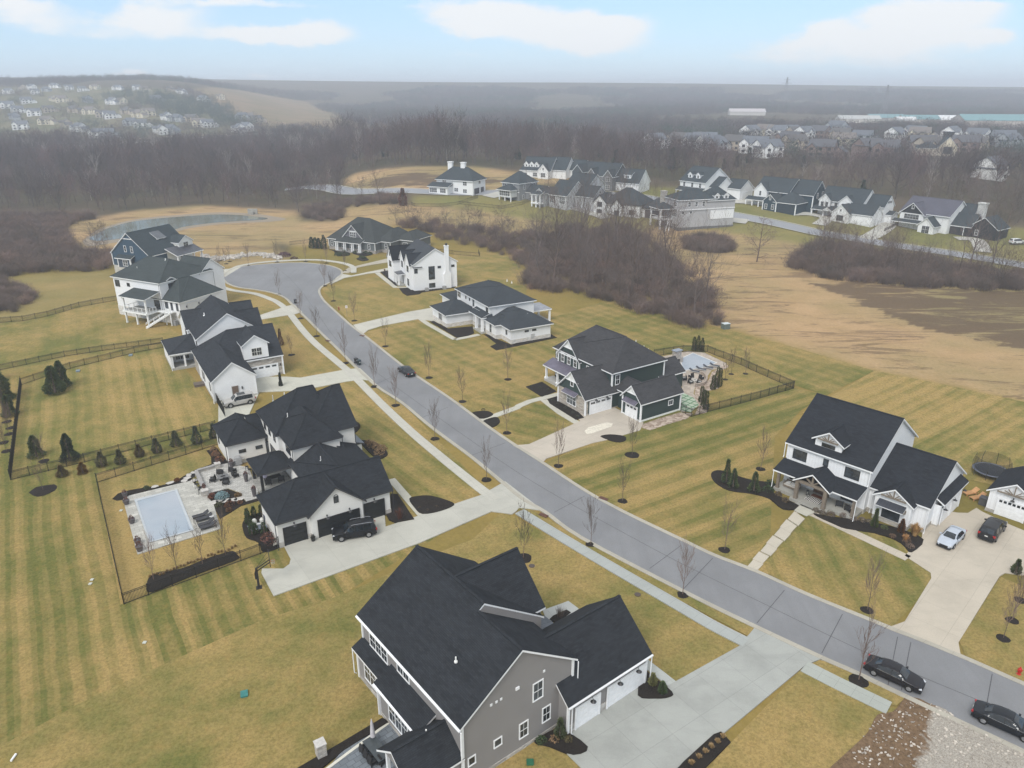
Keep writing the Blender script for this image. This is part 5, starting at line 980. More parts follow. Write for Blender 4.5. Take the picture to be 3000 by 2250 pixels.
for u, v, h, ms, base, l in ((2217,767,15,CONE_T,14,'lone conical leafless tree in the tan field beside the thicket'),(1113,600,13,BIG[1],19,'broad leafless tree standing alone left of the chimneyed white house'),(282,742,8.5,MED[0],9,'left one of two leafless trees by the near shore of the pond'),(312,740,7.5,MED[2],9,'right one of two leafless trees by the near shore of the pond'),(2185,1345,4.5,SAP[1],5.2,None),(2840,790,17,BIG[0],19,'tall leafless tree in front of the black and white house'),(2900,800,17,BIG[2],19,'leafless tree right of the black and white house'),(1932,1065,3,SAP[0],5.2,None)):
    if l: p = T(u, v); plant_tree(ms, 'bare_tree', (p.x, p.y, p.z), h/base, rn_.uniform(0, 6.3), l)
p = T(1181,603); r_ = conifer(1181, 603, 7, 2.6, 'rusty leaved tree left of the chimneyed white house', (.16, .07, .045), .6, 1500, .3, 'tree', name='rusty_tree'); r_.location = p
# woodland: the nearest trees stand as things, the mass behind them is one stuff object
NEARW = wpoly([(-500,620),(-400,640),(280,634),(407,612),(588,598),(859,612),(880,640),(905,606),(1000,590),(1003,524),(1045,503),(1181,487),(1384,483),(1520,500),(1700,506),(1860,536),(1990,538),(2150,542),(2360,582),(2560,602),(2700,626),(3000,656),(3500,690),(3500,560),(3000,520),(2500,500),(2100,470),(1900,455),(1500,440),(1000,430),(500,432),(-500,452)])
FOREST = []
for x, y in scatter(NEARW, 7.2, 21): FOREST.append((x, y))
FOREST.sort(key=lambda p: p[1]-.12*abs(p[0]))
edge = FOREST[:150]; FOREST = FOREST[150:]
for k, (x, y) in enumerate(edge): IND.append((x, y, rn_.uniform(9, 16), PALE if k % 19 == 0 else (MED if k % 3 else BIG), 16, 'leafless tree on the near edge of the woodland', 'bare trees on the woodland edge'))
for k, (x, y, h, ms, base, label, group) in enumerate(IND[:330]):
    z = terr(x, y); M_ = ms[k % len(ms)]; b = 19 if ms is BIG else (18 if ms is PALE else 9)
    if ms is MED and h > 12: h = 11
    plant_tree(M_, 'bare_tree', (x, y, z), h/b, rn_.uniform(0, 6.3), label, 'tree', group)
def instancer(name, meshes, pts, label=None, cat=None):
    "one stuff object: points carrying scale, turn and kind, each drawn as one of the meshes"
    me = bpy.data.meshes.new(name); me.from_pydata([p[:3] for p in pts], [], [])
    for nm, vals in (('sz', [p[3] for p in pts]), ('turn', [rn_.uniform(0, 6.28) for _ in pts])):
        a = me.attributes.new(nm, 'FLOAT', 'POINT'); a.data.foreach_set('value', vals)
    a = me.attributes.new('pick', 'INT', 'POINT'); a.data.foreach_set('value', [int(p[4]) for p in pts])
    o = bpy.data.objects.new(name, me); COL.objects.link(o); tag(o, label, cat, kind='stuff')
    ng = bpy.data.node_groups.new(name, 'GeometryNodeTree'); ng.interface.new_socket('Geometry', in_out='INPUT', socket_type='NodeSocketGeometry'); ng.interface.new_socket('Geometry', in_out='OUTPUT', socket_type='NodeSocketGeometry')
    N, L = ng.nodes, ng.links; gi = N.new('NodeGroupInput'); go = N.new('NodeGroupOutput'); join = N.new('GeometryNodeJoinGeometry'); L.new(join.outputs[0], go.inputs[0])
    def att(nm, ty): n = N.new('GeometryNodeInputNamedAttribute'); n.data_type = ty; n.inputs['Name'].default_value = nm; return n.outputs[0]
    for k, m in enumerate(meshes):
        src = bpy.data.objects.new(name+'_source', m)   # never linked to the scene
        oi = N.new('GeometryNodeObjectInfo'); oi.inputs['Object'].default_value = src; oi.inputs['As Instance'].default_value = True
        ip = N.new('GeometryNodeInstanceOnPoints'); L.new(gi.outputs[0], ip.inputs['Points']); L.new(oi.outputs['Geometry'], ip.inputs['Instance'])
        cmp = N.new('FunctionNodeCompare'); cmp.data_type = 'INT'; cmp.operation = 'EQUAL'; L.new(att('pick', 'INT'), cmp.inputs[2]); cmp.inputs[3].default_value = k; L.new(cmp.outputs[0], ip.inputs['Selection'])
        cx = N.new('ShaderNodeCombineXYZ'); L.new(att('turn', 'FLOAT'), cx.inputs[2]); L.new(cx.outputs[0], ip.inputs['Rotation']); L.new(att('sz', 'FLOAT'), ip.inputs['Scale']); L.new(ip.outputs[0], join.inputs[0])
    md = o.modifiers.new('scatter', 'NODES'); md.node_group = ng; return o
instancer('brush', BR, BITS)
def whole(name, mat, *a, **k):
    T_, B_ = bare(*a, **k); return raw_mesh(name, *prisms(T_+B_, 3), mat)
FT = [whole('forest_tree', m_bark([(.105, .085, .082), (.12, .095, .09), (.09, .08, .075), (.14, .10, .095)][i % 4], .3), 400+i, 16, .2, 3, (4, 5), .7, .35, .25, .18, .045, .36, 'round') for i in range(5)]
FT.append(whole('forest_tree_pale', BK_PALE, 420, 17, .2, 3, (3, 4), .55, .5, .3, .14, .035, .3, 'vase'))
_v, _f = conifer_mesh(5, 13, 3.2, .7, 420, 1.0); FT.append(raw_mesh('forest_conifer', _v, _f, m_leaf((.03, .045, .03))))
def patch(seed, n=7, R=26, mat=None):   # a group of distant crowns
    rn = random.Random(seed); V = []; F = []
    for _ in range(n):
        cx, cy, hh, rr = rn.uniform(-R, R), rn.uniform(-R, R), rn.uniform(9, 16), rn.uniform(5, 8)
        for _ in range(130):
            a = rn.uniform(0, 6.28); q = math.sqrt(rn.random())*rr; c = Vector((cx+cos(a)*q, cy+sin(a)*q, hh*rn.uniform(.1, 1)*(1-.35*(q/rr)**2))); L = rn.uniform(.9, 2.2); d = Vector((rn.gauss(0,.4), rn.gauss(0,.4), 1)).normalized(); s = d.cross(Vector((rn.gauss(0,1), rn.gauss(0,1), .1))).normalized(); i = len(V)
            V += [tuple(c-s*.22), tuple(c+s*.22), tuple(c+d*L+s*.1)]; F.append((i, i+1, i+2))
    return raw_mesh('distant_wood', V, F, mat)
PT = [patch(500+i, mat=m_bark([(.10, .083, .08), (.115, .09, .088), (.085, .08, .078)][i % 3], .3)) for i in range(3)]+[patch(510, 7, 24, m_leaf((.035, .05, .04)))]
CLEAR = []   # places kept open for houses, filled below
KEEP = [T(u, v) for u, v in []]
def build_forest(open_):
    pts = []
    def free(x, y):
        for ox, oy, r in open_:
            if (x-ox)**2+(y-oy)**2 < r*r: return False
        return True
    for x, y in FOREST:
        if free(x, y):
            k = rn_.random(); pts.append((x, y, terr(x, y)-.3, rn_.uniform(.5, .95)*(.95+.7*mnoise.noise(Vector((x*.012, y*.012, 5)))), 5 if k < .04 else (6 if k < .05+(.05 if x > 0 else 0) else rn_.randrange(5))))
    instancer('woodland', FT, pts)
    pts = []; rs = np.random.RandomState(3)
    far = wpoly([(-900,440),(-900,300)])
    for x, y in scatter(wpoly([(-700,450),(500,430),(1000,428),(1500,438),(1900,452),(2100,468),(2500,498),(3000,518),(3700,555),(3700,290),(3000,268),(2000,262),(1300,256),(700,258),(0,240),(-700,240)]), 21, 9):
        v = mnoise.noise(Vector((x*.004, y*.0025, 1)))
        r = x/y
        if v < -.22: continue
        if inpoly(np.array([x]), np.array([y]), SLOPE_W)[0]: continue
        if inpoly(np.array([x]), np.array([y]), COPSE_W)[0]: pts.append((x, y, terr(x, y)-.5, rn_.uniform(.6, .9), 3 if y < 1150 or rn_.random() < .4 else rn_.randrange(3))); continue
        if inpoly(np.array([x]), np.array([y]), ESTATE_W)[0] and rn_.random() > .10+.5*ss(.05, .3, v): continue
        if not free(x, y): continue
        pts.append((x, y, terr(x, y)-.5, rn_.uniform(.45, .8), 3 if (rn_.random() < .14 or mnoise.noise(Vector((x*.01, y*.01, 7))) > .33) else rn_.randrange(3)))
    instancer('distant_woodland', PT, pts); print('forest', len(pts))
SLOPE_W = wpoly(SITE['slope']); ESTATE_W = wpoly(SITE['estate'])
COPSE_W = wpoly([(290,278),(430,276),(520,292),(640,300),(690,325),(720,370),(690,385),(640,372),(560,352),(520,340),(460,325),(380,300)])
# ================================================================== THE NEXT STREET AND THE FAR ESTATES
OPEN = []
def mid(name, px, ang, label, trim=WHITE, r=20):
    p = T(*px); OPEN.append((p.x, p.y, r)); ang -= math.degrees(atan2(p.x, p.y))*.9; H = House(name, Vector((p.x, p.y, p.z)), ang, label, 'house', None, trim); H.root.scale = (1.15,)*3; return H
RM = m_shingle((.05, .062, .07), .15); Z0 = -2.5
def mids():
    W = m_brick((.74, .75, .75), .4, .13, .02, .95)
    H = mid('white_chimneys_house', (1386, 574), -30, 'white hip roofed house with two white chimneys beyond the meadow'); H.hip(-16, 0, 0, 9.5, Z0, 5.6, .85, W, RM, .5); H.walls(-17.2, -9, -3.6, 0.1, Z0, 3.0, W)
    H.plane([(-17.8, -4.1, 2.9), (-8.6, -4.1, 2.9), (-8.6, 0, 4.2), (-17.8, 0, 4.2)], RM)
    for x in (-12.5, -6.8):
        m = MB(); m.box(x-.9, x+.9, 4.2, 5.4, 6, 11.2); m.box(x-1.05, x+1.05, 4.05, 5.55, 11.2, 11.5); m.build('chimney', W, H.root)
    for x, z in ((-12.5, 3.9), (-3.5, 3.6), (-3.5, .9), (-7.3, 1.2)): H.win('-y', 0, x, z, .8, 1.3, 2)
    for x, n in ((-15.3, 4), (-11, 3)): H.win('-y', -3.6, x, .9, .8, 1.5, n)
    H.garage('+x', 0, 2.6, 0, 4, 2.6, (.05,.05,.06)); H.garage('+x', 0, 6.8, 0, 2.6, 2.6, (.05,.05,.06)); H.win('+x', 0, 5, 4, .7, 1, 2); H.done()
    H = mid('white_dormer_house', (1612, 524), -25, 'white farmhouse with three small dormers farthest back on the next street'); B = m_batten((.76, .77, .77), .4)
    H.gable(-13, 0, 0, 10, Z0, 3.2, .95, 'x', B, RM, .4, .3); H.gable(-2, 6, 2, 12, Z0, 3.6, .9, 'x', B, RM, .4, .3); H.gable(5, 12, 6, 14, Z0, 3.4, .9, 'x', B, RM, .4, .3); H.gable(-14.5, -13, 1, 7, Z0, 2.8, .4, 'x', B, RM, .3, .3); H.gable(-5, -.3, -1.5, 5, Z0, 3.1, 1.1, 'y', B, RM, .3, .3, e1=False)
    for x in (-11.5, -9, -6.7): H.gable(x-1, x+1, 1.0, 4, 4, 5.3, 1.0, 'y', B, RM, .2, .2, e1=False); H.win('-y', 1.0, x, 4.4, .6, .8, 1)
    H.win('-y', -1.5, -2.6, .7, 1.0, 1.6, 2); H.win('-y', 0, -11.6, .6, .8, 1.4, 2); H.win('-y', 0, -7, .6, .9, 1.5, 2); H.win('-y', -1.5, -2.6, 3.4, .6, 1, 1); H.done()
    G3 = m_siding((.24, .25, .26), .25)
    H = mid('grey_hip_house', (1521, 589), -42, 'mid grey hip roofed house with a small white screened porch'); H.hip(-8.5, 0, 0, 10, Z0, 6.3, .8, G3, RM, .4); H.walls(-7.2, -1.0, -3.4, 0.1, 1.4, 3.8, m_paint((.6, .62, .62))); H.hip(-7.5, -.7, -3.8, 3.8, 3, 4.0, .55, None, RM, .3, walls=False); H.gable(0, 8, 3.5, 10, Z0, 3.0, .7, 'x', G3, RM, .3, .3)
    for x in (-6.9, -4.1, -1.2): H.post(x, -3.2, Z0, 1.4, .3)
    H.win('-y', -3.4, -4.1, 1.9, 1.0, 1.7, 5); H.win('-y', 0, -7.2, 4.3, .9, 1.4, 2); H.win('-y', 0, -3.2, 4.5, .7, 1.2, 1); H.win('+x', 0, 3, 4, .8, 1.4, 1); H.win('+x', 0, 8, 4.2, .9, 1.4, 2); H.win('+x', 0, 2.2, .6, .8, 1.3, 1)
    H.tr.box(-8.6, .1, -.1, 0, 2.9, 3.1); H.done()
    G4 = m_siding((.44, .45, .46), .25)
    H = mid('light_grey_gabled_house', (1632, 612), -40, 'light grey house of several gables with white columns on a two storey porch'); H.gable(-4, 4, .4, 12, Z0, 4.8, .75, 'x', G4, RM, .4, .3); H.gable(-9, -5, -1.5, 6, Z0, 5.0, .75, 'y', G4, RM, .3, .3, e1=False); H.gable(-4, 6, 10, 19, Z0, 7.6, .75, 'x', G4, RM, .4, .3); H.gable(2, 12, 5, 13, Z0, 4.6, .8, 'x', G4, RM, .4, .3); H.gable(8, 15, 8, 14, Z0, 3.4, .8, 'x', G4, RM, .4, .3)
    for x in (-8.9, -6.9, -5.1): H.post(x, -3.3, Z0, 4.6, .4)
    H.slab(-9.2, -4.8, -3.6, -1.5, 1.4, 1.8, m_paint(WHITE)); H.plane([(-9.5, -3.9, 4.6), (-4.6, -3.9, 4.6), (-4.6, -1.3, 5.6), (-9.5, -1.3, 5.6)], RM); H.garage('+x', 12, 9, .2, 5, 2.4, (.04,.04,.045)); H.win('-y', .4, -2.4, 1.9, .8, 2.4, 3); H.win('-y', .4, 1.9, 1.9, .8, 2.4, 3); H.win('-y', .4, -2, -1.4, .8, 1, 2); H.win('+x', 6, 14.5, 6.3, .6, .9, 1); H.win('+x', 12, 9, 5.4, .6, .9, 1); H.done()
    ST = m_stone((.16, .165, .17), .6, .25, .25); SG = m_siding((.07, .085, .095), .25)
    H = mid('dark_stone_house', (1798, 559), -30, 'large dark stone and shingle house with a row of pointed front gables'); H.gable(-17, 0, 0, 11, Z0, 5.2, .8, 'x', SG, RM, .4, .3); H.gable(-3.6, .2, -2, 5, Z0, 5.4, 1.2, 'y', ST, RM, .3, .3, e1=False); H.gable(-11, -7.2, -2, 5, Z0, 5.6, 1.2, 'y', ST, RM, .3, .3, e1=False); H.gable(-17.5, -12.8, -2.5, 5, Z0, 6.4, 1.1, 'y', SG, RM, .3, .3, e1=False)
    H.gable(0, 10, 1, 10, Z0, 3.4, 1.0, 'x', m_batten((.68,.69,.69), .4), RM, .4, .3); H.walls(3, 6, 2.2, 4, 4.5, 6.0, m_paint(WHITE)); H.plane([(2.7, 1.9, 5.9), (6.3, 1.9, 5.9), (6.3, 4.6, 6.9), (2.7, 4.6, 6.9)], RM); H.win('-y', 2.2, 4.5, 4.8, .6, .8, 2); H.garage('-y', 1, 3, 0, 4.4, 2.4); H.garage('-y', 1, 7.4, 0, 3, 2.4)
    for x, z in ((-1.7, .6), (-1.7, 3.6), (-9.1, .6), (-9.1, 3.6)): H.win('-y', -2, x, z, .8, 1.5, 2, (.7,.7,.66))
    for x, z in ((-15.2, .8), (-15.2, 4.2)): H.win('-y', -2.5, x, z, .8, 1.5, 3, (.6,.6,.58))
    H.plane([(-17, -4.4, 2.7), (-13, -4.4, 2.7), (-13, -2.5, 3.6), (-17, -2.5, 3.6)], RM); H.post(-16.7, -4.2, Z0, 2.7, .3); H.post(-13.3, -4.2, Z0, 2.7, .3); H.win('-y', 0, -5.4, 3.6, .8, 1.4, 2); H.done()
    H = mid('white_house_behind_trees', (1873, 640), -24, 'white house with dark trim and dark roof half hidden by the tall hedgerow trees', (.03,.03,.035)); H.hip(-14, 0, 0, 12, Z0, 4.4, .75, W, RM, .4); H.gable(-16.5, -12, -1.5, 6, Z0, 4.6, 1.0, 'y', W, RM, .4, .4, e1=False); H.gable(-10, -6, -1.0, 6, Z0, 3.6, 1.1, 'y', W, RM, .4, .4, e1=False); H.hip(0, 8, 2, 11, Z0, 3.5, .7, W, RM, .4); H.garage('-y', 2, 4, .1, 5.5, 2.5, (.05,.05,.055))
    for x, y, z in ((-14.2, -1.5, .5), (-14.2, -1.5, 3), (-8, -1, .5), (-3, 0, .9)): H.win('-y', y, x, z, .8, 1.5, 2)
    H.done()
    H = mid('grey_walkout_house', (1985, 677), 30, 'light grey house with three garage doors, a stone chimney and a white railed deck'); GS = m_siding((.42, .42, .43), .25); H.hip(0, 13, 0, 9, Z0+1, 9.6, .55, GS, RM, .4, band=(2.5, ST)); H.hip(10, 20, -.3, 8, Z0+1, 9.2, .8, GS, RM, .4, band=(2.5, ST)); H.tr.box(-.06, 20.1, -.4, -.3, 6.4, 6.65)
    for x in (13.2, 16.6): H.gable(x-.9, x+.9, -.1, 3, 9.2, 10.4, .8, 'y', m_paint(WHITE), RM, .2, .2, e1=False); H.win('-y', -.1, x, 9.5, .8, .8, 1)
    H.garage('-y', -.3, 14, 3.2, 5.4, 2.6); H.garage('-y', -.3, 18.2, 3.2, 2.8, 2.6)
    for x in (3.5, 6, 8.6): H.win('-y', 0, x, 7.4, .8, 1.4, 1)
    for x in (1.4, 4.2): H.win('-y', 0, x, 5.2, .8, .8, 1)
    for z, h, n in ((.6, 1.4, 2), (4.2, 2.4, 3), (7.4, 1.2, 2)): H.win('-x', 0, 2.6, z, .9, h, n)
    H.slab(-4.5, 0, 3.5, 10, 3.0, 3.3, m_paint((.5,.5,.5)), 'deck'); H.hip(-4.6, 1, 3.4, 10, 6.5, 6.6, .5, None, RM, .4, walls=False)
    for y in (3.7, 9.8): H.post(-4.4, y, -1, 6.4, .4)
    m = MB()
    for z in (3.5, 4.2): m.bar((-4.5, 3.6, z), (-4.5, 9.9, z), .12, .12); m.bar((-4.5, 3.6, z), (-2, 3.6, z), .12, .12)
    m.build('railing', H.T, H.root); m = MB(); m.bar((-2, 2.4, 3.1), (-4.4, .2, 0), .14, .4); m.bar((-1, 3.2, 3.1), (-3.6, -.6, 0), .14, .4); m.bar((-2, 2.4, 4.1), (-4.4, .2, 1), .1, .1); m.build('stair', H.T, H.root)
    m = MB(); m.box(-1, .6, 9.0, 10.6, 0, 11.0); m.box(-1.1, .7, 8.9, 10.7, 11.0, 11.3); m.build('chimney', m_stone((.4,.39,.37)), H.root); H.done()
    H = mid('white_gable_end_house', (2062, 585), -38, 'white house whose tall stepped gable end holds two garage doors, with two dormers'); H.gable(-11.5, 0, 0, 15, Z0, 6.0, .62, 'x', B, RM, .4, .3); H.gable(-1, 3.5, 2.5, 13, Z0, 4.4, .62, 'x', B, RM, .4, .3); H.gable(2, 9, 9, 17, Z0, 4.0, .7, 'x', B, RM, .4, .3); H.plane([(-11.6, -2.6, 2.7), (.2, -2.6, 2.7), (.2, 0, 3.8), (-11.6, 0, 3.8)], RM)
    for x in (-11.2, -8, -4.8, -2): H.post(x, -2.3, Z0, 2.7, .35)
    for x in (-9.5, -5.8, -2.2): H.win('-y', 0, x, 4.0, .9, 1.5, 1)
    for x in (-8.2, -4.6): H.gable(x-.9, x+.9, 1.5, 5, 6.5, 8.2, .9, 'y', m_paint(WHITE), RM, .2, .2, e1=False); H.win('-y', 1.5, x, 7.2, .7, .9, 1)
    H.garage('+x', 3.5, 5.2, .1, 3, 2.5); H.garage('+x', 9, 12.5, .1, 4.6, 2.5); H.done()
    NV = m_siding((.03, .055, .075), .25)
    H = mid('navy_house', (2271, 621), -30, 'dark teal blue house with one cream front gable, a white SUV on its drive'); H.gable(-12, 1, 6, 17, Z0, 6.0, .75, 'x', NV, RM, .4, .3); H.gable(-11.5, -6.5, 4.5, 12, Z0, 6.1, 1.0, 'y', B, RM, .3, .3, e1=False); H.gable(-5, 0, 0, 8, Z0, 3.4, .9, 'y', NV, RM, .4, .3, e1=False); H.hip(-1, 7, .4, 9, Z0, 3.5, .8, NV, RM, .4); H.gable(0, 9, 8, 17, Z0, 5.8, .95, 'x', NV, RM, .4, .3)
    H.plane([(-13.5, 2, 2.8), (-5, 2, 2.8), (-5, 4.6, 3.8), (-13.5, 4.6, 3.8)], RM); H.slab(-13.2, -5, 2.2, 4.6, Z0, .4, m_concrete((.4,.4,.38)))
    for x in (-13, -10.5, -8): H.post(x, 2.3, .4, 2.8, .35)
    H.garage('-y', .4, 3.5, .1, 5.4, 2.5, (.03,.045,.06), fc=(.03,.05,.07)); H.win('-y', 0, -3.8, .8, .8, 1.5, 1); H.win('-y', 0, -1.2, .8, .8, 1.5, 1); H.win('-y', 0, -2.5, 3.9, .5, 1.2, 1); H.win('-y', 4.5, -9, 4.4, .7, 1.5, 1); H.win('-y', 6, -11.9, 4.2, .7, 1.4, 1); H.win('+x', 9, 11, 4.6, .8, 1.6, 1); H.win('+x', 9, 14.5, 4.8, .8, 1.6, 1); H.win('+x', 9, 15, .9, .9, 2.2, 2)
    for x, y in ((-5, 0), (0, 0), (7, .4), (9, 8), (9, 17), (-12, 6)): H.corner(x, y, -2, 3.3 if y < 1 else 5.8, .25)
    H.done()
    H = mid('white_twin_gable_house', (2490, 654), -28, 'white farmhouse with two upper front gables and a low garage wing in front'); H.gable(-14, 1, 4.5, 14, Z0, 5.9, .85, 'x', B, RM, .4, .3); H.gable(-13.6, -9.6, 3.6, 10, Z0, 6.0, .95, 'y', B, RM, .35, .3, e1=False); H.gable(-6.5, -1.8, 3.6, 10, Z0, 6.0, .85, 'y', B, RM, .35, .3, e1=False); H.gable(-6, 0, -1.5, 7, Z0, 3.1, .85, 'y', B, RM, .4, .3, e1=False); H.gable(-2, 7, 0, 6.5, Z0, 3.3, .8, 'x', B, RM, .4, .3); H.gable(0, 7, 7, 14, Z0, 5.4, .9, 'x', B, RM, .4, .3); H.gable(5, 9, 9, 13.6, Z0, 2.7, .4, 'x', B, RM, .3, .3)
    H.plane([(-15, 1, 2.8), (-5.5, 1, 2.8), (-5.5, 4.5, 4.0), (-15, 4.5, 4.0)], RM); H.slab(-14.8, -6, 1.2, 4.5, Z0, .4, m_concrete((.4,.4,.38))); H.gable(-10.5, -7, .6, 4, 2.8, 2.9, .6, 'y', m_paint(WHITE), RM, .3, .3, walls=False, e1=False)
    for x in (-14.6, -10.4, -7.2): H.post(x, 1.4, .4, 2.8, .35)
    H.win('-y', -1.5, -3, .7, .7, 1.6, 3, (.1,.1,.1)); H.win('-y', -1.5, -3, 3.6, .5, .7, 1); H.garage('-y', 0, 2.3, .1, 3.6, 2.4); H.garage('-y', 0, 5.6, .1, 2.2, 2.4)
    for x in (-12.4, -10.8, -8, -5, -3.2): H.win('-y', 3.6 if x != -8 else 4.5, x, 3.9, .8, 1.4, 1, (.25,.25,.25))
    H.win('+x', 7, 10.5, 6.2, .9, .8, 3); H.win('+x', 9, 11.3, .2, .9, 1.6, 1); H.done()
    H = mid('black_and_white_house', (2790, 690), -26, 'white house with black shingled gable and a dark outbuilding wing with pale chimney'); D2 = m_siding((.02,.022,.026), .3); RL = m_shingle((.10, .10, .125), .12)
    H.gable(-17, -2, 0, 13, Z0, 5.6, .62, 'x', B, RL, .5, .4); H.gable(-16.5, -9, -1.5, 8, Z0, 5.3, .85, 'y', B, RL, .5, .5, e1=False, gwall=D2); H.gable(-9, -4.2, -4, 5, Z0, 2.6, .95, 'y', B, RM, .4, .4, e1=False); H.gable(-4, 4, 2, 10, Z0, 3.0, .8, 'x', D2, RM, .4, .3); H.gable(3, 11, 3, 11, Z0, 3.0, .75, 'y', D2, RM, .4, .3); H.gable(-4, 2, 6, 14, Z0, 5.4, .8, 'x', B, RM, .4, .3)
    H.plane([(-18, -3.6, 2.5), (-9, -3.6, 2.5), (-9, -1.5, 3.2), (-18, -1.5, 3.2)], RM); H.win('-y', -1.5, -12.8, 3.6, .9, 1.4, 5, (.5,.5,.5)); H.win('-y', -1.5, -12.8, 6.8, .6, .9, 1); H.win('-y', -4, -6.6, .2, 1.1, 2.2, 2); H.garage('-y', 2, 0, .1, 4, 2.4, (.03,.03,.035)); H.win('-y', 3, 5.4, .6, .8, 1.5, 1)
    m = MB(); m.box(2.2, 4.4, 8, 9.6, 3, 9.2); m.box(2.0, 4.6, 7.8, 9.8, 9.2, 9.6); m.build('chimney', m_brick((.55,.55,.53)), H.root); H.done()
mids()
# ---- distant houses: one small mesh each
def far_house_mesh(seed, wall, roof):
    rn = random.Random(seed); A = MB(); R_ = MB(); Wn = MB(); w, d, h = rn.uniform(11, 15), rn.uniform(8, 10), rn.uniform(4.6, 5.8)
    def wing(x0, x1, y0, y1, h, p, ax):
        c = [(x0,y0),(x1,y0),(x1,y1),(x0,y1)]
        for i in range(4): a, b = c[i], c[(i+1) % 4]; A.face([(*a, -3), (*b, -3), (*b, h), (*a, h)])
        if ax == 'x':
            m = (y0+y1)/2; z = h+p*(y1-y0)/2; A.face([(x0,y1,h),(x0,y0,h),(x0,m,z)]); A.face([(x1,y0,h),(x1,y1,h),(x1,m,z)]); e = .4
            R_.face([(x0-e,y0-e,h-.2),(x1+e,y0-e,h-.2),(x1+e,m,z+.1),(x0-e,m,z+.1)]); R_.face([(x1+e,y1+e,h-.2),(x0-e,y1+e,h-.2),(x0-e,m,z+.1),(x1+e,m,z+.1)])
        else:
            m = (x0+x1)/2; z = h+p*(x1-x0)/2; A.face([(x0,y0,h),(x1,y0,h),(m,y0,z)]); A.face([(x1,y1,h),(x0,y1,h),(m,y1,z)]); e = .4
            R_.face([(x0-e,y1+e,h-.2),(x0-e,y0-e,h-.2),(m,y0-e,z+.1),(m,y1+e,z+.1)]); R_.face([(x1+e,y0-e,h-.2),(x1+e,y1+e,h-.2),(m,y1+e,z+.1),(m,y0-e,z+.1)])
    wing(-w/2, w/2, 0, d, h, .7, 'x'); wing(-w/2, -w/2+5, -2.5, d-2, h*rn.uniform(.8, 1), .9, 'y')
    if rn.random() < .7: wing(w/2-1, w/2+5.5, 1, 8, 3, .7, 'y')
    for x in (-w/2+2.5, 0, w/2-2):
        for z in (.8, 3.4):
            y = -2.55 if x < -w/2+3 else -.05; Wn.face([(x-.9, y, z), (x+.9, y, z), (x+.9, y, z+1.3), (x-.9, y, z+1.3)])
    for y in (d*.3, d*.7):
        for z in (.8, 3.4): Wn.face([(w/2+.05, y-.6, z), (w/2+.05, y+.6, z), (w/2+.05, y+.6, z+1.3), (w/2+.05, y-.6, z+1.3)])
    V, F, mi = [], [], []
    for k, mb in enumerate((A, R_, Wn)):
        b = len(V); V += [tuple(p) for p in mb.v]; F += [tuple(i+b for i in f) for f in mb.f]; mi += [k]*len(mb.f)
    me = bpy.data.meshes.new('distant_house'); me.from_pydata(V, [], F)
    for m in (wall, roof, m_glass()): me.materials.append(m)
    me.polygons.foreach_set('material_index', mi); return me
KINDS = {}
for k, c, rf in (('white', (.78,.78,.77), (.12,.13,.15)), ('cream', (.62,.56,.43), (.16,.14,.13)), ('grey', (.36,.38,.40), (.11,.12,.14)), ('tan', (.42,.36,.29), (.10,.095,.095)), ('brick', (.22,.16,.14), (.09,.09,.1))):
    KINDS[k] = [far_house_mesh(hash(k) % 97*0+i*7+len(k), m_paint(c), plain('far_roof', rf, .8)) for i in range(2)]
def far_house(k, i, u, v, where, group, s=1.0, rz=None):
    p = T(u, v); OPEN.append((p.x, p.y-6, 13*s)); o = bpy.data.objects.new('distant_house', KINDS[k][i % 2]); COL.objects.link(o); o.location = (p.x, p.y, p.z); o.scale = (s, s, s); o.rotation_euler.z = rz if rz is not None else radians((-35, -15, 20, 40, -55)[i % 5]); tag(o, '%s house with dark pitched roof %s' % (k, where), 'house', group)
LH = 'wwwwtwwgwctctwcwgwcwgtcwwgcwwtgwwctwgctwwwwwgcwctgtcwgctwgc'
LP = [(88,262),(155,258),(22,318),(55,332),(185,372),(222,386),(283,405),(314,405),(105,276),(150,296),(212,330),(258,335),(298,344),(325,348),(350,306),(322,306),(378,368),(412,375),(440,340),(480,352),(512,356),(556,358),(584,372),(612,374),(460,394),(490,392),(275,262),(240,268),(205,264),(60,262),(130,268),(340,264),(400,264),(425,268),(495,266),(525,274),(705,350),(727,352),(758,359),(690,388),(712,384),(590,296),(100,340),(80,304),(35,350),(400,344),(20,275),(180,300),(145,330),(250,300),(365,335),(130,365),(60,380),(460,300),(640,290)]
for i, (u, v) in enumerate(LP):
    k = {'w': 'white', 'c': 'cream', 'g': 'grey', 't': 'tan'}[LH[i % len(LH)]]; far_house(k, i, u, v, 'on the hazy hillside estate at upper left', k+' houses of the hillside estate', .85 if v < 300 else 1.0)
RP = [(1935,436,'w'),(1975,430,'t'),(2030,436,'w'),(2062,434,'w'),(2090,444,'w'),(2112,444,'g'),(2137,440,'t'),(2203,450,'w'),(2228,446,'t'),(2262,462,'w'),(2212,404,'w'),(2228,402,'c'),(2270,404,'w'),(2312,400,'g'),(2345,408,'t'),(2372,410,'w'),(2388,406,'b'),(2455,414,'t'),(2470,434,'c'),(2560,458,'b'),(2640,412,'w'),(2670,408,'w'),(2688,412,'c'),(2702,446,'b'),(2735,450,'t'),(2805,410,'w'),(2850,416,'w'),(2822,446,'b'),(2940,426,'g'),(2972,432,'g'),(2932,524,'w'),(2300,430,'b'),(2400,460,'b'),(2590,464,'b'),(2340,440,'t'),(2880,440,'t'),(2440,388,'g'),(2520,420,'g')]
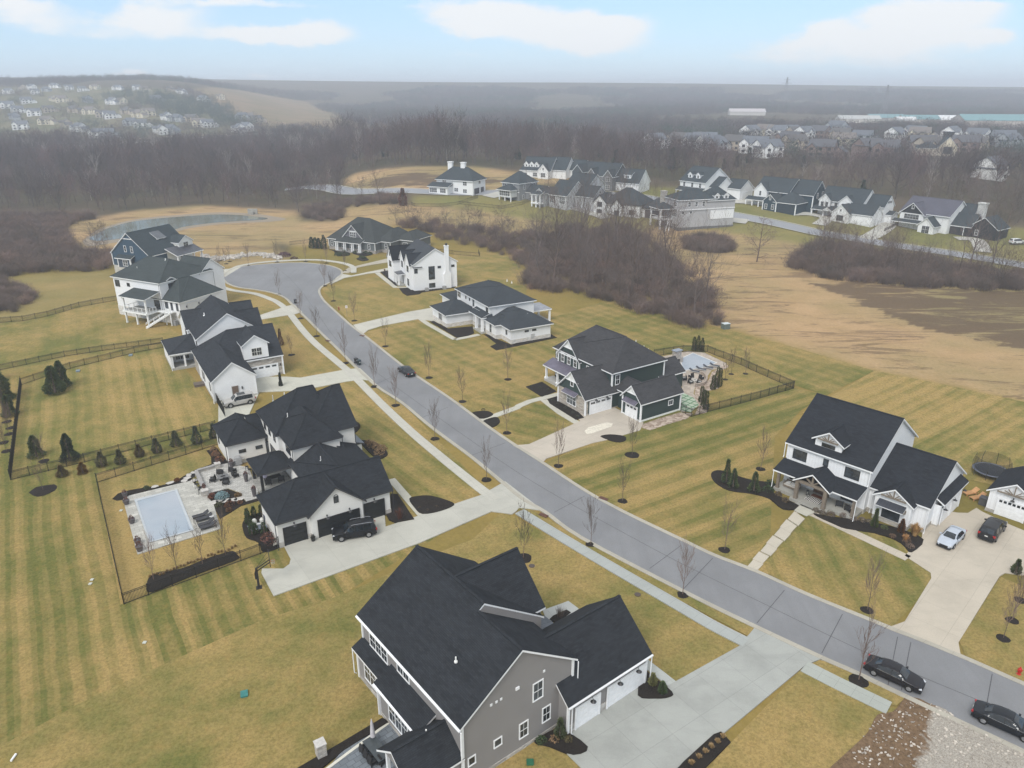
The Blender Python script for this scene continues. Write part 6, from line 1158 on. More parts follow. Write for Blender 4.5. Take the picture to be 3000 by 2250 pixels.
for i, (u, v, k) in enumerate(RP):
    k = {'w': 'white', 'c': 'cream', 'g': 'grey', 't': 'tan', 'b': 'brick'}[k]; far_house(k, i+3, u, v, 'among the trees of the right hand estate', k+' houses of the right hand estate', 1.15)
p = T(2772, 458); OPEN.append((p.x, p.y-8, 22)); H = House('cream_gable_building', p, -20, 'cream gabled building with a big arched window among the right hand trees'); H.gable(-5, 5, 0, 12, -3, 5.5, 1.1, 'y', m_paint((.62,.55,.42)), RM, .5, .4); H.hip(-16, -4, 2, 12, -3, 4.5, .6, m_paint((.5,.44,.36)), RM, .5); H.win('-y', 0, 0, 1.5, 1.5, 4, 3, (.1,.1,.1)); H.done()
# ---- sheds and halls far right, pylons
def hall(u, v, L, D, h, roofc, wallc, label, hoop=False, rz=-8):
    p = T(u, v); OPEN.append((p.x, p.y-15, L*.55)); r = empty('industrial_hall', p, radians(rz), label, 'hall'); w = MB(); f = MB(); c = [(-L/2,0),(L/2,0),(L/2,D),(-L/2,D)]
    for i in range(4): a, b = c[i], c[(i+1) % 4]; w.face([(*a, -3), (*b, -3), (*b, h), (*a, h)])
    if hoop:
        n = 10
        for k in range(n):
            a0, a1 = pi*k/n, pi*(k+1)/n; y0, z0, y1, z1 = D/2-D/2*cos(a0), h+h*1.1*sin(a0), D/2-D/2*cos(a1), h+h*1.1*sin(a1); f.face([(-L/2-.3,y0,z0),(L/2+.3,y0,z0),(L/2+.3,y1,z1),(-L/2-.3,y1,z1)])
            w.face([(-L/2,y0,h),(-L/2,y0,z0),(-L/2,y1,z1),(-L/2,y1,h)]); w.face([(L/2,y0,h),(L/2,y1,h),(L/2,y1,z1),(L/2,y0,z0)])
    else:
        z = h+D*.16; f.face([(-L/2-.5,-.5,h-.1),(L/2+.5,-.5,h-.1),(L/2+.5,D/2,z),(-L/2-.5,D/2,z)]); f.face([(L/2+.5,D+.5,h-.1),(-L/2-.5,D+.5,h-.1),(-L/2-.5,D/2,z),(L/2+.5,D/2,z)]); w.face([(L/2,0,h),(L/2,D,h),(L/2,D/2,z)]); w.face([(-L/2,D,h),(-L/2,0,h),(-L/2,D/2,z)])
    w.build('wall', m_paint(wallc), r); f.build('roof', m_metal_roof(roofc, 2.0), r)
hall(2945, 378, 78, 34, 8, (.13,.30,.32), (.45,.40,.36), 'long hall with teal roof at the far right edge'); hall(2700, 366, 38, 26, 6, (.13,.30,.32), (.5,.47,.42), 'teal roofed hall between two white domed ones'); hall(2845, 366, 26, 18, 4, (.8,.8,.8), (.75,.75,.72), 'rightmost white domed hall', True)
hall(2768, 364, 26, 20, 4.5, (.8,.8,.8), (.62,.6,.55), 'middle white domed hall', True); hall(2655, 366, 20, 16, 4, (.8,.8,.8), (.55,.52,.48), 'leftmost white domed hall', True); hall(2600, 358, 40, 24, 5, (.13,.28,.30), (.42,.40,.38), 'low teal roofed hall left of the domed halls'); hall(2520, 360, 46, 22, 4.5, (.5,.5,.48), (.6,.57,.52), 'pale low hall farthest left in the row of halls'); hall(2190, 338, 50, 25, 5, (.55,.5,.5), (.5,.48,.45), 'pale hall alone in the far woods')
def pylon(u, v, h, label):
    p = T(u, v); m = MB(); w = h*.1
    for z0, z1, a, b in ((0, .45, 1, .5), (.45, 1, .5, .12)):
        for sx in (-1, 1):
            for sy in (-1, 1): m.bar((sx*w*a, sy*w*a, h*z0), (sx*w*b, sy*w*b, h*z1), .5)
            m.bar((sx*w*a, -w*a, h*z0), (sx*w*b, w*b, h*z1), .35); m.bar((-w*a, sx*w*a, h*z0), (w*b, sx*w*b, h*z1), .35)
    for z, L in ((.62, .2), (.77, .26), (.9, .18)): m.bar((-h*L, 0, h*z), (h*L, 0, h*z), .6)
    o = m.build('pylon', plain('galvanised', (.2,.2,.21)), None, p, radians(25)); tag(o, label, 'pylon')
pylon(2588, 335, 42, 'nearer tall lattice pylon in front of the right horizon'); pylon(2298, 302, 50, 'farther lattice pylon left of the nearer one')
# ---- roads of the next street
def far_strip(name, px, w, mat, z=.12):
    L = smooth_line([T(*p) for p in px], 6); mb = MB(); strip(mb, L, -w/2, w/2, z, terr); tag(mb.build(name, mat), kind='structure'); return L
AS = plain('far_asphalt', (.25, .26, .28), .8, .2, 0, .06, .05); CC = plain('far_concrete', (.42, .41, .37), .8, .2, 0, .08, .1)
NS = [(835,556),(900,549),(960,551),(1054,563),(1290,565),(1475,564),(1600,562),(1720,566),(1860,576),(1960,594),(2099,622),(2258,652),(2398,683),(2497,699),(2615,719),(2796,745),(3000,779),(3400,850)]
far_strip('road', NS, 8.0, AS, .2); NL = smooth_line([T(*p) for p in NS], 6)
mb = MB(); strip(mb, NL, -4.7, -4.1, .3, terr); strip(mb, NL, 4.1, 4.7, .3, terr); tag(mb.build('kerb', CC), kind='structure')
far_strip('driveway', [(2075,640),(2120,643),(2190,651)], 7, CC, .25); far_strip('driveway', [(2320,628),(2370,628),(2420,640),(2398,660)], 5, CC, .25); far_strip('driveway', [(2520,655),(2600,656),(2560,690),(2530,700)], 6, CC, .25); far_strip('driveway', [(2120,590),(2180,592),(2250,600)], 7, CC, .25); far_strip('driveway', [(1430,578),(1475,566)], 7, CC, .25); far_strip('driveway', [(1780,640),(1720,620),(1650,600),(1640,570)], 6, CC, .25); far_strip('driveway', [(2800,700),(2860,705),(2880,740)], 5, CC, .25)
far_strip('road', [(-400,452),(0,438),(180,430),(400,418),(470,412),(620,402),(780,392),(860,388)], 9, plain('pale_road', (.5,.48,.44)), .4); far_strip('path', [(780,394),(560,398),(330,412),(0,425),(-300,434)], 5, plain('pale_verge', (.42,.36,.22)), .35)
# ---- pond
def flat_px(name, px, mat, z, curve=4):
    P = smooth_line([T(*p) for p in px], curve, closed=True); mb = MB(); mb.poly(P, z); return tag(mb.build(name, mat), kind='structure')
def m_water():
    t = NT('pond_water'); g = t.N.new('ShaderNodeNewGeometry').outputs['Position']; n = t.noise(g, .08, 3); t.bump(t.noise(g, 1.2, 3, .6), .05, .05); return t.fin(t.mix(t.rng(n, .3, .7), (.13, .14, .10), (.19, .20, .16)), .06, .5)
flat_px('pond_bank', [(243,708),(262,722),(330,712),(420,698),(520,678),(560,668),(660,656),(790,650),(838,642),(800,634),(740,626),(640,622),(520,630),(400,642),(300,668),(262,690)], plain('mud', (.25,.21,.16), .9), .05)
flat_px('water', [(262,700),(300,706),(400,692),(500,676),(545,664),(640,652),(745,646),(785,641),(740,634),(640,629),(520,636),(400,648),(320,668),(285,686)], m_water(), .1); flat_px('water', [(1130,585),(1165,590),(1200,584),(1160,579)], m_water(), 3.6)
"" if False else None
m = MB(); p = T(741, 627); m.tube([(0, 0, .6), (0, -2.2, .6)], .9, 10); m.box(-2, 2, -.3, .3, -.5, 2.2); o = m.build('culvert', plain('concrete_pipe', (.3,.29,.26)), None, p); tag(o, 'concrete culvert mouth on the far bank of the pond', 'culvert')
BLACK_F = plain('fence_metal', (.012, .012, .012), .5)
def fence(px, h=1.25, label='', step=2.4, near=True, name='fence', world=None, z=0, wpost=.07, skip=(), group=None, thick=1.5):
    "picket fence: pickets and rails in one mesh, every post its own part"
    P = world or [T(*p) if p[1] < 812 else G(*p) for p in px]; r = empty(name, P[0], 0, label, 'fence', group); o0 = P[0]; pk = MB(); n_post = 0
    pm = MB(); pm.box(-wpost/2, wpost/2, -wpost/2, wpost/2, 0, h+.08); pm.box(-wpost/2-.015, wpost/2+.015, -wpost/2-.015, wpost/2+.015, h+.08, h+.11); pme = pm.mesh('post', BLACK_F); grd = lambda q: Vector((q.x, q.y, terr(q.x, q.y)))-o0
    def addp(q):
        o = bpy.data.objects.new('post', pme); COL.objects.link(o); o.parent = r; o.location = q
    for i in range(len(P)-1):
        a, b = P[i], P[i+1]; L = (b-a).length; n = max(1, round(L/step))
        for k in range(n):
            q0, q1 = grd(a.lerp(b, k/n)), grd(a.lerp(b, (k+1)/n)); addp(q0)
            for z in (.12, h-.22, h-.04): pk.bar(q0+Vector((0,0,z)), q1+Vector((0,0,z)), .03*thick)
            m = max(2, int((q1-q0).length/(.13 if near else .3)))
            for j in range(1, m): q = q0.lerp(q1, j/m); w = .018 if near else .03; pk.bar(q+Vector((0,0,.06)), q+Vector((0,0,h)), w*thick)
    addp(grd(P[-1])); pk.build('pickets', BLACK_F, r); return r
fence([(1205,600),(1215,605),(1290,606),(1340,600),(1400,580),(1345,582)], 1.3, 'fence round the back yard of the chimneyed white house', 4, False); fence([(1345,598),(1470,612),(1530,600),(1560,585)], 1.3, 'fence below the grey hip roofed house', 4, False); fence([(850,718),(880,714),(960,708),(1000,705)], 1.3, 'fence behind the low grey ranch house', 3, False)
fence([(1262,738),(1300,742),(1350,748),(1405,752),(1402,742)], 1.3, 'fence behind the tall white chimney house', 3, False); fence([(2575,650),(2640,655),(2590,680)], 1.3, 'fence at the side of the twin gabled farmhouse', 4, False)
build_forest(OPEN)
# ================================================================== GARDENS, POOLS, FENCES, SMALL THINGS
def za(x0, y0, k): return lambda pts: [(x0+a*k, y0+b*k) for a, b in pts]
A_ = za(240, 1250, .27125); R5 = za(1000, 750, .4521); R6 = za(2000, 900, .4521); R7 = za(0, 1500, .4521); R8 = za(1000, 1500, .4521); R9 = za(2000, 1500, .4521); Q_ = za(1600, 920, .24412); T8 = za(1240, 780, .18987); T7 = za(940, 620, .18987); B_ = za(600, 1100, .27125)
LAY[0] = .09
def bed(pts, name='mulch_bed', curve=3, mat=None, z=None):
    "slightly mounded planting bed"
    LAY[0] += .004; P = smooth_line([G(*p) for p in pts], curve, closed=True) if curve else [G(*p) for p in pts]; mb = MB(); mb.poly(P, z or LAY[0], z or LAY[0]); return tag(mb.build(name, mat or m_mulch()), kind='structure')
# --- pool terrace
PAV = m_paver((.44, .43, .39), .9, .6, radians(33), .18, .6); TER = sheet('pool_terrace', A_([(445,790),(600,1385),(1500,1108),(1425,850),(1345,745),(1180,590),(510,752)]), PAV, .12, thick=.12)
sheet('patio', A_([(1235,505),(1465,425),(1590,400),(1800,450),(1905,700),(1915,775),(1775,815),(1700,715),(1580,672),(1340,738)]), m_paver((.47, .46, .43), .45, .3, radians(20), .2), .14, thick=.14)
cop = [G(*p) for p in A_([(568,800),(728,1268),(1212,1132),(1030,688)])]; inn = [G(*p) for p in A_([(600,815),(742,1252),(1180,1128),(1008,705)])]
pr_ = empty('swimming_pool', cop[0], 0, 'rectangular swimming pool under a pale blue winter cover on the stone terrace', 'swimming pool'); m = MB()
for i in range(4):
    a, b, c, d = cop[i], cop[(i+1) % 4], inn[(i+1) % 4], inn[i]; o = cop[0]; up = Vector((0,0,.2)); m.face([a-o+up, b-o+up, c-o+up, d-o+up], flip=False) if (b-a).cross(d-a).z > 0 else m.face([d-o+up, c-o+up, b-o+up, a-o+up]); m.face([d-o+up, c-o+up, c-o+Vector((0,0,.13)), d-o+Vector((0,0,.13))])
m.build('coping', plain('pale_coping', (.42,.45,.47), .6, .3, 0, .05), pr_)
t = NT('pool_cover'); g = t.N.new('ShaderNodeNewGeometry').outputs['Position']; n1 = t.noise(g, .5, 4, .6); n2 = t.noise(g, .12, 3); t.bump(t.noise(g, 2.5, 3), .25, .03); CV = t.fin(t.mix(t.rng(n2, .3, .7), t.mix(t.rng(n1, .3, .7), (.25,.30,.36), (.30,.36,.41)), (.36,.39,.43)), .45, .3)
m = MB(); m.poly([p-cop[0] for p in inn], .15); m.build('pool_cover', CV, pr_)
bed(A_([(330,785),(390,728),(520,690),(680,662),(860,640),(1000,602),(1090,545),(1230,470),(1400,410),(1395,330),(1345,262),(1462,240),(1600,418),(1455,440),(1240,505),(1170,588),(515,748),(440,792),(380,802)]), curve=0)
bed(A_([(1345,742),(1450,700),(1580,680),(1690,720),(1770,818),(1910,778),(1925,800),(1720,860),(1610,930),(1492,998),(1425,870)]), curve=0)
bed([(430,1716),(450,1682),(530,1668),(600,1640),(650,1624),(682,1616),(696,1628),(692,1642),(560,1690),(446,1736)]); bed(A_([(1738,1040),(1800,978),(1900,945),(1965,950),(2140,1200),(2150,1300),(1960,1360),(1905,1255),(1780,1205),(1738,1110)]))
# flagstones
rs_ = random.Random(9); FS = plain('flagstone', (.47,.45,.42), .8, .2, 0, .15, 1)
def stones(pts, size, label, group):
    for k, p in enumerate(pts):
        w = G(*p); m = MB(); n = 6; a0 = rs_.random()*6; P = [(size*rs_.uniform(.6, 1)*cos(a0+2*pi*i/n)*1.3, size*rs_.uniform(.6, 1)*sin(a0+2*pi*i/n)) for i in range(n)]; m.poly(P, .05, .05); o = m.build('stepping_stone', FS, None, (w.x, w.y, LAY[0]+.01), radians(30)); tag(o, label, 'stepping stone', group)
stones(A_([(1110,590),(1140,560),(1160,530),(1205,505),(1250,488),(1300,468),(1365,448),(1430,425),(1520,430),(1215,590)]), .5, 'flat pale stone in the curved path round the sunken patio', 'stepping stones round the patio')
stones(A_([(1420,830),(1495,815),(1565,808),(1630,800),(1700,790)]), .65, 'flat pale stone crossing the round planting bed', 'stepping stones in the round bed'); stones([(240+790*.27125, 1250+655*.27125), (240+960*.27125, 1250+612*.27125)], .5, 'flat pale stone in the dark bed above the pool', 'stones above the pool')
WST = m_stone((.36,.35,.33), .4, .15, .25)
def seat_wall(a, b, h, w, label):
    p, q = G(*a), G(*b); m = MB(); d = q-p; m.bar((0, 0, h/2), (d.x, d.y, h/2), w, h); r = m.build('seat_wall', WST, None, p); m = MB(); m.bar((0, 0, h+.04), (d.x, d.y, h+.04), w+.1, .08); m.build('cap', plain('wall_cap', (.3,.29,.28), .8), r); return tag(r, label, 'garden wall')
seat_wall(*A_([(1240,520),(1325,705)]), .55, .4, 'low stone seat wall between pool terrace and patio'); seat_wall(*A_([(1250,505),(1450,450)]), .5, .35, 'low stone wall at the back of the sunken patio')
def planter(u, v, r, h, label, col=(.10,.09,.095), plant=(.16,.07,.05), z=.14):
    p = G(u, v); e = empty('planter', (p.x, p.y, z), 0, label, 'planter'); m = MB(); m.lathe((0,0,0), [(0, 0), (r*.65, 0), (r*.85, h*.5), (r, h), (r*.85, h), (r*.8, h-.06), (0, h-.06)], 14); m.build('pot', plain('glazed_pot', col, .4, .4), e)
    V, F = conifer_mesh(int(u), r*1.4, r*.9, .5, 90, .1); o = bpy.data.objects.new('plant', raw_mesh('plant', V, F, m_leaf(plant))); COL.objects.link(o); o.parent = e; o.location = (0, 0, h-.1); return e
def pier(u, v, w, h, label):
    p = G(u, v); m = MB(); m.box(-w/2, w/2, -w/2, w/2, 0, h); r = m.build('stone_pier', m_stone((.45,.43,.40), .3, .15, .25), None, (p.x, p.y, .1), radians(33)); m = MB(); m.box(-w/2-.05, w/2+.05, -w/2-.05, w/2+.05, h, h+.08); m.build('cap', plain('pier_cap', (.5,.48,.45)), r); return tag(r, label, 'pier')
pier(*A_([(1335,745)])[0], .8, .75, 'stone pier with a bowl at the pool end of the seat wall'); pier(*A_([(1470,450)])[0], .7, .7, 'stone pier with a bowl at the back of the patio'); pier(942, 2215, .75, 1.3, 'tall stone pier at the corner of the grey house patio')
for q, r, h, l in (((1330,725),.3,.3,'red brown bowl on the stone pier by the pool terrace'),((1470,436),.28,.3,'dark bowl on the stone pier at the patio back')): planter(*A_([q])[0], r, h, l, (.12,.06,.05), z=.92)
for q, r, h, l in (((485,845),.42,.6,'round grey pot at the upper left corner of the pool'),((545,1050),.42,.6,'round grey pot half way along the left side of the pool'),((610,1275),.42,.6,'purple brown pot at the lower left corner of the pool'),((630,1350),.45,.7,'black pot lowest of the pots beside the pool'),((470,770),.35,.7,'dark pot with a small red plant above the pool corner'),((1620,440),.38,.8,'tall grey planter by the white wall of the patio'),((1778,600),.32,1.2,'tall black planter beside the covered terrace'),((1866,760),.32,1.2,'tall black planter near the garage end of the covered terrace')): planter(*A_([q])[0], r, h, l)
planter(750+930*.18083, 1400+1035*.18083, .3, .5, 'black pot between the two left black garage doors', (.02,.02,.02), (.05,.05,.04)); 
DK = plain('dark_wicker', (.025,.024,.025), .7); 
def chairs(p, rz, label, group, name='patio_chair', w=.75, cushion=(.05,.05,.052), low=True, adk=False):
    r = empty(name, p, rz, label, 'chair', group); m = MB(); m.box(-w/2, w/2, -w/2, w/2, .2, .38); m.build('seat', DK, r); m = MB(); m.box(-w/2+.1, w/2-.1, -w/2+.05, w/2-.12, .38, .48); m.build('cushion', plain('cushion', cushion, .8), r)
    m = MB(); m.obox((0, w/2-.05, .62), (1,0,0), (0,1,.25), (0,-.25,1), w/2, .05, .38 if adk else .28); m.build('backrest', DK, r)
    for s in (-1, 1):
        m = MB(); m.box(s*w/2-.05, s*w/2+.05, -w/2, w/2, .45, .55); m.box(s*w/2-.04, s*w/2+.04, -w/2, -w/2+.08, 0, .5); m.box(s*w/2-.04, s*w/2+.04, w/2-.08, w/2, 0, .5); m.build('armrest', DK, r)
    return r
def wp(P, z=.14): q = G(*P); return (q.x, q.y, z)
for q, a, l in (((1495,520),190,'farthest left armchair at the fire table'),((1630,500),150,'back armchair of the right pair at the fire table'),((1660,550),130,'front armchair of the right pair at the fire table'),((1560,630),10,'armchair on the near side of the fire table'),((1418,600),-80,'single low armchair on the left side of the patio')): chairs(wp(A_([q])[0]), radians(a), 'dark wicker '+l, 'dark wicker armchairs on the sunken patio')
r = empty('fire_table', wp(A_([(1530,575)])[0]), radians(33), 'square grey fire table in the middle of the sunken patio', 'table'); m = MB(); m.box(-.7,.7,-.55,.55,.38,.45); m.build('table_top', plain('grey_stone_top', (.16,.16,.16)), r); m = MB(); m.box(-.5,.5,-.4,.4,0,.38); m.build('base', DK, r); m = MB(); m.box(-.3,.3,-.2,.2,.45,.48); m.build('burner', plain('burner_glass', (.02,.02,.02)), r)
def stool(p, label, group): 
    r = empty('bar_stool', p, rnd.uniform(0, 3), label, 'stool', group); m = MB(); m.box(-.2,.2,-.2,.2,.72,.77); m.build('seat', DK, r)
    for sx in (-1, 1):
        for sy in (-1, 1): m = MB(); m.bar((sx*.2, sy*.2, 0), (sx*.16, sy*.16, .74), .035); m.build('leg', DK, r)
    m = MB(); m.obox((0,.2,.95), (1,0,0), (0,1,0), (0,0,1), .2,.02,.15); m.build('backrest', DK, r)
for q, l in (((1215,600),'nearest the curved path'),((1250,680),'in the middle of the terrace row'),((1285,740),'closest to the stone pier')): stool(wp(A_([q])[0], .12), 'thin legged dark bar stool behind the seat wall, '+l, 'bar stools behind the seat wall')
for q, l in (((1790,490),'at the left end of the outdoor bar'),((1820,520),'at the right end of the outdoor bar')): stool(wp(A_([q])[0]), 'dark bar stool '+l, 'bar stools at the outdoor kitchen')
def grill(p, rz, label, cover=False):
    r = empty('barbecue_grill', p, rz, label, 'grill'); S_ = plain('stainless', (.5,.5,.5), .35, .5, .6); m = MB(); m.box(-.45,.45,-.28,.28,.1,.85); m.build('cabinet', plain('grill_grey', (.3,.3,.3), .4), r); m = MB(); m.box(-.42,.42,-.26,.26,.85,1.0); m.obox((0,.05,1.12), (1,0,0), (0,1,.3), (0,-.3,1), .42,.2,.1); m.build('lid', S_, r); m = MB(); m.box(-.85,-.45,-.25,.25,.8,.84); m.box(.45,.85,-.25,.25,.8,.84); m.build('side_shelf', S_, r)
grill(wp(A_([(1695,420)])[0]), radians(33), 'stainless barbecue grill against the white brick wall')
def lounger(p, rz, label, group, col=(.045,.045,.05), white=False):
    r = empty('sun_lounger', p, rz, label, 'sun lounger', group); L = plain('lounger_fabric', col, .7); fr = plain('lounger_frame', (.6,.6,.58) if white else (.03,.03,.03), .5); m = MB(); m.box(-1.0,.35,-.33,.33,.3,.36)
    m.build('seat', L, r); m = MB(); m.obox((.62,0,.5), (.85,0,.45), (0,1,0), (-.45,0,.85), .38,.33,.03); m.build('backrest', L, r); m = MB(); m.box(-1.0,.9,-.36,-.31,.22,.3); m.box(-1.0,.9,.31,.36,.22,.3); m.build('frame', fr, r)
    for x in (-.9, .8):
        for y in (-.33, .33): m = MB(); m.box(x-.03,x+.03,y-.03,y+.03,0,.25); m.build('leg', fr, r)
for k, q in enumerate([(1290,985),(1325,1015),(1350,1070),(1375,1100)]): lounger(wp(A_([q])[0], .12), radians(33), 'dark sun lounger beside the big pool, '+('first','second','third','lowest')[k]+' in the row', 'dark loungers by the big pool')
r = empty('side_table', wp(A_([(1410,1010)])[0], .12), 0, 'small round pale table between the dark loungers', 'table'); m = MB(); m.lathe((0,0,0), [(0,.45),(.28,.45),(.28,.5),(0,.5)], 14); m.build('table_top', plain('pale_top', (.5,.5,.5)), r); m = MB(); m.lathe((0,0,0), [(.16,0),(.16,.02),(.03,.04),(.03,.45)], 8); m.build('base', DK, r)
# dining set under the terrace roof
r = empty('dining_table', wp(B_([(740,1165)])[0], .25), radians(33), 'dark dining table under the terrace roof', 'table'); m = MB(); m.box(-1.1,1.1,-.5,.5,.7,.76); m.build('table_top', DK, r)
for sx in (-1, 1):
    for sy in (-1, 1): m = MB(); m.box(sx*1-.04,sx*1+.04,sy*.4-.04,sy*.4+.04,0,.7); m.build('leg', DK, r)
for k, q in enumerate([(690,1190),(830,1155)]): chairs(wp(B_([q])[0], .25), radians(200), 'pale cushioned chair at the dark dining table, '+('left','right')+('')[:0] if False else 'pale cushioned chair at the '+('left','right')[k]+' end of the dark dining table', 'dining chairs under the terrace roof', cushion=(.5,.5,.47))
p = G(*A_([(1990,640)])[0]); m = MB(); m.lathe((0,0,1.0), [(.02,-.75),(.02,0),(.28,.12),(.36,.35),(.28,.58),(0,.7)], 14); tag(m.build('globe_light', plain('pale_globe', (.5,.48,.62)), None, (p.x, p.y, .25)), 'pale lilac globe on a stand by the dark dining table', 'garden ornament')
# pool equipment
r = empty('pool_equipment', wp(A_([(1930,1080)])[0], .1), radians(33), 'white and blue pool pumps and filters in the bed beside the garage wall', 'pool equipment'); m = MB(); m.box(-1.4,1.2,-.8,.8,0,.1); m.build('pad', plain('slate_pad', (.2,.23,.28)), r); m = MB(); m.lathe((-.6,.2,.1), [(.28,0),(.3,.3),(.3,.75),(.2,.95),(0,1.0)], 12); m.lathe((.3,.3,.1), [(.24,0),(.26,.6),(.1,.8),(0,.8)], 12); m.build('filter', plain('filter_white', (.6,.6,.56), .4), r)
m = MB(); m.tube([(-.6,.2,.5),(0,-.3,.5),(0,-.3,.2),(.9,-.3,.2),(.9,.3,.4)], .05, 6); m.tube([(-1.1,-.4,.1),(-1.1,-.4,.6),(.3,-.5,.6),(.3,.3,.5)], .05, 6); m.build('pipe', plain('pipe_white', (.7,.7,.7)), r); m = MB(); m.box(.6,1.1,.1,.6,.1,1.1); m.box(-1.2,-.8,.3,.7,.1,.7); m.build('pump', plain('pump_dark', (.06,.07,.1)), r)
for q, c, l in (((1515,770),(.25,.36,.38),'blue grey spruce shrub in the middle of the round bed'),): shrub(*A_([q])[0], .9, l, c, 900, .8, .13, z=.1)
for k, (q, s, c) in enumerate([((1425,265),.6,(.22,.13,.08)),((1440,310),.6,(.25,.13,.07)),((1490,370),.7,(.25,.12,.06)),((1460,315),.5,(.2,.12,.08)),((1410,770),.6,(.10,.04,.025)),((1690,755),.5,(.2,.12,.05)),((1600,860),.7,(.12,.055,.03)),((1550,740),.45,(.09,.04,.03)),((1480,860),.5,(.05,.05,.025)),((1590,915),.4,(.16,.09,.05)),((1710,830),.35,(.2,.1,.05)),((1030,590),.4,(.14,.06,.03)),((700,672),.4,(.05,.06,.03)),((2010,1220),.9,(.17,.08,.06)),((2030,1260),.7,(.2,.09,.07))]): shrub(*A_([q])[0], s, 'low russet shrub in the beds of the pool garden', c, 260, s, .12, z=.1, group='low shrubs of the pool garden')
for k, q in enumerate([(1790,1000),(1800,1040),(1830,1120),(1860,975),(1880,1160),(1970,1150),(1840,1170),(1940,960)]): conifer(*A_([q])[0], 1.5, .45, 'small upright evergreen hiding the pool equipment', (.035,.05,.02), .5, 420, .12, 'conifer', 'evergreens round the pool equipment')
for k in range(26):
    t_ = k/25; u, v = 440+t_*250, 1700-t_*88+rs_.uniform(-4, 4); tuft(u, v-6, .35, .4, 'small dry grass tuft along the top of the long bed', (.38,.26,.13), 60, 'dry grass tufts by the pool fence', wid=.02)
# --- fences
fence([(285,1415),(640,1303)], 1.4, 'black picket fence along the upper side of the pool garden'); fence([(285,1415),(364,1771)], 1.4, 'black picket fence down the left side of the pool garden', 2.6); fence([(364,1771),(436,1744),(576,1693),(707,1644),(818,1604)], 1.4, 'black picket fence in front of the long mulch bed')
fence([(32,1407),(249,1355),(448,1302),(633,1256)], 1.4, 'black picket fence at the near side of the striped back yard'); fence([(32,1407),(64,1128)], 1.6, 'black fence seen end on at the left of the striped back yard', 1.2); fence([(64,1128),(207,1080),(290,1060),(395,1034),(478,1019)], 1.3, 'black picket fence at the far side of the striped back yard')
fence([(-120,960),(0,946),(68,941),(140,927),(233,900),(303,887),(346,880)], 1.3, 'black picket fence below the mown meadow at the far left'); fence([(346,880),(372,912)], 1.5, 'short dark fence down to the deck house'); fence([(629,1168),(660,1222)], 1.8, 'short black fence from the farmhouse corner', 1.2)
fence([(-100,1100),(0,1085),(190,1045),(300,1028),(478,1005)], 1.2, 'second picket fence just behind the back yard fence')
fence([(1994,1206),(2008,1214),(2025,1222),(2072,1208),(2140,1191),(2226,1168),(2325,1139)], 1.5, 'black picket fence at the near side of the green house pool garden'); fence([(2325,1139),(2283,1121),(2215,1091),(2170,1070),(2093,1041),(2072,1032),(2000,1032),(1915,1045)], 1.5, 'black picket fence at the far side of the green house pool garden')
# --- green house garden
STP = m_paver((.42,.36,.30), .7, .5, radians(20), .2, .7); sheet('patio', Q_([(1400,515),(1700,450),(1900,470),(2170,600),(2100,650),(1985,680),(1900,800),(1850,860),(1790,870),(1768,960),(1850,1090),(1750,1165),(1615,1185),(1640,700)]), STP, .1, thick=.1)
cop = [G(*p) for p in Q_([(1600,545),(1760,470),(2055,592),(1880,655),(1640,690)])]; r = empty('swimming_pool', cop[0], 0, 'pale covered swimming pool behind the dark green house', 'swimming pool'); m = MB(); m.poly([p-cop[0] for p in cop], .14, .1); m.build('coping', plain('pale_coping2', (.6,.6,.57)), r); c_ = sum(cop, Vector())/5; m = MB(); m.poly([(p-c_)*.93+c_-cop[0] for p in cop], .16); m.build('pool_cover', CV, r)
t = NT('checker_paving'); g = t.N.new('ShaderNodeNewGeometry').outputs['Position']; b = t.brick(t.map(g, (1,1,1), -radians(45)), 1.1, 1.1, .12, 0); sheet('checker_patio', Q_([(1630,945),(1765,1010),(1835,1095),(1735,1190),(1615,1160)]), t.fin(t.mix(b.outputs['Fac'], t.mix(b.outputs['Color'], (.36,.46,.34), (.42,.44,.36)), (.10,.20,.11)), .8), .13)
t = NT('river_stones'); g = t.N.new('ShaderNodeNewGeometry').outputs['Position']; v = t.N.new('ShaderNodeTexVoronoi'); t.L.new(g, v.inputs['Vector']); v.inputs['Scale'].default_value = 2.6; sc = t.N.new('ShaderNodeSeparateColor'); t.L.new(v.outputs['Color'], sc.inputs[0]); t.bump(v.outputs['Distance'], -.8, .12); RIV = t.fin(t.mix(sc.outputs[0], (.22,.16,.12), (.48,.40,.33)), .9)
for pts in ([(1145,1335),(1350,1260),(1600,1190),(1760,1200),(1690,1260),(1450,1330),(1250,1400),(1150,1370)], [(1840,1090),(1780,1000),(1790,880),(1950,800),(1990,700),(2170,610),(2190,640),(2030,720),(2090,850),(2060,900),(1930,930),(1900,1060),(1960,1130),(1920,1190),(1780,1220)]): bed(Q_(pts), 'stone_bed', 0, RIV)
def curve_wall(pts, h, w, label):
    L = smooth_line([G(*p) for p in pts], 4); o0 = L[0]; m = MB(); 
    for a, b in zip(L, L[1:]): m.bar(a-o0+Vector((0,0,h/2)), b-o0+Vector((0,0,h/2)), w, h)
    tag(m.build('curved_wall', m_stone((.36,.31,.27), .4, .15, .25), None, o0), label, 'garden wall')
curve_wall(Q_([(1790,880),(1850,870),(1900,850),(1925,800),(1900,750),(1860,725)]), .7, .35, 'curved stone wall round the fire pit of the green house')
p = G(*Q_([(1762,820)])[0]); r = empty('fire_pit', (p.x, p.y, .1), 0, 'round pale stone fire pit ringed by black chairs', 'fire pit'); m = MB(); m.lathe((0,0,0), [(.75,0),(.75,.45),(.5,.45),(.48,.2),(0,.2)], 16); m.build('ring', plain('pale_stone', (.45,.43,.4)), r)
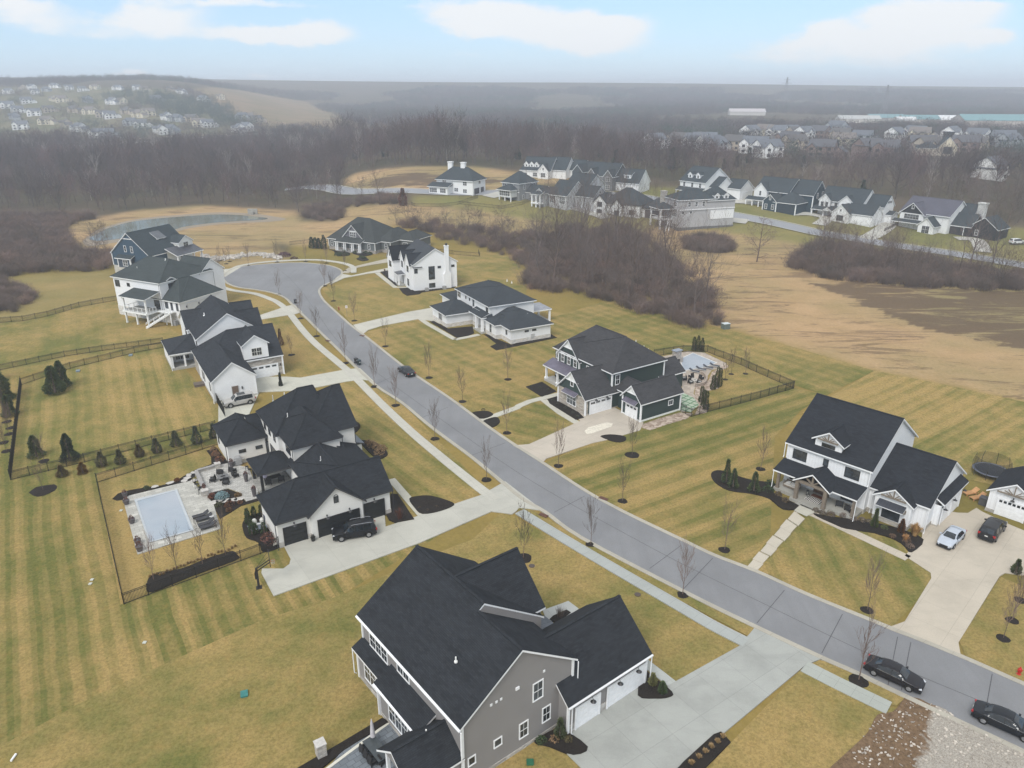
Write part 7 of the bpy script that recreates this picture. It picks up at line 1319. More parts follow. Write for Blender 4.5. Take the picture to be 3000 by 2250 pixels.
for k, (q, a) in enumerate([((1738,770),190),((1660,800),250),((1730,840),10),((1835,845),40),((1860,790),110)]): chairs(wp(Q_([q])[0], .1), radians(a+20), 'black slatted garden chair at the fire pit, '+('behind it','leftmost','in front of it','at its near right','beside the curved wall')[k], 'black chairs round the fire pit', 'garden_chair', .7, (.45,.45,.44), adk=True)
for k, q in enumerate([(1775,705),(1855,680),(1940,660),(2020,640)]): lounger(wp(Q_([q])[0], .1), radians(150), 'white framed lounger beside the covered pool, '+('leftmost','second from left','third from left','rightmost')[k], 'white framed loungers by the far pool', (.06,.065,.08), True)
p = G(*Q_([(1560,590)])[0]); r = empty('outdoor_fireplace', (p.x, p.y, 0), radians(33), 'grey stone outdoor fireplace beside the covered pool', 'fireplace'); m = MB(); m.box(-1.3,1.3,-.5,.5,0,1.2); m.box(-.8,.8,-.45,.45,1.2,2.6); m.build('stonework', m_stone((.4,.38,.36), .4, .18, .25), r); m = MB(); m.box(-.95,.95,-.6,.6,2.6,2.75); m.build('cap', plain('slate_cap', (.25,.28,.33)), r); m = MB(); m.box(-.4,.4,-.52,-.48,.3,1.0); m.build('firebox', plain('soot', (.01,.01,.01)), r)
bed(R5([(845,1022),(880,1010),(950,1008),(985,1032),(925,1058),(870,1050)])); bed(R5([(915,1078),(960,1055),(1010,1048),(1028,1080),(995,1108),(960,1112)])); bed(R5([(1195,850),(1300,818),(1395,880),(1300,916)]), curve=0); bed(R5([(1335,932),(1420,905),(1575,1052),(1520,1066),(1350,960)]), curve=0); bed(R5([(1678,1175),(1740,1160),(1835,1172),(1840,1200),(1780,1210)]))
path_c = m_concrete((.56,.54,.46), 1.4, .3, .12)
def path(pts, w=1.3, z=.11, mat=None): mb = MB(); strip(mb, [G(*p) for p in pts], -w/2, w/2, z, skirt=z); return tag(mb.build('path', mat or path_c), kind='structure')
path(R5([(905,1070),(1140,985),(1150,975),(1220,945),(1420,895)]), 1.3); path(R5([(1310,935),(1420,1020),(1545,1095)]), 1.2); sheet('repaired_slab', R5([(1575,1140),(1600,1115),(1720,1082),(1760,1090),(1750,1110),(1620,1155),(1590,1158)]), plain('new_concrete', (.60,.56,.47), .85), .135)
for u, v in R5([(1230,850),(1290,860),(1340,870),(1370,940),(1400,965),(1450,990),(1500,1020),(1530,1045),(920,1000)]): shrub(u, v, .35, 'tiny dark plant in the black beds before the green house', (.04,.045,.03), 120, .4, .08, group='tiny plants before the green house')
# --- hip house beds
bed(T8([(105,862),(160,850),(385,968),(750,935),(750,900),(785,1040),(690,1080),(520,1110)]), curve=0); path(T8([(-40,820),(60,890),(490,1135)]), 1.2); path(T8([(490,1135),(700,1095),(860,1060)]), 1.2); bed(T8([(945,1060),(1130,1200),(1035,1245),(1130,1302),(2062,1108),(1960,1052),(1355,1217),(1135,1130),(1000,1060)]), curve=0)
bed(T7([(920,935),(1080,905),(1195,1020),(1215,1140),(1150,1148)]), curve=0); bed(T7([(1210,1190),(1345,1180),(1425,1222),(1540,1226),(2095,1150),(2060,1180),(1560,1250),(1520,1278),(1330,1302),(1265,1262)]), curve=0); path(T7([(870,950),(1150,1172),(1345,1172)]), 1.3)
for k, (u, v) in enumerate(T7([(985,920),(1050,940),(1110,970),(1150,1000),(1590,1190),(1700,1195),(1800,1180)])): tuft(u, v, .6, .7, 'dry tan plant in the beds of the tall white chimney house', (.4,.27,.17), 120, 'dry plants at the chimney house', z=.1)
path([(1290,765),(1245,770),(1190,775)][:2], 1.2) if False else None
# ranch house shrubs
bed(T7([(130,590),(420,630),(430,680),(250,680),(200,610)])); bed(T7([(480,640),(650,690),(800,660),(640,640)])); bed(T7([(550,730),(650,710),(740,745),(640,765)]))
for k, (u, v, s) in enumerate([(989,748,1.2),(1000,750,1.3),(1012,748,1.1),(1011,738,1.0),(1040,742,.9),(1072,743,1.0),(1084,745,.9),(1112,738,1.1),(1125,738,1.2),(1058,755,.8),(1068,758,.8)]): shrub(u, v, s, 'clipped dark shrub before the grey ranch house', (.035,.05,.025), 260, s*.9, .2, group='clipped shrubs before the ranch house')
for k, (u, v, h) in enumerate([(914,727,3.6),(925,728,3.6),(935,728,3.4),(950,730,4.6)]): conifer(u, v, h, 1.3, 'dark conifer left of the grey ranch house, '+('first','second','third','tallest')[k]+' of four', (.03,.045,.025), .6, 500, .3, 'conifer', 'conifers left of the ranch house')
shrub(833, 750, 2.2, 'purple brown leafless shrub mass behind the turning circle', (.09,.05,.055), 700, 1.2, .25); shrub(862,759,1.3,'small reddish shrub right of the purple one behind the turning circle',(.12,.07,.06),300,.8,.2); shrub(615, 771, 1.2, 'dark low shrub right of the blue house porch', (.03,.035,.03), 300, .7, .15)
# rock ditch
rr_ = random.Random(4); V = MB(); pts_ = []
for k in range(620):
    t_ = rr_.random(); u = 590+t_*235; v = 752+6*math.sin(t_*7)+rr_.gauss(0, 3); p = G(u, v); s = rr_.uniform(.25, .8); V.obox((p.x, p.y, s*.2), (1, rr_.gauss(0,.5), rr_.gauss(0,.3)), (0,1,.2), (0,0,1), s*.6, s*.45, s*.35)
tag(V.build('riprap', m_stone((.42,.40,.37), 3, 3, .3)), 'pale broken rock lining the ditch behind the turning circle', 'rocks', kind='stuff')
# --- farmhouse surroundings
bed(R6([(183,1085),(225,1062),(300,1075),(360,1100),(450,1125),(600,1150),(590,1210),(725,1275),(755,1310),(650,1312),(560,1245),(440,1212),(300,1192),(210,1140)])); bed(R6([(850,1342),(930,1358),(1100,1380),(1230,1400),(1400,1440),(1560,1512),(1482,1595),(1440,1560),(1380,1512),(1250,1470),(1060,1442),(980,1412),(870,1362)]))
for k in range(7):
    t0, t1 = k/7, (k+1)/7-.008; L0, L1, M0, M1 = R9([(415,362)])[0], R9([(725,2)])[0], R9([(480,387)])[0], R9([(792,50)])[0]
    f = lambda a, b, t: (a[0]+(b[0]-a[0])*t, a[1]+(b[1]-a[1])*t); off = (k % 2)*3; sheet('garden_step', [(lambda q: (q[0]-off, q[1]))(f(L0,L1,t0)), (lambda q: (q[0]-off, q[1]))(f(L0,L1,t1)), (lambda q: (q[0]-off, q[1]))(f(M0,M1,t1)), (lambda q: (q[0]-off, q[1]))(f(M0,M1,t0))], m_concrete((.56,.51,.42), 4, .5, .15), .12+.02*k, thick=.14)
path(R6([(735,1318),(850,1345),(1460,1632)]), 1.35, .12, m_concrete((.56,.50,.41), 1.5, -.8, .15)); sheet('path', R6([(720,1325),(765,1285),(870,1330),(800,1365)]), path_c, .2)
for k, (u, v, s, c) in enumerate([(2390,1500,.5,(.16,.13,.1)),(2410,1508,.5,(.16,.13,.1)),(2435,1512,.5,(.18,.14,.11)),(2470,1515,.5,(.2,.16,.13)),(2500,1525,.5,(.2,.16,.13)),(2525,1528,.5,(.2,.16,.12)),(2545,1532,.4,(.18,.15,.1)),(2590,1550,.45,(.06,.07,.03)),(2615,1575,.4,(.14,.09,.06)),(2655,1590,.5,(.14,.09,.06)),(2665,1605,.5,(.18,.13,.1)),(2250,1440,.8,(.03,.05,.02)),(2255,1420,.7,(.03,.05,.02)),(2280,1452,.5,(.08,.06,.04)),(2300,1470,.5,(.08,.06,.04))]): shrub(u, v, s, 'low winter shrub in the mulch beds of the white farmhouse', c, 260, s, .12, z=.1, group='low shrubs at the farmhouse')
tuft(2678, 1572, .95, 1.9, 'large golden grass fountain at the farmhouse corner', (.50,.30,.12), 420, z=.1); tuft(2651, 1588, .6, 1.1, 'smaller golden grass clump beside the large one', (.48,.27,.12), 240, z=.1)
# porch furniture
def fl(x, y, z=.46):
    c, s = cos(radians(-46.8)), sin(radians(-46.8)); o = G(2250+110*.13562, 1250+1390*.13562); return (o.x+x*c-y*s, o.y+x*s+y*c, z)
ra = radians(-46.8); r = empty('porch_bed', fl(1.6, 1.8), ra, 'brown framed porch daybed with white cushions on the farmhouse porch', 'daybed'); m = MB(); m.box(-1,1,-.5,.5,.15,.35); m.box(-1,1,.42,.5,.35,.8); m.box(-1.0,-.94,-.5,.5,.35,.6); m.build('frame', plain('bed_wood', (.2,.16,.12)), r); m = MB(); m.box(-.92,.95,-.45,.4,.35,.48); m.build('cushion', plain('cream_cushion', (.55,.53,.49)), r)
for k, (x, y) in enumerate([(-.5,.1),(.4,-.05),(.1,.15)]): m = MB(); m.obox((x,y,.56), (1,.3,.1), (0,1,.3), (0,-.3,1), .25,.2,.08); m.build('pillow', plain('white_pillow', (.7,.69,.66)), r)
for k, (x, y, a) in enumerate([(8.0, 1.9, 200), (9.4, 1.6, 160)]): chairs(fl(x, y), ra+radians(a), 'cream porch armchair on the right side of the farmhouse porch, '+('left one','right one')[k], 'porch armchairs', 'porch_chair', .8, (.6,.58,.54))
m = MB(); m.box(-1.0,1.0,-.6,.6,0,.02); t = NT('striped_rug'); u = t.sep(t.tc.outputs['Object']); s = t.math('LESS_THAN', t.math('FRACT', t.math('MULTIPLY', u[0], 4.5)), .5); o = m.build('rug', t.fin(t.mix(s, (.6,.58,.55), (.03,.03,.03)), .9), None, fl(5.1, .9), ra); tag(o, 'black and white striped rug before the farmhouse door', 'rug')
m = MB(); m.box(-.8,.8,-.35,.35,0,.03); tag(m.build('door_mat', plain('coir', (.16,.06,.03)), None, fl(5.1, 2.1), ra), 'rust brown mat at the farmhouse door', 'door mat')
for k, (x, y, h) in enumerate([(3.9, 1.6, .8), (4.2, 1.2, .5)]):
    r = empty('lantern', fl(x, y), ra, ('tall','short')[k]+' black candle lantern on the farmhouse porch', 'lantern', 'porch lanterns'); m = MB()
    for sx in (-1, 1):
        for sy in (-1, 1): m.bar((sx*.12, sy*.12, 0), (sx*.12, sy*.12, h*.75), .025)
    m.box(-.14,.14,-.14,.14,0,.04); m.lathe((0,0,h*.75), [(.2,0),(.05,h*.18),(0,h*.25)], 4); m.build('frame', DK, r); m = MB(); m.lathe((0,0,.04), [(.05,0),(.05,h*.4),(0,h*.4)], 8); m.build('candle', m_paint((.7,.68,.6)), r)
# trampoline
p = G(2900, 1392); r = empty('trampoline', (p.x, p.y, 0), 0, 'round trampoline with dark net enclosure behind the farmhouse', 'trampoline'); R0 = 2.25; m = MB(); m.lathe((0,0,.85), [(0,0),(R0-.3,0)], 32); m.build('jumping_mat', plain('mat_black', (.025,.027,.035), .6), r); m = MB(); m.lathe((0,0,.86), [(R0-.3,0),(R0-.05,.04),(R0+.05,-.03)], 32); m.build('pad', plain('pad_grey', (.10,.11,.14), .5), r)
for k in range(8):
    a = 2*pi*k/8; c, s = cos(a), sin(a); m = MB(); m.tube([(c*R0,s*R0,0),(c*(R0+.12),s*(R0+.12),1.6),(c*(R0-.15),s*(R0-.15),2.75)], .03, 6); m.build('pole', plain('pole_dark', (.05,.05,.05)), r)
t = NT('safety_net'); uvn = t.sep(t.tc.outputs['UV']); tr_ = t.N.new('ShaderNodeBsdfTransparent'); mxs = t.N.new('ShaderNodeMixShader'); mxs.inputs[0].default_value = .33; t.fin((.02,.02,.018), .8); out = [n for n in t.N if n.type == 'OUTPUT_MATERIAL'][0]; t.L.new(tr_.outputs[0], mxs.inputs[1]); t.L.new(t.b.outputs[0], mxs.inputs[2]); t.L.new(mxs.outputs[0], out.inputs['Surface']); m = MB(); m.lathe((0,0,.9), [(R0-.1,0),(R0,.9),(R0-.2,1.75)], 32); m.build('net', t.m, r)
for k, q in enumerate([(2842,1448),(2862,1462)]):
    p = G(*q); r = empty('wooden_lounger', (p.x, p.y, .02), radians(-75), 'orange timber sun lounger on the grass by the farmhouse, '+('farther','nearer')[k]+' of two', 'sun lounger', 'timber loungers'); W_ = plain('new_timber', (.50,.27,.12), .6)
    m = MB()
    for j in range(10): m.box(-.35,.35,-1.0+j*.14,-.9+j*.14,.3,.34)
    m.build('seat', W_, r); m = MB(); m.obox((0,.75,.52), (1,0,0), (0,.8,.6), (0,-.6,.8), .35,.42,.02); m.build('backrest', W_, r); m = MB(); m.box(-.38,-.34,-1,1,.2,.3); m.box(.34,.38,-1,1,.2,.3); m.build('frame', W_, r)
    for x in (-.36,.36):
        for y in (-.9,.6): m = MB(); m.box(x-.04,x+.04,y-.04,y+.04,0,.22); m.build('leg', W_, r)
def boxthing(name, u, v, dims, col, label, cat, rz=0, z=.02, lid=None):
    p = G(u, v); a, b, c = dims; m = MB(); m.box(-a/2,a/2,-b/2,b/2,0,c); r = m.build(name, plain(name+'_paint', col, .5), None, (p.x, p.y, z), radians(rz)); m = MB(); m.box(-a/2-.04,a/2+.04,-b/2-.04,b/2+.04,c,c+.06); m.build('lid', plain(name+'_lid', lid or dark(col,.8), .5), r); return tag(r, label, cat)
boxthing('transformer_box', 2125, 963, (1.6,1.2,1.2), (.12,.15,.14), 'green grey utility cabinet at the edge of the tan field', 'utility cabinet', 20, lid=(.5,.55,.56)); boxthing('utility_cover', 716, 2036, (.55,.7,.12), (.05,.22,.20), 'small teal utility lid alone in the bottom left lawn', 'utility lid', 20); boxthing('utility_cover', 383, 1042, (.6,.9,.14), (.2,.26,.3), 'blue grey utility lid by the back yard fence, right one', 'utility lid', 20); boxthing('utility_cover', 229, 1088, (.6,.9,.14), (.2,.26,.3), 'blue grey utility lid by the back yard fence, left one', 'utility lid', 20); boxthing('utility_cover', 1553, 2236, (.5,.5,.1), (.03,.15,.08), 'round green valve lid on the grass before the grey gable', 'utility lid')
boxthing('air_conditioner', 2879, 1478, (.9,.9,1.0), (.09,.09,.09), 'dark air conditioner beside the small white garage', 'air conditioner', -47); boxthing('cellar_hatch', 590, 1128, (2.4,1.6,.35), (.14,.11,.09), 'dark timber window well cover beside the long white wall', 'hatch', 30)
# bins
def bin_(u, v, rz, label, col=(.02,.02,.022)):
    p = G(u, v); r = empty('wheelie_bin', (p.x, p.y, .12), radians(rz), label, 'bin', 'kerbside bins'); m = MB(); a = .28; b = .36; lo = [(-a*.8,-b*.75,.08),(a*.8,-b*.75,.08),(a*.8,b*.75,.08),(-a*.8,b*.75,.08)]; hi = [(-a,-b,1.0),(a,-b,1.0),(a,b,1.0),(-a,b,1.0)]
    for i in range(4): m.face([lo[i], lo[(i+1) % 4], hi[(i+1) % 4], hi[i]])
    m.face(lo[::-1]); m.build('bin_body', plain('bin_plastic', col, .5), r); m = MB(); m.box(-a-.03,a+.03,-b-.03,b+.05,1.0,1.06); m.bar((-a,b+.06,.98),(a,b+.06,.98),.04); m.build('lid', plain('bin_lid', dark(col,1.3), .45), r)
    for s in (-1, 1): m = MB(); m.tube([(s*(a-.04),b*.75,.12),(s*(a+.03),b*.75,.12)], .12, 10); m.build('wheel', plain('rubber', (.012,.012,.012)), r)
    m = MB(); m.box(-.1,.1,-b-.012,-b+.0,.6,.75); m.build('sticker', m_paint((.6,.6,.6)), r)
bin_(1044, 1066, 40, 'left bin of the pair standing at the kerb'); bin_(1053, 1071, 35, 'right bin of the pair standing at the kerb', (.02,.035,.04)); bin_(866, 890, 30, 'lone black bin standing at the kerb near the turning circle')
# hydrants and sign
def hydrant(u, v, label, col):
    p = G(u, v); r = empty('fire_hydrant', (p.x, p.y, .02), 0, label, 'fire hydrant'); M_ = plain('hydrant_red', col, .45, .4); m = MB(); m.lathe((0,0,0), [(.2,0),(.2,.06),(.12,.08),(.12,.55),(.17,.58),(.17,.62),(.12,.66),(.07,.78),(0,.82)], 12); m.build('barrel', M_, r)
    for d in ((1,0),(-1,0),(0,-1)): m = MB(); m.tube([(d[0]*.1,d[1]*.1,.48),(d[0]*.22,d[1]*.22,.48)], .07, 8); m.build('outlet', M_, r)
    m = MB(); m.lathe((0,0,.8), [(.04,0),(.04,.07),(0,.07)], 6); m.build('bonnet', M_, r)
hydrant(2984, 1976, 'red fire hydrant on the verge at the right edge', (.45,.02,.015)); hydrant(993, 908, 'rusty red hydrant on the lawn near the turning circle', (.28,.06,.03))
p = G(1017, 927); r = empty('road_sign', (p.x, p.y, .02), radians(20), 'small white sign on a thin post at the right kerb', 'road sign'); m = MB(); m.box(-.03,.03,-.02,.02,0,2.6); m.build('post', plain('sign_post', (.25,.22,.2)), r); m = MB(); m.box(-.24,.24,-.045,-.03,2.0,2.65); m.build('sign_plate', m_paint((.75,.74,.72)), r); m = MB(); m.box(-.14,.14,-.05,-.046,2.42,2.5); m.box(-.14,.14,-.05,-.046,2.18,2.22); m.build('marking', m_paint((.45,.05,.04)), r)
for k, (u, v) in enumerate([(270,1700),(265,1712),(424,1884),(355,1497)]): boxthing('marker_stone', u, v, (.25,.25,.05), (.6,.62,.55), 'pale marker lying in the striped lawn, '+('upper of the close pair','lower of the close pair','below the fence corner','left of the pool')[k], 'marker')
m = MB(); p = G(33, 2232); q = G(48, 2212); m.tube([(0,0,.1),((q-p).x,(q-p).y,.12)], .09, 8); tag(m.build('drain_pipe', m_paint((.8,.8,.8)), None, p), 'short white pipe lying at the bottom left corner', 'pipe')
# basketball hoop
p = G(759, 1722); q = G(787, 1636, 3.4); d = (q-p); d.z = 0; d.normalize(); rz = atan2(d.y, d.x); r = empty('basketball_hoop', (p.x, p.y, .02), rz, 'black basketball hoop with clear backboard at the driveway end', 'basketball hoop'); m = MB(); m.box(-.12,.12,-.12,.12,0,2.5); m.box(-.3,.3,-.3,.3,0,.06); m.build('pole', DK, r); m = MB()
m.bar((0,0,2.4),(1.4,0,3.2),.09); m.bar((0,0,2.1),(1.4,0,2.85),.09); m.bar((-.2,0,1.9),(0,0,2.4),.1); m.box(-.25,-.1,-.12,.12,1.2,1.9); m.bar((0,0,2.5),(1.35,-.5,3.9),.03); m.bar((0,0,2.5),(1.35,.5,3.9),.03); m.build('arm', DK, r); m = MB(); m.box(1.42,1.46,-.92,.92,2.9,3.95); m.build('backboard', plain('board_white', (.7,.72,.74), .3), r)
m = MB(); 
for z in (2.9, 3.93): m.box(1.40,1.48,-.94,.94,z-.03,z+.03)
for y in (-.92,.92): m.box(1.40,1.48,y-.03,y+.03,2.9,3.93)
m.build('board_frame', DK, r); m = MB(); m.tube([(1.75+.23*cos(a),.23*sin(a),3.05) for a in [2*pi*k/14 for k in range(15)]], .018, 5, False); m.bar((1.46,0,3.05),(1.52,0,3.05),.12,.03); m.build('rim', plain('rim_orange', (.5,.09,.03)), r); m = MB()
for k in range(12): a = 2*pi*k/12; b = a+.5; m.bar((1.75+.22*cos(a),.22*sin(a),3.04),(1.75+.13*cos(b),.13*sin(b),2.62),.012); m.bar((1.75+.22*cos(b),.22*sin(b),3.04),(1.75+.13*cos(a),.13*sin(a),2.62),.012)
m.build('net', m_paint((.8,.76,.72)), r)
# --- beds and paving by pool house front and grey house
bed([(1199,1464),(1225,1456),(1262,1455),(1312,1469),(1331,1482),(1290,1500),(1238,1508),(1215,1490)]); bed([(1130,1506),(1145,1450),(1165,1450),(1214,1524),(1160,1534),(1140,1525)], curve=0); path([(1146,1405),(1245,1520)], 1.1)
bed(B_([(1675,720),(1740,712),(1860,740),(1975,840),(1940,890),(1880,905),(1800,860)])); bed(B_([(1600,500),(1660,520),(1680,560),(1630,620),(1600,600)]))
for k, (u, v, s) in enumerate([(1090,1308,.9),(1105,1315,.8),(1118,1318,.8),(1112,1330,.9),(1080,1300,.6)]): shrub(u, v, s, 'tan leaved shrub in the bed beyond the white brick house', (.30,.20,.11), 300, s*.9, .14, z=.1, group='tan shrubs beyond the brick house')
tuft(1172, 1522, 1.1, 1.8, 'bare reddish shrub in the triangular bed by the garage', (.13,.06,.045), 160, wid=.015); 
for u, v in ((1230,1490),(1278,1487),(1253,1497)): shrub(u, v, .3, 'tiny plant in the half round black bed', (.12,.09,.06), 80, .3, .07, group='tiny plants in the half round bed')
bed([(1868,2040),(1886,1966),(1900,1975),(1968,2030),(1960,2046),(1920,2050)]); bed([(1565,2175),(1625,2140),(1640,2135),(1722,2192),(1680,2215),(1610,2190)]); path([(1885,1940),(1995,2026)], 1.0, .11, m_concrete((.50,.52,.49), 1.4, .5, .1))
sheet('patio', [(1590,1790),(1665,1763),(1695,1785),(1640,1830),(1600,1815)], m_concrete((.46,.47,.45), 3, .5, .1), .11, thick=.1); bed([(1610,1818),(1620,1808),(1660,1790),(1672,1798),(1630,1828)], curve=0)
for u, v, s, c, l in ((1585,2175,.5,(.04,.06,.025),'dark shrub at the stone foot of the grey gable'),(1624,2172,.45,(.28,.18,.10),'tan dry shrub in the bed beside the grey garage'),(1665,2172,.4,(.12,.10,.05),'small olive shrub in the bed beside the grey garage')): shrub(u, v, s, l, c, 260, s, .1, z=.1)
tuft(1640, 1812, .9, 1.7, 'bare twiggy shrub in the entrance court of the grey house', (.08,.06,.05), 90, wid=.012)
bed([(1990,2250),(2000,2238),(2090,2156),(2112,2148),(2140,2178),(2060,2258),(1960,2330),(1900,2330)], curve=0)
for k, (a, b) in enumerate([(260,1470),(225,1502),(185,1535),(145,1568),(105,1602),(55,1642)]): tuft(2000+a*.4521, 1500+b*.4521, .36, .5, 'clipped tan grass clump, '+('first','second','third','fourth','fifth','last')[k]+' from the street in the long bed', (.46,.32,.16), 150, 'clipped grass clumps beside the grey driveway', wid=.02, z=.1)
bed([(860,2262),(1000,2180),(1120,2108),(1142,2118),(1010,2200),(900,2290)], curve=0); sheet('patio', [(955,2262),(1000,2205),(1140,2122),(1230,2170),(1215,2420),(900,2420)], m_paver((.17,.19,.21), .7, .45, radians(40), .2), .12, thick=.1); path([(950,2262),(1140,2120)], .25, .16, m_paint((.6,.58,.5)))
p = G(1095, 2185); r = empty('patio_umbrella', (p.x, p.y, .12), 0, 'closed pale parasol standing on the grey house patio', 'umbrella'); m = MB(); m.lathe((0,0,0), [(.05,0),(.05,.9),(.22,.95),(.2,1.2),(.12,2.3),(.03,2.75),(0,2.8)], 12); m.build('canopy', plain('parasol_cloth', (.5,.48,.5), .8), r); m = MB(); m.lathe((0,0,0), [(.35,0),(.35,.08),(.05,.1)], 12); m.build('base', DK, r)
GL = plain('slate_top', (.06,.07,.075), .35); r = empty('dining_table', wp((1105,2215), .12), radians(-50), 'dark outdoor dining table on the grey house patio', 'table'); m = MB(); m.box(-1.3,1.3,-.55,.55,.7,.76); m.build('table_top', GL, r); m = MB(); m.box(-1.0,-.9,-.4,.4,0,.7); m.box(.9,1.0,-.4,.4,0,.7); m.build('trestle', DK, r)
for k, (u, v) in enumerate([(1067,2208),(1080,2225),(1092,2242),(1120,2240)]): chairs(wp((u, v), .12), radians(130), 'black dining chair at the patio table, '+('topmost','second','third','last')[k]+' of the left row', 'black dining chairs on the grey house patio', 'dining_chair', .55, (.03,.035,.04))
# bare lot with gravel
def m_dirt():
    t = NT('bare_earth'); g = t.N.new('ShaderNodeNewGeometry').outputs['Position']; n = t.noise(g, .22, 6, .65, .4); n2 = t.noise(g, 4, 4, .8); v = t.N.new('ShaderNodeTexVoronoi'); t.L.new(g, v.inputs['Vector']); v.inputs['Scale'].default_value = 14; sc = t.N.new('ShaderNodeSeparateColor'); t.L.new(v.outputs['Color'], sc.inputs[0])
    gr = t.mix(sc.outputs[0], (.24,.215,.185), (.40,.37,.32)); so = t.mix(t.rng(n2, .3, .7), (.10,.065,.038), (.21,.14,.085)); u = t.sep(g)[0]; f = t.rng(t.math('ADD', t.math('MULTIPLY', t.math('SUBTRACT', n, .5), 9), t.math('SUBTRACT', t.math('SUBTRACT', u, t.math('MULTIPLY', t.sep(g)[1], .65)), 4.2)), 0, 1); t.bump(n2, .7, .08); return t.fin(t.mix(f, so, gr), .95, .1)
DIRT = R9([(1425,1225),(1450,1205),(1530,1215),(1600,1250),(1700,1285),(1850,1400),(2212,1550),(2700,1750),(2500,2100),(700,2000),(900,1720),(1100,1530),(1200,1430),(1260,1320),(1360,1300)]); bed(DIRT, 'bare_lot', 3, m_dirt(), .125)
mb = MB(); 
for k in range(500):
    u, v = rs_.uniform(2500, 3000), rs_.uniform(2060, 2250); p = G(u, v)
    if not inpoly(np.array([u]), np.array([v]), DIRT)[0]: continue
    s = rs_.uniform(.03, .12); mb.obox((p.x, p.y, .13), (1, rs_.gauss(0,.5), 0), (0,1,rs_.gauss(0,.4)), (0,0,1), s, s*.7, s*.5)
tag(mb.build('loose_stones', plain('loose_stone', (.42,.38,.33), .9, .1, 0, .3, .4)), 'loose stones scattered over the bare gravel lot', 'stones', kind='stuff')
# storm drains at the kerb
for k, (u, v) in enumerate([(1320,1500+30*.4521),(1768,1463),(1061,985),(961,1000),(2020,1592)][:4]): p = G(u if k else 1592, v if k else 1512); m = MB(); m.box(-.6,.6,-.3,.3,0,.05); o = m.build('storm_drain', plain('rusty_iron', (.10,.045,.03)), None, (p.x, p.y, .13), radians(-38)); tag(o, 'rusty kerb drain '+('by the white driveway mouth','on the right kerb','at the far driveway mouth on the right','on the left kerb above the bins')[k], 'storm drain')
for u, v in ((1558,1659),(1868,1743)): p = G(u, v); m = MB(); m.lathe((0,0,0), [(.35,0),(.35,.03),(0,.03)], 14); tag(m.build('manhole', plain('iron', (.08,.06,.05)), None, (p.x, p.y, .06)), 'round iron lid in the lawn '+('near the ringed tree behind the grey house' if u < 1700 else 'beside the grey pavement'), 'manhole')
# ================================================================== VEHICLES
RUB = plain('tyre_rubber', (.012,.012,.012), .8); RIM = plain('alloy', (.42,.42,.43), .3, .6, .7); CG = m_glass((.012,.016,.02)); CHR = plain('chrome', (.6,.6,.62), .2, .6, .8); BP = plain('black_plastic', (.015,.015,.016), .6)
TL = plain('tail_light', (.35,.01,.012), .3, .5); HL = plain('head_light', (.55,.57,.6), .15, .7)
def car_paint(c):
    t = NT('car_paint'); n = t.noise(t.tc.outputs['Object'], 1.2, 2); m = t.fin(t.mix(t.rng(n, .3, .7), dark(c, .92), dark(c, 1.05)), .3, .25, .0); t.b.inputs['Coat Weight'].default_value = .12; t.b.inputs['Coat Roughness'].default_value = .06; return m
# stations: x from rear (0) to nose (1), belt z, roof z, half width at belt, half width at roof (None = no cabin)
SEDAN = dict(L=4.85, W=1.84, zs=.30, st=[(0,.72,.80,.62,None),(.02,.90,.92,.78,None),(.10,.96,.98,.86,None),(.17,.98,1.05,.90,.62),(.26,.97,1.33,.92,.60),(.36,.95,1.43,.92,.60),(.48,.94,1.45,.92,.60),(.58,.93,1.40,.92,.61),(.66,.93,1.20,.92,.66),(.73,.92,.96,.91,None),(.84,.86,.90,.88,None),(.94,.76,.80,.80,None),(.985,.62,.66,.66,None),(1,.50,.54,.56,None)], wr=.335, ax=(.19,.80), cab=(.17,.73))
SUV = dict(L=5.15, W=1.98, zs=.38, st=[(0,.80,1.0,.80,None),(.012,1.12,1.22,.90,.80),(.05,1.16,1.72,.96,.72),(.12,1.15,1.82,.98,.73),(.25,1.14,1.85,.99,.74),(.40,1.13,1.86,.99,.74),(.55,1.12,1.83,.99,.73),(.62,1.12,1.74,.99,.74),(.70,1.12,1.34,.98,.80),(.735,1.12,1.16,.98,None),(.82,1.10,1.14,.96,None),(.95,1.02,1.06,.92,None),(.985,.90,.94,.86,None),(1,.66,.70,.80,None)], wr=.40, ax=(.19,.81), cab=(.03,.735))
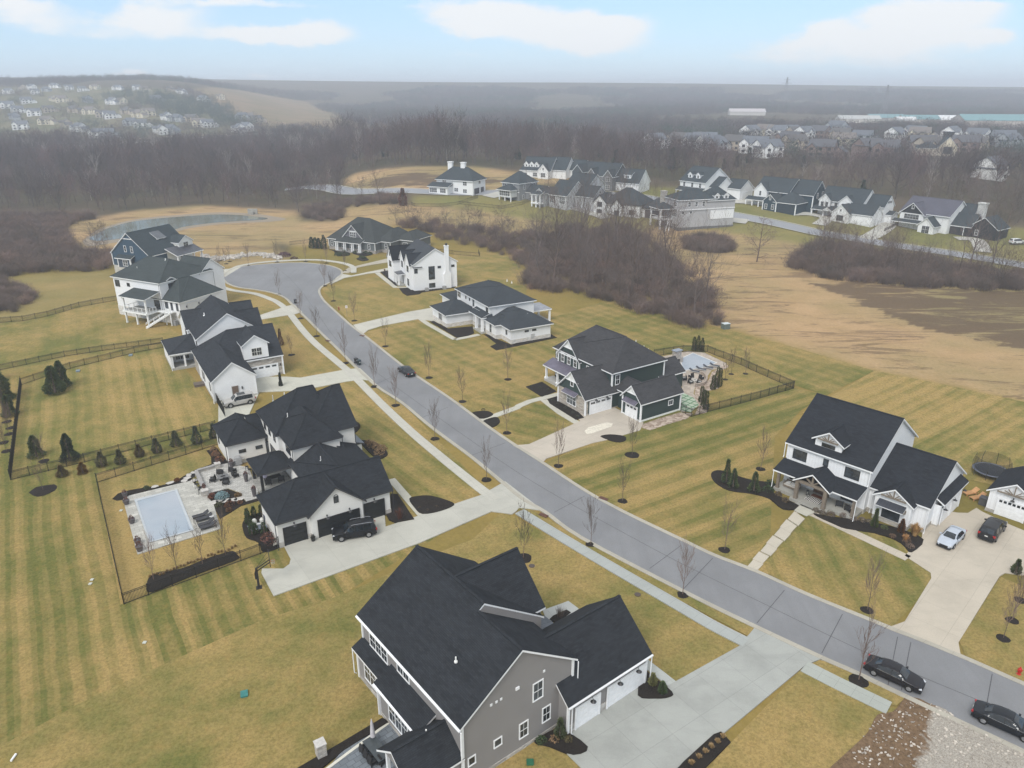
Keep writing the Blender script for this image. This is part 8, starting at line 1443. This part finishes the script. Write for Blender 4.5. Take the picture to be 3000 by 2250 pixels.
def vehicle(kind, name, wl, wr_, col, label, cat, plate=None, roofbar=False, group=None, centre=None, head=None, glassroof=False):
    K = kind; L, W = K['L'], K['W']; hw = W/2
    if centre: c = G(*centre); hd = G(*head); d = hd-c
    else:
        a, b = G(*wl), G(*wr_); d = b-a; c = (a+b)/2
    d.z = 0; d.normalize(); rz = atan2(d.y, d.x)
    if not centre:
        nn = Vector((-d.y, d.x, 0)); cam_side = 1 if nn.y < 0 else -1; c = c - nn*cam_side*(hw-.1); c -= d*L*((K['ax'][0]+K['ax'][1])/2-.5)
    r = empty(name, (c.x, c.y, .125), rz, label, cat, group); P = car_paint(col); body = MB(); X = lambda t: (t-.5)*L; zs = K['zs']; S = []; R0 = K['wr']
    xs = []
    st = K['st']
    def samp(t):
        for i in range(len(st)-1):
            if st[i][0] <= t <= st[i+1][0]:
                f = (t-st[i][0])/(st[i+1][0]-st[i][0]); f = f; A, B = st[i], st[i+1]; lr = lambda j: (A[j] if A[j] is not None else A[3]*.9)*(1-f)+(B[j] if B[j] is not None else B[3]*.9)*f
                return lr(1), lr(2), lr(3)*hw/.92*1.0 if K is SEDAN else lr(3)*hw/.99, lr(4)*hw/.92 if K is SEDAN else lr(4)*hw/.99
        return st[-1][1], st[-1][2], st[-1][3], st[-1][3]*.9
    T_ = sorted(set([s[0] for s in st]+[i/44 for i in range(45)])); ring = []
    for t in T_:
        zb, zr, wb, wt = samp(t); zz = zs+.02*(abs(t-.5) > .46)
        for a in K['ax']:        # wheel arches
            dx = abs(X(t)-X(a))
            if dx < R0*1.16: zz = max(zz, math.sqrt((R0*1.16)**2-dx*dx)+R0-.02)
        zz = min(zz, zb-.08); cabin = zr-zb > .12
        pts = [(wb*.94, zz), (wb, zz+(zb-zz)*.45), (wb*.985, zb-.04), (wb*.955, zb)]
        if cabin: pts += [((wb*.93+wt)/2+.01, (zb+zr)/2), (wt+.02, zr-.07), (wt*.86, zr-.01), (wt*.45, zr+.015), (0, zr+.02)]
        else: pts += [(wb*.90, zb+(zr-zb)*.5), (wb*.8, zr-.01), (wb*.6, zr), (wb*.3, zr+.012), (0, zr+.016)]
        ring.append([Vector((X(t), -p[0], p[1])) for p in pts]+[Vector((X(t), p[0], p[1])) for p in pts[-2::-1]])
    for i in range(len(ring)-1):
        for k in range(len(ring[0])-1): body.face([ring[i][k], ring[i+1][k], ring[i+1][k+1], ring[i][k+1]])
    body.face(ring[0]); body.face(ring[-1][::-1]); bo = body.build('body', P, r, smooth=True)
    under = MB(); under.box(-L*.47, L*.47, -hw*.82, hw*.82, zs-.12, zs+.12); under.build('underbody', BP, r)
    # windows, proud of the body
    def pt(t, k, side, off=.012):
        i = min(range(len(T_)), key=lambda q: abs(T_[q]-t)); n = len(ring[0]); v = ring[i][k if side < 0 else n-1-k]; o = Vector((0, side*off, off*.4)); return v+o
    c0, c1 = K['cab']; tt = [t for t in T_ if c0+.045 < t < c1-.035 and samp(t)[1]-samp(t)[0] > .14]
    for side in (-1, 1):
        cuts = [tt[0], tt[len(tt)//3] if K is SUV else tt[len(tt)//2-2], tt[2*len(tt)//3] if K is SUV else tt[-1], tt[-1]] if K is SUV else [tt[0], tt[len(tt)//2], tt[-1]]
        for j in range(len(cuts)-1):
            seg = [t for t in tt if cuts[j] <= t <= cuts[j+1]]
            if len(seg) < 2: continue
            g = MB()
            for a, b in zip(seg, seg[1:]):
                if a == seg[0] and j: a = a+(b-a)*.0
                lo = [pt(a,3,side), pt(b,3,side), pt(b,4,side), pt(a,4,side)]; g.face(lo if side < 0 else lo[::-1]); hi = [pt(a,4,side), pt(b,4,side), pt(b,5,side), pt(a,5,side)]; g.face(hi if side < 0 else hi[::-1])
            g.build('side_window', CG, r)
        if len(cuts) > 2:
            g = MB()
            for t in cuts[1:-1]: g.bar(pt(t,3,side,.03), pt(t,5,side,.03), .05, .02)
            g.build('pillar', BP, r)
    # windscreen and rear window
    def screen(t0, t1, nm, f):
        g = MB(); n = len(ring[0]); i0 = min(range(len(T_)), key=lambda q: abs(T_[q]-t0)); i1 = min(range(len(T_)), key=lambda q: abs(T_[q]-t1))
        for i in range(min(i0,i1), max(i0,i1)):
            for k in range(6, n-7): q = [ring[i][k], ring[i+1][k], ring[i+1][k+1], ring[i][k+1]]; g.face([p+Vector((f*.012,0,.014)) for p in q])
        return g.build(nm, CG, r)
    if K is SEDAN: screen(.59, .72, 'windscreen', 1); screen(.165, .27, 'rear_window', -1)
    else: screen(.615, .72, 'windscreen', 1); screen(.012, .05, 'rear_window', -1)
    if glassroof: screen(.30, .55, 'sunroof', 0)
    for a in K['ax']:
        for side in (-1, 1):
            y = side*(hw-.13); w = MB(); w.lathe((0,0,0), [(R0*.62,-.11),(R0*.95,-.12),(R0,-.08),(R0,.08),(R0*.95,.12),(R0*.62,.11)], 24); wo = w.build('wheel', RUB, r, (X(a), y, R0)); wo.rotation_euler = (pi/2, 0, 0)
            h = MB(); h.lathe((0,0,0), [(R0*.66,.085),(R0*.6,.095),(R0*.55,.05),(0,.05)], 20)
            for k in range(5): q = 2*pi*k/5; h.obox((cos(q)*R0*.33, sin(q)*R0*.33, .075), (cos(q),sin(q),0), (-sin(q),cos(q),0), (0,0,1), R0*.3, R0*.07, .02)
            h.lathe((0,0,.06), [(R0*.14,0),(R0*.12,.035),(0,.04)], 10); ho = h.build('rim', RIM, wo); ho.scale = (1, 1, 1 if side < 0 else -1)
    i = min(range(len(T_)), key=lambda q: abs(T_[q]-.955))
    for side in (-1, 1):
        wf = samp(.96)[2]; zf = samp(.96)[0]; m = MB(); m.obox((X(.963), side*wf*.80, zf-.07), (1,-side*.55,-.25), (side*.55,1,0), (.2,0,1), .13, .17, .05); m.build('headlight', HL, r)
        wb = samp(.02)[2]; zb = samp(.02)[0]; m = MB(); m.obox((X(.012), side*wb*.84, zb-.12), (1,side*.4,0), (-side*.4,1,0), (0,0,1), .08, .16, .07 if K is SEDAN else .13); m.build('tail_light', TL, r)
        m = MB(); tm = c1-.075; m.obox((X(tm), side*(hw+.09), samp(tm)[0]+.05), (1,0,0), (0,1,0), (0,0,1), .08, .11, .07); m.bar((X(tm), side*hw*.93, samp(tm)[0]), (X(tm), side*(hw+.08), samp(tm)[0]+.03), .04); m.build('mirror', P if K is SEDAN else BP, r)
        m = MB(); seg = [t for t in T_ if c0+.04 < t < c1-.03]
        for a, b in zip(seg, seg[1:]): m.bar(pt(a,3,side,.014), pt(b,3,side,.014), .018, .02)
        m.build('chrome_strip', CHR if K is SEDAN else BP, r)
        for t in (c0+.30, c0+.50): zb = samp(t)[0]; w_ = samp(t)[2]; m = MB(); m.obox((X(t), side*(w_+.015), zb-.13), (1,0,0), (0,1,0), (0,0,1), .1, .02, .018); m.build('door_handle', P, r)
        if roofbar: m = MB(); m.tube([(X(.10), side*.68, 1.84),(X(.14), side*.70, 1.93),(X(.52), side*.70, 1.93),(X(.57), side*.68, 1.86)], .022, 6); m.build('roof_rail', CHR, r)
    zf = samp(.99)[0]; m = MB(); m.obox((X(.998), 0, zf-.08), (1,0,.2), (0,1,0), (-.2,0,1), .03, hw*.5, .09); m.build('grille', BP, r); m = MB(); m.box(X(.95), X(1.0)+.01, -hw*.82, hw*.82, zs-.08, zs+.1); m.build('front_bumper', BP, r); m = MB(); m.box(X(0)-.02, X(.04), -hw*.82, hw*.82, zs-.05, zs+.12); m.build('rear_bumper', BP, r)
    m = MB(); m.box(X(0)-.035, X(0)-.01, -.16, .16, .62 if K is SEDAN else .78, .74 if K is SEDAN else .9); m.build('number_plate', m_paint((.65,.65,.62)), r)
    return r
vehicle(SEDAN, 'saloon_car', None, None, (.02,.022,.026), 'dark grey car driving up the middle of the street, seen from behind', 'car', centre=(1191,1096), head=(1160,1074))
vehicle(SUV, 'large_suv', (733.6,1186), (678,1197), (.40,.39,.37), 'silver SUV parked beside the brown side door of the white farmhouse', 'car', roofbar=True, glassroof=True)
vehicle(SUV, 'large_suv', (1081,1577), (1002,1590), (.010,.011,.014), 'black SUV with silver roof rails before the wide black garage door', 'car', roofbar=True)
vehicle(SEDAN, 'saloon_car', None, None, (.42,.46,.52), 'silver blue saloon car parked on the farmhouse driveway', 'car', centre=(2784,1588), head=(2757,1615))
vehicle(SUV, 'large_suv', None, None, (.018,.018,.02), 'black SUV seen from behind, parked before the small white garage', 'car', centre=(2903,1566), head=(2925,1538))
vehicle(SEDAN, 'saloon_car', (2561,1984), (2655,2027), (.012,.011,.014), 'black saloon parked at the kerb beside a ringed young tree', 'car')
vehicle(SEDAN, 'saloon_car', (2879,2124), (2995,2176), (.010,.012,.016), 'black saloon at the bottom right edge beside the gravel lot', 'car')
r = vehicle(SUV, 'large_suv', None, None, (.75,.76,.76), 'white SUV parked on the drive of the dark teal blue house', 'car', centre=(2305,700), head=(2325,701)); p = T(2318, 624); r.location = (p.x, p.y, p.z+.2); r.rotation_euler.z = radians(5); r.scale = (.95,.95,.95)
r = vehicle(SUV, 'large_suv', None, None, (.7,.72,.73), 'white car half seen among the trees at the right edge', 'car', centre=(2305,700), head=(2325,701)); p = T(2978, 716); r.location = (p.x, p.y, p.z+.2); r.rotation_euler.z = radians(10)
# ================================================================== HAZE
def build_haze():
    mb = MB(); mb.box(-11000, 11000, -600, 11000, -1, 93)
    t = NT('haze_air'); t.N.remove(t.b); out = [n for n in t.N if n.type == 'OUTPUT_MATERIAL'][0]; v = t.N.new('ShaderNodeVolumePrincipled')
    v.inputs['Color'].default_value = (.84, .90, 1, 1); v.inputs['Density'].default_value = HAZE; v.inputs['Anisotropy'].default_value = .1; t.L.new(v.outputs[0], out.inputs['Volume'])
    tag(mb.build('haze', t.m), kind='stuff')
HAZE = .00040
build_haze()
scene.cycles.use_denoising = True
scene.cycles.max_bounces = 6; scene.cycles.diffuse_bounces = 2; scene.cycles.glossy_bounces = 2; scene.cycles.transmission_bounces = 2; scene.cycles.volume_bounces = 1; scene.cycles.transparent_max_bounces = 8
scene.cycles.use_adaptive_sampling = True; scene.cycles.adaptive_threshold = .015
